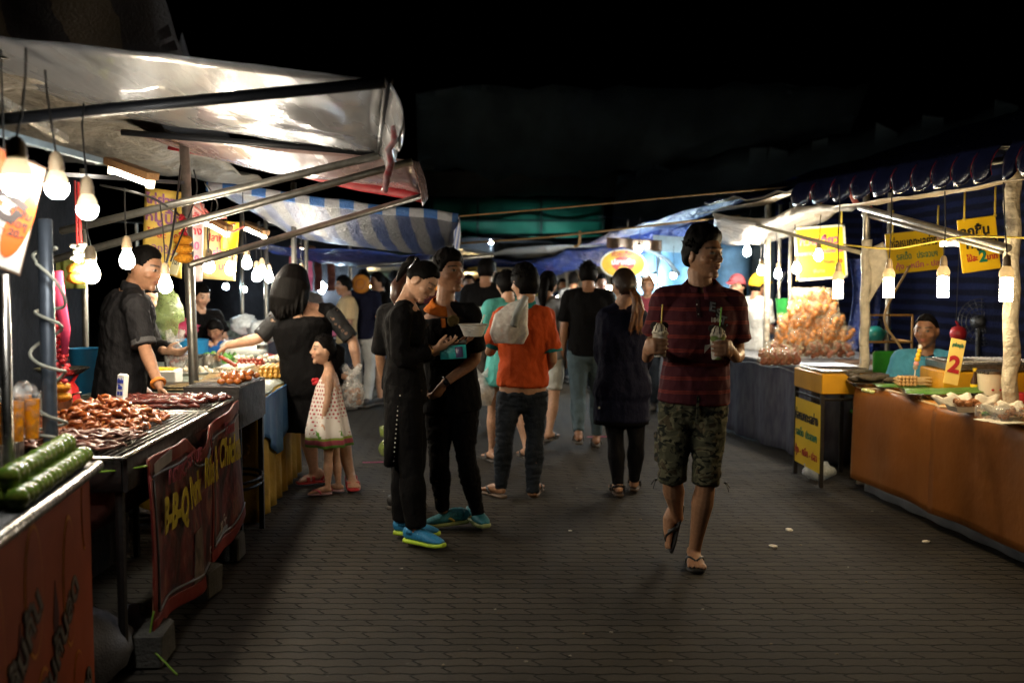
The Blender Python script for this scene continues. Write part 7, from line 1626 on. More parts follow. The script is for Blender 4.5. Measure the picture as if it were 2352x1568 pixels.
mb = MB(); mb.lathe([(0, -.055), (.05, -.055), (.06, -.04), (.065, .0), (.05, .035), (.02, .05), (0, .05)], p, 22); mb.build('globe', RLM, rl, 180); mb = MB(); mb.tube([p + V((0, 0, .05)), p + V((-.02, 0, .09))], .008, 8); mb.build('knob', RLM, rl); mb = MB(); mb.tube([p + V((-.02, 0, .09)), p + V((-.01, 0, .75))], .003, 5); mb.build('cord', CORD, rl)
p = at(2008, 768, 8.6); kt = thing('kettle', 'teal kettle on the rear shelf behind the chair', 'kettle', p); mb = MB(); mb.ball(p, (.09, .09, .075), None, 18, 12); mb.build('body', mat('kettle_teal', (.01, .17, .16), .3), kt, 180); mb = MB(); mb.tube([p + V((-.08, 0, .03)), p + V((-.05, 0, .13)), p + V((.05, 0, .13)), p + V((.08, 0, .03))], .008, 6); mb.build('handle', IRON, kt, 180); mb = MB(); mb.tube([p + V((.07, 0, .0)), p + V((.14, 0, .06))], [.02, .012], 8); mb.build('spout', MATS['kettle_teal'], kt)
p = at(2030, 815, 8.6); mb = MB(); mb.rbox(V((p.x + .2, 8.7, .40)), (1.1, .4, .80), 0, .02); tag(mb.build('shelf', mat('shelf_brown', (.10, .06, .04), .7), None, loc=V((p.x, 8.7, 0))), 'brown shelf cabinet behind the green chair', 'shelf')
fn = at(2255, 740, 8.8); t = thing('electric_fan', 'grey electric fan in the dark behind the seated man', 'fan', V((fn.x, 8.8, 0))); MF = Matrix.Rotation(R(80), 3, 'X'); GYF = mat('fan_grey', (.03, .032, .036), .5)
mb = MB(); [mb.tube([fn + MF @ V((math.cos(a) * r, math.sin(a) * r, 0)) for a in [k * math.pi / 14 for k in range(29)]], .004, 5) for r in (.06, .10, .14, .18, .21)]; [mb.tube([fn, fn + MF @ V((math.cos(a) * .21, math.sin(a) * .21, .02))], .003, 4) for a in [k * math.pi / 10 for k in range(20)]]; mb.build('grille', GYF, t, 180); mb = MB(); mb.ball(fn + V((0, .06, 0)), (.06, .09, .06), None, 14, 10); mb.build('motor', GYF, t, 180); mb = MB(); mb.tube([V((fn.x, 8.86, .05)), V((fn.x, 8.86, fn.z))], .02, 10); mb.lathe([(0, 0), (.2, 0), (.2, .02), (.05, .05), (0, .05)], V((fn.x, 8.86, 0)), 24); mb.build('stand', GYF, t)
for px, py, d, m, l in ((2130, 700, 10.6, PKB, 'pink jar on the back shelf'), (2150, 702, 10.6, mat('jar_teal', (.02, .16, .15), .4), 'teal jar on the back shelf'), (2172, 700, 10.6, RLM, 'red jar on the back shelf'), (2195, 700, 10.6, INKG, 'green jar on the back shelf')):
    p = at(px, py, d); mb = MB(); mb.lathe([(0, -.09), (.045, -.09), (.05, .06), (.04, .08), (.042, .1), (0, .1)], p, 16); tag(mb.build('jar', m, None, loc=p - V((0, 0, .09))), l, 'jar')
p = at(2162, 728, 10.6); mb = MB(); mb.rbox(V((p.x, 10.62, p.z + .005)), (.6, .2, .03), 0, .005); tag(mb.build('wall_shelf', MATS['shelf_brown'], None, loc=p), 'narrow back shelf with coloured jars', 'shelf')
# tarpaulin walls
NAVS = stripes('navy_striped_tarp', (.0022, .003, .011), (.005, .008, .034), 'Z', .11, .05, .08)
tarp('tarpaulin', (V((4.3, 4.2, 2.7)), V((4.3, 4.2, 0)), V((4.1, 12.2, 0)), V((4.1, 12.2, 2.6))), NAVS, 'navy tarpaulin wall behind the grilled food stalls', 0, 14, 30, wr=.22, cat='tarpaulin')
tarp('tarpaulin', (V((3.0, 11.4, 2.5)), V((3.0, 11.4, 0)), V((5.2, 10.9, 0)), V((5.2, 10.9, 2.6))), NAVS, 'navy tarpaulin wall behind the seated man', 0, 12, 20, wr=.20, cat='tarpaulin')
mb = MB(); a = at(1950, 640, 10.2); mb.sheet(lambda u, v: a + V((.28 * u + .05 * math.sin(v * 4), .04 * math.sin(u * 9 + v), .2 - .95 * v)), 12, 14, .004); tag(mb.build('blue_cloth', BLUET, None, 180, loc=a), 'bright blue plastic sheet hanging beside the packets', 'tarpaulin')
tarp('tarpaulin', (at(1975, 470, 8.2), at(1640, 500, 8.8), at(1640, 560, 11.0), at(1800, 540, 11.0)), mat('silver_tarp', (.30, .29, .27), .35, var=.4, scale=5, bump=.7, bscale=9, bd=.05, translucent=.15), 'silvery tarpaulin sagging above the vendor', .14, 16, 12, wr=.07, cat='tarpaulin')
for k in range(5):
    cable([at(1950 + 6 * k, 440 + 8 * k, 8.0), at(1965 + 9 * k, 470 + 3 * k, 8.0), at(1985 + 8 * k, 466 + 5 * k, 7.8)], .010, TWN, 'pink twine knotted under the cream awning'); bpy.context.scene.objects[-1]['group'] = 'pink twine under the cream awning'
# ================================================================ other people
def pose(px, py_top, d, h, a, stride=.0, arms=('down', 'down'), zoff=None, bend=0, seat=False):
    """joints of an upright figure h tall at photo column px, facing a degrees (0 = camera, 90 = picture right)"""
    p = at(px, 645, d); f = V((math.sin(R(a)), -math.cos(R(a)), 0)); r = V((-f.y, f.x, 0)); b = V((p.x, d, 0)); k = h / 1.65
    J = {}; up = V((0, 0, 1))
    J['hd'] = b + f * (.03 + bend * .22) * k + up * h * (.932 - bend * .05); J['nk'] = b + f * (-.01 + bend * .10) * k + up * h * (.845 - bend * .03)
    for q, s in (('l', -1), ('r', 1)):
        J[q + 's'] = b + r * s * .168 * k + f * (-.01 + bend * .1) * k + up * h * (.812 - bend * .03)
        st = stride * s; J[q + 'h'] = b + r * s * .085 * k + up * h * .525
        J[q + 'k'] = b + r * s * .088 * k + f * (.02 + st * .5) * k + up * h * .285; J[q + 'a'] = b + r * s * .085 * k + f * (-.04 + st) * k + up * h * (.055 + (.05 if st < -.1 else 0))
        am = arms[0 if s < 0 else 1]
        if am == 'down': J[q + 'e'] = b + r * s * .215 * k + f * -.02 * k + up * h * .635; J[q + 'w'] = b + r * s * .215 * k + f * .06 * k + up * h * .49
        elif am == 'fwd': J[q + 'e'] = b + r * s * .215 * k + f * .0 * k + up * h * .635; J[q + 'w'] = b + r * s * .13 * k + f * .24 * k + up * h * .63
        elif am == 'up': J[q + 'e'] = b + r * s * .21 * k + f * .12 * k + up * h * .66; J[q + 'w'] = b + r * s * .10 * k + f * .22 * k + up * h * .78
    return J, f, r
SHOED = mat('dull_shoe', (.03, .028, .028), .6); SOLED = mat('dull_sole', (.08, .07, .06), .7)
def crowd(px, d, h, a, label, skin, top, bottom, long=True, hair=None, tail=0, stride=.12, arms=('down', 'down'), fem=0, shoe=True, vox=.011, bend=0, sleeve=.7, skirt=None, look=None, shirt_name='shirt', hairkw=None, beltless=False):
    J, f, r = pose(px, 0, d, h, a, stride, arms, None, bend); k = h / 1.65
    P = Person(d, J, label, skin, voxel=vox, hs=.225 * (.6 + .4 * k), look=look or (a, 6 + bend * 20, 0), fem=fem, build=k, pix=False, smooth=2, group='people further down the street')
    for q in 'lr': w = J[q + 'w']; hand(P.mb, w, (w - J[q + 'e']), f if abs((w - J[q + 'e']).normalized().z) > .7 else V((0, 0, 1)), (25, 30, 32, 35), k, 1 if q == 'l' else -1)
    feet = []
    for s, q in ((-1, 'l'), (1, 'r')):
        ank = J[q + 'a']; toe = ank + f * .17 * k; toe.z = max(.02, ank.z - .075 * k); feet.append((ank, toe))
        if not shoe: feet[-1] = foot(P.mb, ank, toe, k, False, s)
    P.body(); 
    P.shirt(top, shirt_name, sleeve=sleeve, off=.016, hem=-.06, amp=.006, flare=.016, voxel=.011)
    if skirt: 
        mb = MB(); c0 = P.pel + V((0, 0, .06)); mb.loft([c0, lerp(c0, V((c0.x, c0.y, skirt)), .5), V((c0.x, c0.y, skirt))], [.18 * k, .20 * k, .215 * k], [.13 * k, .15 * k, .165 * k], r, 20, .1); P.cloth(mb, 'skirt', bottom, .011, 3, .01)
    else: P.trousers(bottom, 'trousers' if long else 'shorts', to=1.95 if long else .8, off=.014, amp=.006, voxel=.011)
    if shoe: [shoe_mesh(a_, t_, k, SHOED, SOLED, P.o) for a_, t_ in feet]
    else: [sandal(f_, k, SOLED, STRAPB, P.o) for f_ in feet]
    P.hair(hair or BLACKHAIR, **(dict(line=.062, back=-.07 if not fem else -.09, side=-.02, vol=1.1, messy=.008, seed=int(px), tufts=0 if fem else 50, tuftL=.024) | (hairkw or {})))
    if tail: mb = MB(); mb.tube([P.hl(0, -.07, .03), P.hl(0, -.12, -.02), P.hl(0, -.13, -.02 - tail * .5), P.hl(0, -.10, -.02 - tail)], [.045, .05, .042, .012], 12, .6); P.part(mb, 'long_hair', hair or BLACKHAIR, 180)
    return P
# near seller in the dark shirt (behind the grill)
Y = 5.68
se = Person(Y, dict(hd=(331, 616), nk=(303, 668), wa=(285, 790), ls=(311, 704, -.17), rs=(268, 700, .18), le=(332, 800, -.22), lw=(366, 886, -.40), re=(262, 810, .2), rw=(300, 880, .1), lh=(284, 915, -.08), rh=(262, 913, .09), lk=(284, 1050, -.08), la=(284, 1165, -.08), rk=(262, 1050, .09), ra=(262, 1165, .09)),
    'person seller in dark rolled-sleeve shirt bending his head behind the barbecue stand', SK3, voxel=.0065, hs=.24, look=(82, 16, 0), smooth=2)
j = se.J; hand(se.mb, j['lw'], (.3, -.3, -.7), (.8, .2, .2), (35, 40, 45, 50), 1, 1); hand(se.mb, j['rw'], (.8, 0, -.3), (0, 0, -1), (30, 30, 30, 30), 1, 1)
se.body(); DSH = cloth_mat('charcoal_shirt', (.012, .0115, .013), var=.4, fold=.6)
se.shirt(DSH, 'shirt', sleeve=.88, off=.022, hem=-.06, amp=.010, flare=.014, kd=1.05, voxel=.008); mb = MB(); se.arm('l', mb, (.80, .93), .030, .004, .1); se.part(mb, 'rolled_cuff', cloth_mat('cuff_grey', (.06, .058, .06)), 180)
mb = MB(); mb.loft([j['nk'] + V((0, 0, -.015)), j['nk'] + V((.004, 0, .02)), j['nk'] + V((.01, 0, .045))], [.076, .070, .066], [.072, .066, .062], (0, 1, 0), 18, .1); se.part(mb, 'collar', DSH, 180)
se.trousers(BLK, 'trousers', to=1.95); se.hair(BLACKHAIR, line=.070, back=-.045, side=.0, vol=.75, messy=.004, seed=31, top=.006)
mb = MB(); w = lerp(j['le'], j['lw'], .92); dd = (j['lw'] - j['le']).normalized(); aa = dd.orthogonal().normalized(); bb = dd.cross(aa); mb.tube([w + (aa * math.cos(t) + bb * math.sin(t)) * .034 for t in [k * math.pi / 8 for k in range(17)]], .010, 6); se.part(mb, 'bracelet', mat('bracelet_orange', (.55, .18, .02), .6))
[shoe_mesh(j[q + 'a'], j[q + 'a'] + V((.17, 0, -.07)), 1, SHOED, SOLED, se.o) for q in 'lr']
Y = 6.45
s2 = Person(Y, dict(hd=(331, 682), nk=(318, 722), ls=(328, 745, -.15), rs=(306, 742, .16), le=(358, 800, -.2), lw=(378, 806, -.42), re=(345, 800, .1), rw=(385, 812, -.25), lh=(320, 900, -.08), rh=(310, 900, .09), lk=(325, 1000, -.08), la=(325, 1088, -.08), rk=(312, 1000, .09), ra=(312, 1088, .09)),
    'person seller in black behind the dark-shirted man, holding out gloved hands', SK2, voxel=.008, hs=.215, look=(70, 24, 0), fem=1, smooth=2)
j = s2.J; hand(s2.mb, j['lw'], (.9, -.1, -.1), (.1, .5, .6), (20, 30, 35, 40), .95, 1); hand(s2.mb, j['rw'], (.8, -.1, -.4), (0, -.3, .6), (35, 40, 45, 50), .95, -1)
s2.body(closed=True); s2.shirt(BLKJ, 'shirt', sleeve=1.7, off=.018, voxel=.010); s2.trousers(BLK); s2.hair(BLACKHAIR, line=.06, back=-.09, side=-.02, vol=1.1, messy=.006, seed=2)
[shoe_mesh(j[q + 'a'], j[q + 'a'] + V((.17, 0, -.07)), .95, SHOED, SOLED, s2.o) for q in 'lr']
carrier(at(404, 845, 6.1), .12, .17, 'small clear bag of red sausage pieces in the gloved hands', SAUS, n=8, fs=.02, seed=4)
def seated(px, py, d, a, label, skin, top, look, hairkw=None, fem=0, hs=.225, sleeve=.7, drop=.0, k=1.0, arms='table', closed=False, gender=None, seat_h=.45, bottom=None, tail=0, sm='shirt'):
    """seated figure whose head centre shows at px, py"""
    h = at(px, py, d); f = V((math.sin(R(a)), -math.cos(R(a)), 0)); r = V((-f.y, f.x, 0)); up = V((0, 0, 1)); J = {'hd': h}; nk = h - up * .165 * k - f * .03; J['nk'] = nk
    pel = nk - up * .50 * k - f * .02
    for q, s in (('l', -1), ('r', 1)):
        J[q + 's'] = nk + r * s * .165 * k - up * .045 * k; J[q + 'h'] = pel + r * s * .085 * k; J[q + 'k'] = pel + r * s * .12 * k + f * .40 * k; J[q + 'a'] = V((J[q + 'k'].x, J[q + 'k'].y, .08)) - f * .05
        J[q + 'e'] = J[q + 's'] + r * s * .06 * k - up * .24 * k + f * .08 * k; J[q + 'w'] = J[q + 'e'] + f * .2 * k - r * s * .12 * k + up * (.02 if arms == 'table' else -.05)
    P = Person(d, J, label, skin, voxel=.009, hs=hs, look=look, fem=fem, build=k, pix=False, smooth=2)
    for q in 'lr': hand(P.mb, J[q + 'w'], f - r * (.3 if q == 'r' else -.3), V((0, 0, -1)), (25, 30, 32, 35), k, 1 if q == 'l' else -1)
    P.body(closed=closed); P.shirt(top, sm, sleeve=sleeve, off=.02, hem=-.04, voxel=.010, amp=.008); P.trousers(bottom or JEANS, voxel=.011)
    P.hair(BLACKHAIR, **(dict(line=.06, back=-.06, side=-.01, vol=1, messy=.006, seed=int(px)) | (hairkw or {})))
    [shoe_mesh(J[q + 'a'], J[q + 'a'] + f * .16 * k - V((0, 0, .06)), k, SHOED, SOLED, P.o) for q in 'lr']
    if tail: mb = MB(); mb.tube([P.hl(0, -.07, .03), P.hl(0, -.11, -.04), P.hl(0, -.10, -.04 - tail)], [.05, .05, .015], 12, .6); P.part(mb, 'long_hair', BLACKHAIR, 180)
    return P
BLUEP = cloth_mat('sky_blue_polo', (.06, .26, .42))
sm = seated(2128, 760, 7.0, -20, 'person in sky blue polo with dark collar sitting behind the orange table', SK4, BLUEP, (-38, 4, 0), dict(line=.072, back=-.05, side=.01, vol=.55, messy=.003), hs=.232)
j = sm.J; mb = MB()
for q in (-1, 1):
    def col(u, v, q=q):
        a = lerp(R(90), R(-80), u); fr_ = .5 - .5 * math.sin(a); rr = lerp(.070, .108, v); c0 = j['nk'] + V((0, .0, .04)); return c0 + Matrix.Rotation(R(-20), 3, 'Z') @ V((q * math.cos(a) * rr * lerp(1.05, 1.25, v), math.sin(a) * rr * .97, lerp(.028, -.03, v) - .075 * fr_))
    mb.sheet(col, 16, 4, .005)
sm.part(mb, 'collar', NAVY, 180)
seated(494, 757, 9.5, -10, 'child person in blue shirt writing with a pink straw behind the food', SK3, cloth_mat('royal_blue', (.02, .12, .38)), (-8, 32, 0), dict(line=.05, back=-.1, vol=1.2), fem=1, k=.82, hs=.20, closed=True)
seated(462, 680, 9.8, 40, 'person in black resting her chin on a hand behind the child', SK2, BLKJ, (50, 18, 0), dict(line=.055, back=-.1, vol=1.2), fem=1, k=1, sleeve=.6, tail=.16)
# walkers
crowd(1351, 8.85, 1.67, 178, 'person seen from behind in black T-shirt and washed jeans walking away', SK3, BLK, GREYB, True, None, 0, -.16, ('fwd', 'down'), 0, False, .009, hairkw=dict(vol=.8, messy=.004))
crowd(1256, 9.0, 1.58, 158, 'person with dark tied hair in grey top and white shorts beyond the orange shirt', SK2, cloth_mat('grey_top', (.16, .14, .135)), cloth_mat('white_shorts', (.52, .52, .48)), False, None, .24, .12, ('fwd', 'fwd'), 1, False, .009)
TLD = cloth_mat('teal_dress', (.10, .42, .38))
tw = crowd(1166, 8.1, 1.58, 200, 'person in a short teal dress carrying a bag beyond the orange shirt', SK2, TLD, TLD, False, None, .0, .20, ('down', 'fwd'), 1, False, .009, skirt=.66)
crowd(1116, 9.7, 1.72, 175, 'person in black printed T-shirt and checked shorts behind the foam bowl', SK3, BLK, cloth_mat('checked_shorts', (.10, .085, .075), var=.6), False, None, 0, -.22, ('down', 'down'), 0, True, .009)
o = tw.o; T = None
for sh in [c for c in bpy.data.objects if c.name.startswith('shirt') and c.parent and c.parent.get('label', '').startswith('person in black printed')]:
    T = bvh(sh)
    for q, (tx_, py) in enumerate((('STREET', 714), ('2015', 724))): decal(tx_, sh, at(1110, py, 9.25), (1, 0, 0), (0, 0, 1), .07, WHT, .002, T)
carrier(at(1107, 930, 8.0), .17, .24, 'white plastic bag of buns hanging from the teal-dress hand', mat('bun', (.6, .45, .25), .6), film('bag_white', (.7, .7, .7), .62, .3), 6, .026, seed=2)
crowd(934, 6.42, 1.58, 150, 'person in black with brown hair hidden behind the woman in the long tunic', SK1, BLK, BLK, True, mat('auburn_hair', (.06, .022, .012), .4, var=.5, bump=.5), .15, .05, ('down', 'down'), 1, True, .010, sleeve=.9)
carrier(at(893, 1045, 6.2), .11, .12, 'green-tinted bag of fruit behind the tunic hem', mat('guava', (.28, .38, .05), .4), film('bag_green', (.35, .45, .1), .35, .2), 4, .028, seed=7)
crowd(795, 11.5, 1.55, -70, 'person in beige shirt facing the stalls near the round orange lantern', SK3, cloth_mat('beige', (.42, .30, .16)), JEANS, True, None, 0, .05, ('down', 'fwd'))
crowd(832, 11.8, 1.62, 170, 'person in navy shirt standing under the round orange lantern', SK3, NAVY, cloth_mat('white_skirt', (.5, .5, .48)), True, None, 0, .05)
crowd(872, 12.0, 1.60, -60, 'person in black top and blue shorts right of the round orange lantern', SK2, BLKJ, cloth_mat('blue_shorts', (.12, .18, .32)), False, None, .2, .08, ('fwd', 'down'), 1)
crowd(1075, 13.5, 1.58, 10, 'person facing the camera far off between the couple and the printed T-shirt', SK4, cloth_mat('slate', (.06, .07, .09)), JEANS, True, None, 0, .05)
crowd(1148, 13.0, 1.60, 190, 'person in dark green walking far ahead of the orange shirt', SK3, cloth_mat('deep_green', (.02, .05, .04)), JEANS, True)
crowd(1488, 11.5, 1.55, -15, 'person in pink top facing the camera behind the ponytail', SK2, cloth_mat('pink_top', (.40, .08, .12)), JEANS, True, BROWNHAIR, .15, .05, ('down', 'down'), 1)
crowd(1318, 14.5, 1.62, 180, 'person in pale shirt far down the street under the lamps', SK3, cloth_mat('pale_grey', (.25, .26, .27)), JEANS, True); crowd(1415, 15, 1.6, 180, 'person in dark clothes far down the street by the yellow lamp', SK3, cloth_mat('slate'), JEANS, True)
crowd(1035, 16, 1.62, 180, 'person in brown far down the street left of the yellow lamp', SK3, cloth_mat('brown_top', (.12, .06, .03)), JEANS, True)
vd = crowd(1738, 10.3, 1.56, 120, 'person vendor in white T-shirt and yellow cap behind the packets', SK3, cloth_mat('white_tee', (.58, .58, .56)), JEANS, True, None, 0, .0, ('fwd', 'fwd'), 0, True)
CAPY = cloth_mat('cap_yellow', (.55, .32, .02)); mb = MB(); hair_cap(mb, vd.J['hd'], vd.M, vd.hs * 1.05, line=.045, back=-.02, side=.01, vol=1.6, messy=.0, seed=1); mb.loft([vd.hl(0, .08, .06), vd.hl(0, .13, .05), vd.hl(0, .17, .04)], [.07, .065, .03], [.006] * 3, vd.M @ V((1, 0, 0)), 12, .4); vd.part(mb, 'cap', CAPY, 180)
pk = crowd(1696, 10.6, 1.55, -40, 'person in a pink cap and dark hair beside the white-shirted vendor', SK2, cloth_mat('slate'), JEANS, True, None, .16, .0, ('fwd', 'fwd'), 1)
mb = MB(); hair_cap(mb, pk.J['hd'], pk.M, pk.hs * 1.05, line=.045, back=-.02, side=.01, vol=1.6, messy=.0, seed=1); mb.loft([pk.hl(0, .08, .06), pk.hl(0, .13, .05), pk.hl(0, .17, .04)], [.07, .065, .03], [.006] * 3, pk.M @ V((1, 0, 0)), 12, .4); pk.part(mb, 'cap', cloth_mat('cap_pink', (.45, .10, .12)), 180)

# ================================================================ far end of the street
OVY = mat('oval_yellow', (.70, .42, .03), .45, translucent=.2); 
c = at(1431, 606, 12.0); t = thing('oval_sign', 'oval yellow sign with red heading above the bluish stall', 'sign', c); w, h = .275, .175
for nm, k, o, m in (('rim', 1.0, 0, wbr), ('face', .93, -.006, OVY), ('centre_panel', .50, -.010, mat('oval_red', (.42, .05, .03), .5))):
    mb = MB(); mb.prism([(w * k * math.cos(q), h * k * math.sin(q)) for q in [2 * math.pi * i / 36 for i in range(36)]], frame(c + V((0, o, 0)), (1, 0, 0), (0, 0, 1)), .012); mb.build(nm, m, t, 0)
for tx_, dz, s, m in (('ก๋วยเตี๋ยว', .115, .075, INKR), ('ปลาหมึก', .02, .085, WPL), ('ย่าง', -.055, .075, YELI)): text(tx_, 'lettering', frame(c + V((0, -.026 if dz < .1 else -.022, dz)), (1, 0, 0), (0, 0, 1)), s, m, t, .002)
tarp('tarpaulin', (at(1390, 540, 12.6), at(1850, 408, 9.6), at(1560, 520, 14.5), at(1160, 632, 17)), BLUET, 'bright blue tarpaulin roof slanting over the far stalls', .04, 22, 16, wr=.09, cat='tarpaulin')
tarp('tarpaulin', (at(1180, 616, 14.5), at(1600, 500, 12.6), at(1560, 570, 12.9), at(1230, 640, 14.9)), BLUET, 'lower blue tarpaulin hem lit from below by the far lamps', .05, 22, 8, wr=.10, cat='tarpaulin')
BRF = mat('brown_fringe', (.10, .06, .035), .8, var=.5, scale=12, bump=.6)
mb = MB(); a, b = at(1394, 545, 11.8), at(1520, 552, 11.6); mb.sheet(lambda u, v: lerp(a, b, u) + V((0, .03 * math.sin(u * 22), -.12 * v * (1 + .10 * math.sin(u * 16)))), 30, 6, .006); tag(mb.build('fringe', BRF, None, 180, loc=a), 'brown scalloped fringe above the oval sign', 'awning trim')
PBL = mat('pale_blue_frame', (.45, .58, .66), .4); st2 = thing('far_stall', 'bluish white stall with a curved frame beside the oval sign', 'stall', at(1540, 700, 12.3).xy.to_3d())
p = at(1530, 700, 12.4); mb = MB(); mb.tube([at(1478, 572, 12.2), at(1505, 580, 12.2), at(1535, 600, 12.2), at(1560, 632, 12.2)], .025, 8); mb.build('curved_rail', PBL, st2, 180)
for px in (1512, 1600): q = at(px, 645, 12.6); mb = MB(); mb.tube([V((q.x, 12.6, 0)), V((q.x, 12.6, 1.95))], .03, 8); mb.build('post', PBL, st2, 180)
q = at(1545, 645, 13.2); mb = MB(); mb.sheet(lambda u, v: V((q.x - .5 + 1.6 * u, 13.4 + .05 * math.sin(u * 19), .8 + 1.25 * v)), 20, 8, .004); mb.build('back_sheet', mat('stall_sheet', (.12, .23, .33), .5, var=.5, scale=5, bump=.4), st2, 180)
mb = MB(); mb.rbox((q.x + .3, 12.7, .42), (1.6, .6, .84), 0, .02); mb.build('counter', mat('counter_grey', (.22, .23, .25), .6, var=.3), st2)
mb = MB(); a, b = at(1500, 540, 12.6), at(1580, 545, 12.6); mb.sheet(lambda u, v: lerp(a, b, u) + V((0, 0, -.20 * v)), 6, 4, .01); mb.build('header_board', mat('header_pale', (.45, .6, .65), .4), st2, 60)
def booth(px, d, w, label, mback, mcloth, mroof, zr=2.2, boxes=4, seed=1):
    """a far stall seen whole: table with cloth, back sheet, roof, posts and goods"""
    c = at(px, 645, d); c.z = 0; t = thing('far_stall', label, 'stall', c); rn = random.Random(seed)
    mb = MB(); mb.sheet(lambda u, v: c + V((w * (u - .5), .02 * math.sin(u * 30), lerp(.02, .78, v))), 30, 5, .004); mb.build('table_cloth', mcloth, t, 180)
    mb = MB(); mb.rbox(c + V((0, .4, .79)), (w, .8, .03), 0, .01); mb.build('table_top', MATS['grey_top'], t)
    mb = MB(); mb.sheet(lambda u, v: c + V((w * (u - .5), 1.5 + .06 * math.sin(u * 17), lerp(.0, zr, v))), 20, 6, .004); mb.build('back_sheet', mback, t, 180)
    mb = MB(); mb.sheet(lambda u, v: c + V(((w + .5) * (u - .5), lerp(-.5, 1.7, v), zr + .15 * v - .06 * math.sin(math.pi * u))), 12, 8, .004); mb.build('roof_sheet', mroof, t, 180)
    for x in (-.5, .5): mb = MB(); mb.tube([c + V((w * x, 0, 0)), c + V((w * x, 0, zr))], .02, 8); mb.build('post', STEEL, t)
    for k in range(boxes):
        mb = MB(); mb.rbox(c + V((w * ((k + .5) / boxes - .5) + rn.uniform(-.05, .05), .3, .80 + .09)), (w / boxes * .6, .3, rn.uniform(.12, .25)), 0, .01); mb.build('goods_box', rn.choice((YEL, INKP, WPL, MARB, RLM, BLP)), t)
    return t
booth(1075, 18.0, 2.6, 'far stall with orange back sheet between the couple and the walkers', mat('orange_sheet', (.62, .24, .02), .6, var=.2, translucent=.2), CLB, mat('grey_tarp'), 1.78, 5, 3)
booth(1300, 15.5, 2.2, 'far stall with pale goods behind the black T-shirt', mat('pale_sheet', (.32, .31, .27), .6, var=.6, scale=6), CUR, mat('grey_tarp'), 2.15, 5, 5)
booth(1400, 16.5, 1.4, 'far stall with yellow banner left of the ponytail', mat('yellow_sheet', (.58, .42, .02), .6, var=.2), CLY, BLUET, 2.1, 3, 9)
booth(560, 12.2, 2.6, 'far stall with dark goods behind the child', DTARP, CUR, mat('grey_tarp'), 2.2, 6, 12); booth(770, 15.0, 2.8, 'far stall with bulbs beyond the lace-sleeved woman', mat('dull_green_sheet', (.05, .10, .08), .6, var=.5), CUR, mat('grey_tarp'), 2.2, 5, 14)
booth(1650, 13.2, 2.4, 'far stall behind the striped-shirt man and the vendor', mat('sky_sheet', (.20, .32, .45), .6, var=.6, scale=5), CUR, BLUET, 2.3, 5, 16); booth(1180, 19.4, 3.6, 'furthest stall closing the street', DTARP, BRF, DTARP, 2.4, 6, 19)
ORL_ = mat('lantern_orange', (.45, .17, .015), .6, var=.3, scale=9, bump=.3); p = at(829, 652, 11.6); ln = thing('lantern', 'round orange lantern disc with a faint emblem hanging over the crowd', 'lantern', p)
mb = MB(); mb.lathe([(0, -.03), (.095, -.025), (.112, 0), (.095, .025), (0, .03)], p, 32, Matrix.Rotation(R(90), 3, 'X')); mb.build('disc', ORL_, ln, 180); mb = MB(); mb.tube([p + V((.055 * math.cos(k * .2618), -.03, .055 * math.sin(k * .2618))) for k in range(25)], .008, 6); mb.build('emblem_ring', mat('emblem_brown', (.30, .10, .02), .6), ln); mb = MB(); mb.tube([p + V((0, 0, .11)), p + V((0, 0, .6))], .004, 5); mb.build('cord', CORD, ln)
board('far_sign', 'small yellow sign far down the street above the printed T-shirt', 'sign', at(1110, 612, 17), .55, .14, .01, 0, 0, YEL, (('ขนม', 0, 0, .1, INKR, .002, None),)); board('far_sign', 'pale sign far down the street right of the small yellow sign', 'sign', at(1138, 645, 17), .35, .42, .01, 0, 0, mat('pale_sign', (.6, .62, .55), .5), (('ชา', 0, 0, .12, INKG, .002, None),))
board('hanging_card', 'orange-red card hanging beyond the grey-top walker', 'card', at(1257, 645, 14.5), .12, .19, .01, 0, 0, mat('card_red', (.5, .10, .04), .5), ())
# the big tents beyond
GRT = mat('green_tent', (.03, .26, .17), .5, var=.35, scale=2, bump=.2, bscale=3, bd=.05, translucent=.5)
tt_ = thing('tent', 'dark green tent wall with seams beyond the far stalls', 'tent', at(1190, 645, 23).xy.to_3d()); a, b = at(985, 455, 23), at(1388, 455, 23)
mb = MB(); mb.sheet(lambda u, v: lerp(a, b, u) + V((0, .08 * math.sin(u * 14), lerp(0, -1.95, v))), 24, 12, .004); mb.build('tent_wall', GRT, tt_, 180)
SEAM = mat('tent_seam', (.004, .035, .025), .6)
for u in (.02, .28, .64, .99): mb = MB(); p = lerp(a, b, u); mb.box(p + V((0, -.14, -.95)), (.05, .02, 1.9)); mb.build('seam', SEAM, tt_, 0)
for z in (-.52, -1.0): mb = MB(); mb.box((a + b) / 2 + V((0, -.14, z)), ((b - a).length, .02, .05)); mb.build('seam', SEAM, tt_, 0)
GYT = mat('grey_tent', (.16, .16, .155), .6, var=.4, scale=1.2, bump=.3, bscale=2, bd=.1, translucent=.3); NVT = mat('night_tent', (.13, .19, .23), .6, var=.4, scale=1, bump=.3, bscale=2, bd=.1, translucent=.2)
tarp('tent_roof', (at(960, 390, 22.5), at(1420, 392, 22.5), at(1440, 452, 22.8), at(970, 452, 22.8)), GYT, 'grey tent fascia above the green tent wall', .1, 16, 6, wr=.1, cat='tent')
tarp('tent_roof', (at(955, 205, 21), at(2000, 195, 21), at(1900, 420, 20.5), at(960, 395, 22)), NVT, 'huge dark tent roof rising behind the street', .4, 20, 10, wr=.3, cat='tent')
tarp('tent_roof', (at(1420, 395, 19.5), at(2400, 230, 16), at(2400, 420, 13), at(1400, 560, 18)), NVT, 'dark tent slope behind the right-hand awning', .4, 20, 10, wr=.3, cat='tent')
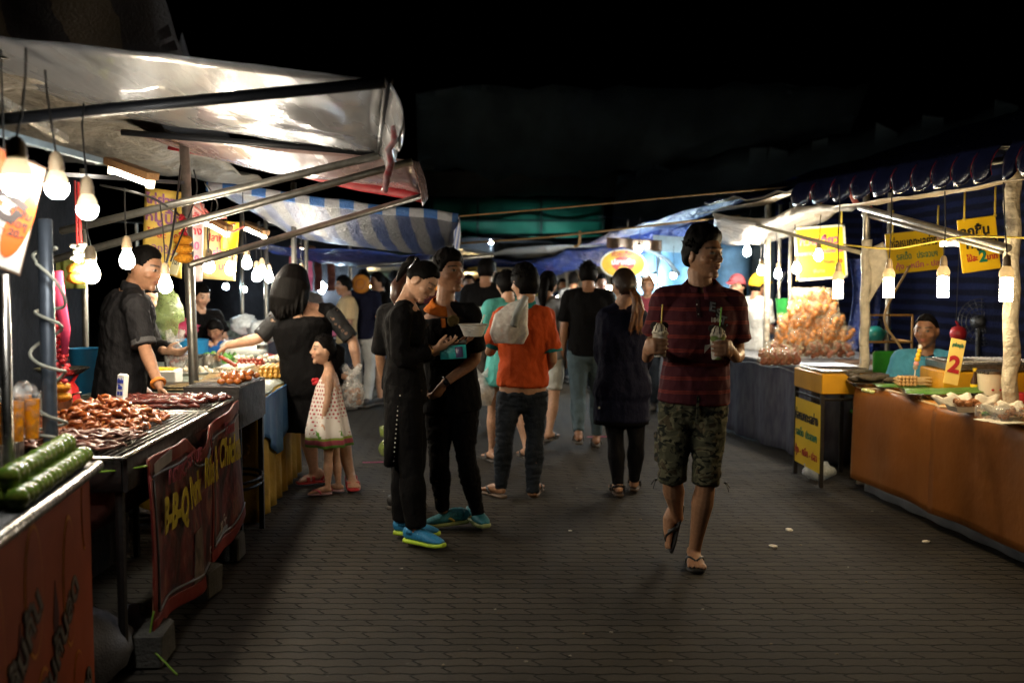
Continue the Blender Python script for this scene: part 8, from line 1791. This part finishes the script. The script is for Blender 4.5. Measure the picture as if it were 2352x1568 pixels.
BRT2 = stripes('brown_striped_tent', (.16, .11, .06), (.05, .035, .03), 'X', 1.1, .2)
tarp('tent_roof', (at(-300, -200, 9.5), at(330, -120, 9.5), at(450, 190, 10.5), at(-300, 110, 10.5)), BRT2, 'brown striped tent roof high above the white awning', .2, 16, 10, wr=.15, cat='tent')
mb = MB(); p = at(418, 75, 16); mb.lathe([(0, .0), (.10, -.35), (.28, -1.0), (.7, -1.6), (0, -1.6)], p, 20); tag(mb.build('tent_peak', mat('pale_tent', (.25, .26, .30), .6), None, 180, loc=p - V((0, 0, 1.6))), 'pale pointed tent peak behind the white awning', 'tent')
for k, (a_, b_, c_, d_, m_, l_) in enumerate((((1040, 575, 13), (1420, 560, 13.5), (1400, 590, 17), (1060, 596, 17), 'grey_tarp', 'pale tarpaulin stretched across the far end of the street'), ((1030, 600, 15), (1330, 596, 15), (1330, 616, 19), (1050, 618, 19), 'blue_tarp', 'blue tarpaulin strip beyond the pale one across the street'), ((1000, 622, 16), (1250, 618, 16), (1240, 632, 20), (1020, 634, 20), 'brown_grey_tarp', 'brownish tarpaulin furthest along the street'))):
    tarp('tarpaulin', (at(*a_), at(*b_), at(*c_), at(*d_)), MATS[m_], l_, .05, 16, 8, wr=.07, cat='tarpaulin')
for px, d_, c_, n_, l_ in ((985, 14.5, (.10, .02, .02), 'dark_red', 'person in dark red top far behind the tunic woman'), (1052, 15.2, (.05, .09, .16), 'dusk_blue', 'person in dusk blue shirt far behind the couple'), (1098, 16.5, (.22, .20, .17), 'stone', 'person in stone-coloured shirt far down by the yellow sign'), (1190, 17.5, (.02, .02, .025), 'ink', 'person in ink-dark shirt far beyond the teal dress'), (1232, 15.8, (.30, .26, .10), 'mustard', 'person in mustard top far down between the walkers'), (1290, 17.0, (.03, .05, .10), 'night', 'person in night-blue shirt far down by the pale stall'), (1378, 13.2, (.02, .02, .02), 'coal', 'person in coal-black shirt beyond the washed jeans'), (1462, 14.0, (.28, .10, .08), 'brick', 'person in brick-red top beyond the ponytail'), (700, 12.5, (.12, .10, .08), 'taupe', 'person in taupe shirt beyond the lace-sleeved woman'), (905, 13.6, (.06, .10, .06), 'moss', 'person in moss-green shirt beyond the round orange lantern')):
    crowd(px, d_, 1.58 + .05 * ((px * 7) % 3 - 1), 170 if px % 2 else 15, l_, SK3, cloth_mat('cloth_' + n_, c_), JEANS, True, None, .12 if px % 3 == 0 else 0, .1, vox=.014)
# ---- rubbish on the paving
def scrap(px, py, m, label, s=.03, kind='paper', g=None):
    c = gr(px, py) if False else None; a = at(px, py, 1.0); k = (0 - HC) / (a.z - HC); c = V((a.x * k, k, .006)); mb = MB(); rn = random.Random(px)
    if kind == 'straw': mb.tube([c + V((-s, 0, .003)), c + V((s, .02, .003))], .0035, 6)
    else: mb.ball(c, (s, s * .7, s * .28), Matrix.Rotation(rn.random() * 3, 3, 'Z'), 10, 7, lambda d: 1 + .5 * mnoise.noise(d * 2.2 + V((px, 0, 0))))
    tag(mb.build('straw' if kind == 'straw' else 'paper_scrap', m, None, 60, loc=c), label, 'straw' if kind == 'straw' else 'litter', g)
PST = mat('straw_pink', (.6, .10, .25), .4)
scrap(858, 1064, PST, 'pink straw lying on the paving behind the tunic hem', .09, 'straw'); scrap(1372, 1005, PST, 'pink straw lying behind the walker in washed jeans', .10, 'straw'); scrap(1812, 1218, TISSUE, 'flat pale stick on the paving right of the striped-shirt man', .028); scrap(1776, 1256, TISSUE, 'crumpled tissue on the paving nearest the market table', .03)
scrap(2127, 1245, TISSUE, 'small scrap on the paving beside the grey skirt', .024); scrap(1310, 1220, TISSUE, 'tiny white scrap in the middle of the paving', .012); scrap(1100, 1130, mat('scrap_yellow', (.5, .42, .1), .6), 'small yellow scrap beside the running shoes', .016)
for k in range(26): px, py = random.Random(k).uniform(700, 2050), random.Random(k + 99).uniform(1060, 1540); scrap(int(px), int(py), mat('crumb_pale', (.22, .20, .17), .9) if k % 2 else mat('leaf_crumb', (.14, .10, .06), .8), 'small crumb of litter on the paving', .006 + .004 * random.Random(k + 5).random(), 'paper', 'crumbs of litter on the paving')
p = on(0, 0) if False else at(1900, 1085, 7.4); mb = MB(); c = V((2.32, 7.45, .02)); mb.ball(c + V((0, 0, .05)), (.12, .09, .07), None, 16, 10, lambda d: 1 + .3 * mnoise.noise(d * 2.5)); tag(mb.build('plastic_bag', WB, None, 180, loc=c), 'crumpled clear bag on the ground under the yellow sign', 'bag')

# ================================================================ ground, night sky, camera
def paving():
    m, nt, b = nodes('zigzag_pavers'); g = nt.nodes.new('ShaderNodeTexCoord'); s = nt.nodes.new('ShaderNodeSeparateXYZ'); nt.links.new(g.outputs['Object'], s.inputs[0])
    w = noise_(nt, g.outputs['Object'], 2.2, 2); X = math_(nt, 'ADD', math_(nt, 'ADD', s.outputs['X'], math_(nt, 'MULTIPLY', s.outputs['Y'], .035)), math_(nt, 'MULTIPLY', w, .01)); Y_ = math_(nt, 'ADD', s.outputs['Y'], math_(nt, 'MULTIPLY', math_(nt, 'SUBTRACT', w, .5), .03))
    # teeth: each row edge zigzags along x, each cross joint kinks along y
    tri = lambda v: math_(nt, 'ABSOLUTE', math_(nt, 'SUBTRACT', math_(nt, 'MULTIPLY', math_(nt, 'FRACT', v), 2), 1))
    RH, BW = .076, .236
    y2 = math_(nt, 'ADD', Y_, math_(nt, 'MULTIPLY', math_(nt, 'SUBTRACT', tri(math_(nt, 'DIVIDE', X, BW / 2)), .5), .009))
    row = math_(nt, 'FLOOR', math_(nt, 'DIVIDE', y2, RH)); fy = math_(nt, 'FRACT', math_(nt, 'DIVIDE', y2, RH))
    x2 = math_(nt, 'ADD', math_(nt, 'ADD', X, math_(nt, 'MULTIPLY', row, BW / 2)), math_(nt, 'MULTIPLY', math_(nt, 'SUBTRACT', tri(math_(nt, 'ADD', fy, .25)), .5), .034))
    fx_ = math_(nt, 'FRACT', math_(nt, 'DIVIDE', x2, BW)); colm = math_(nt, 'FLOOR', math_(nt, 'DIVIDE', x2, BW))
    dy = math_(nt, 'MULTIPLY', math_(nt, 'MINIMUM', fy, math_(nt, 'SUBTRACT', 1, fy)), RH); dx = math_(nt, 'MULTIPLY', math_(nt, 'MINIMUM', fx_, math_(nt, 'SUBTRACT', 1, fx_)), BW)
    e = math_(nt, 'ADD', math_(nt, 'MINIMUM', dx, dy), math_(nt, 'MULTIPLY', math_(nt, 'SUBTRACT', noise_(nt, g.outputs['Object'], 60, 3), .5), .007))
    joint = ramp(nt, math_(nt, 'MULTIPLY', e, 100), [(.30, 0.0), (.75, 1.0)])
    cv = nt.nodes.new('ShaderNodeCombineXYZ'); nt.links.new(colm, cv.inputs[0]); nt.links.new(row, cv.inputs[1]); wn = nt.nodes.new('ShaderNodeTexWhiteNoise'); nt.links.new(cv.outputs[0], wn.inputs[0])
    base = mixc(nt, wn.outputs['Value'], (.030, .0255, .0200), (.046, .039, .0305)); fine = noise_(nt, g.outputs['Object'], 90, 5, .7); base = mixc(nt, ramp(nt, fine, [(.35, 0.), (.75, .7)]), base, (.020, .017, .013))
    st_ = noise_(nt, g.outputs['Object'], 1.3, 5, .6, .4); base = mixc(nt, ramp(nt, st_, [(.46, 0.), (.62, .75)]), base, (.015, .0125, .010)); sp_ = noise_(nt, g.outputs['Object'], 26, 2); base = mixc(nt, ramp(nt, sp_, [(.72, 0.), (.76, .5)]), base, (.10, .09, .08))
    c = mixc(nt, joint, (.004, .0035, .003), base); nt.links.new(c, b.inputs['Base Color'])
    nt.links.new(math_(nt, 'MULTIPLY_ADD', st_, -.2, .95), b.inputs['Roughness']); b.inputs['Specular IOR Level'].default_value = .22
    h = math_(nt, 'ADD', math_(nt, 'MULTIPLY', joint, 1.0), math_(nt, 'MULTIPLY', fine, .25)); bump_(nt, b, h, 1.0, .012); return m
mb = MB(); mb.sheet(lambda u, v: V((lerp(-60, 60, u), lerp(-10, 110, v), -.001)), 6, 6, .002); gnd = tag(mb.build('paving', paving(), None, 0), None, None, None, 'structure')
w = bpy.data.worlds.new('World'); sc.world = w; w.use_nodes = True; nt = w.node_tree; bg = nt.nodes['Background']
sky = nt.nodes.new('ShaderNodeTexSky'); sky.sky_type = 'NISHITA'; sky.sun_disc = False; sky.sun_elevation = R(-6); sky.sun_rotation = R(200); nt.links.new(sky.outputs[0], bg.inputs[0]); bg.inputs[1].default_value = .05
cam = bpy.data.cameras.new('Camera'); cam.lens = 35; cam.sensor_width = 36; cam.clip_start = .05; cam.clip_end = 500
co = bpy.data.objects.new('Camera', cam); co.location = (0, 0, HC); co.rotation_euler = (R(90) - PIT, 0, 0); COL.objects.link(co); sc.camera = co
cam.dof.use_dof = True; cam.dof.focus_distance = 5.25; cam.dof.aperture_fstop = 1.7; cam.dof.aperture_blades = 9
sc.view_settings.view_transform = 'Standard'; sc.view_settings.look = 'None'; sc.view_settings.exposure = 0.3; sc.view_settings.gamma = 1
sc.render.engine = 'CYCLES'; cy = sc.cycles; cy.use_denoising = True; cy.max_bounces = 6; cy.diffuse_bounces = 3; cy.glossy_bounces = 3; cy.transparent_max_bounces = 14; cy.transmission_bounces = 4
cy.sample_clamp_indirect = 4; cy.caustics_reflective = False; cy.caustics_refractive = False; cy.use_light_tree = True
try: cy.denoiser = 'OPENIMAGEDENOISE'; cy.denoising_input_passes = 'RGB_ALBEDO_NORMAL'
except Exception: pass
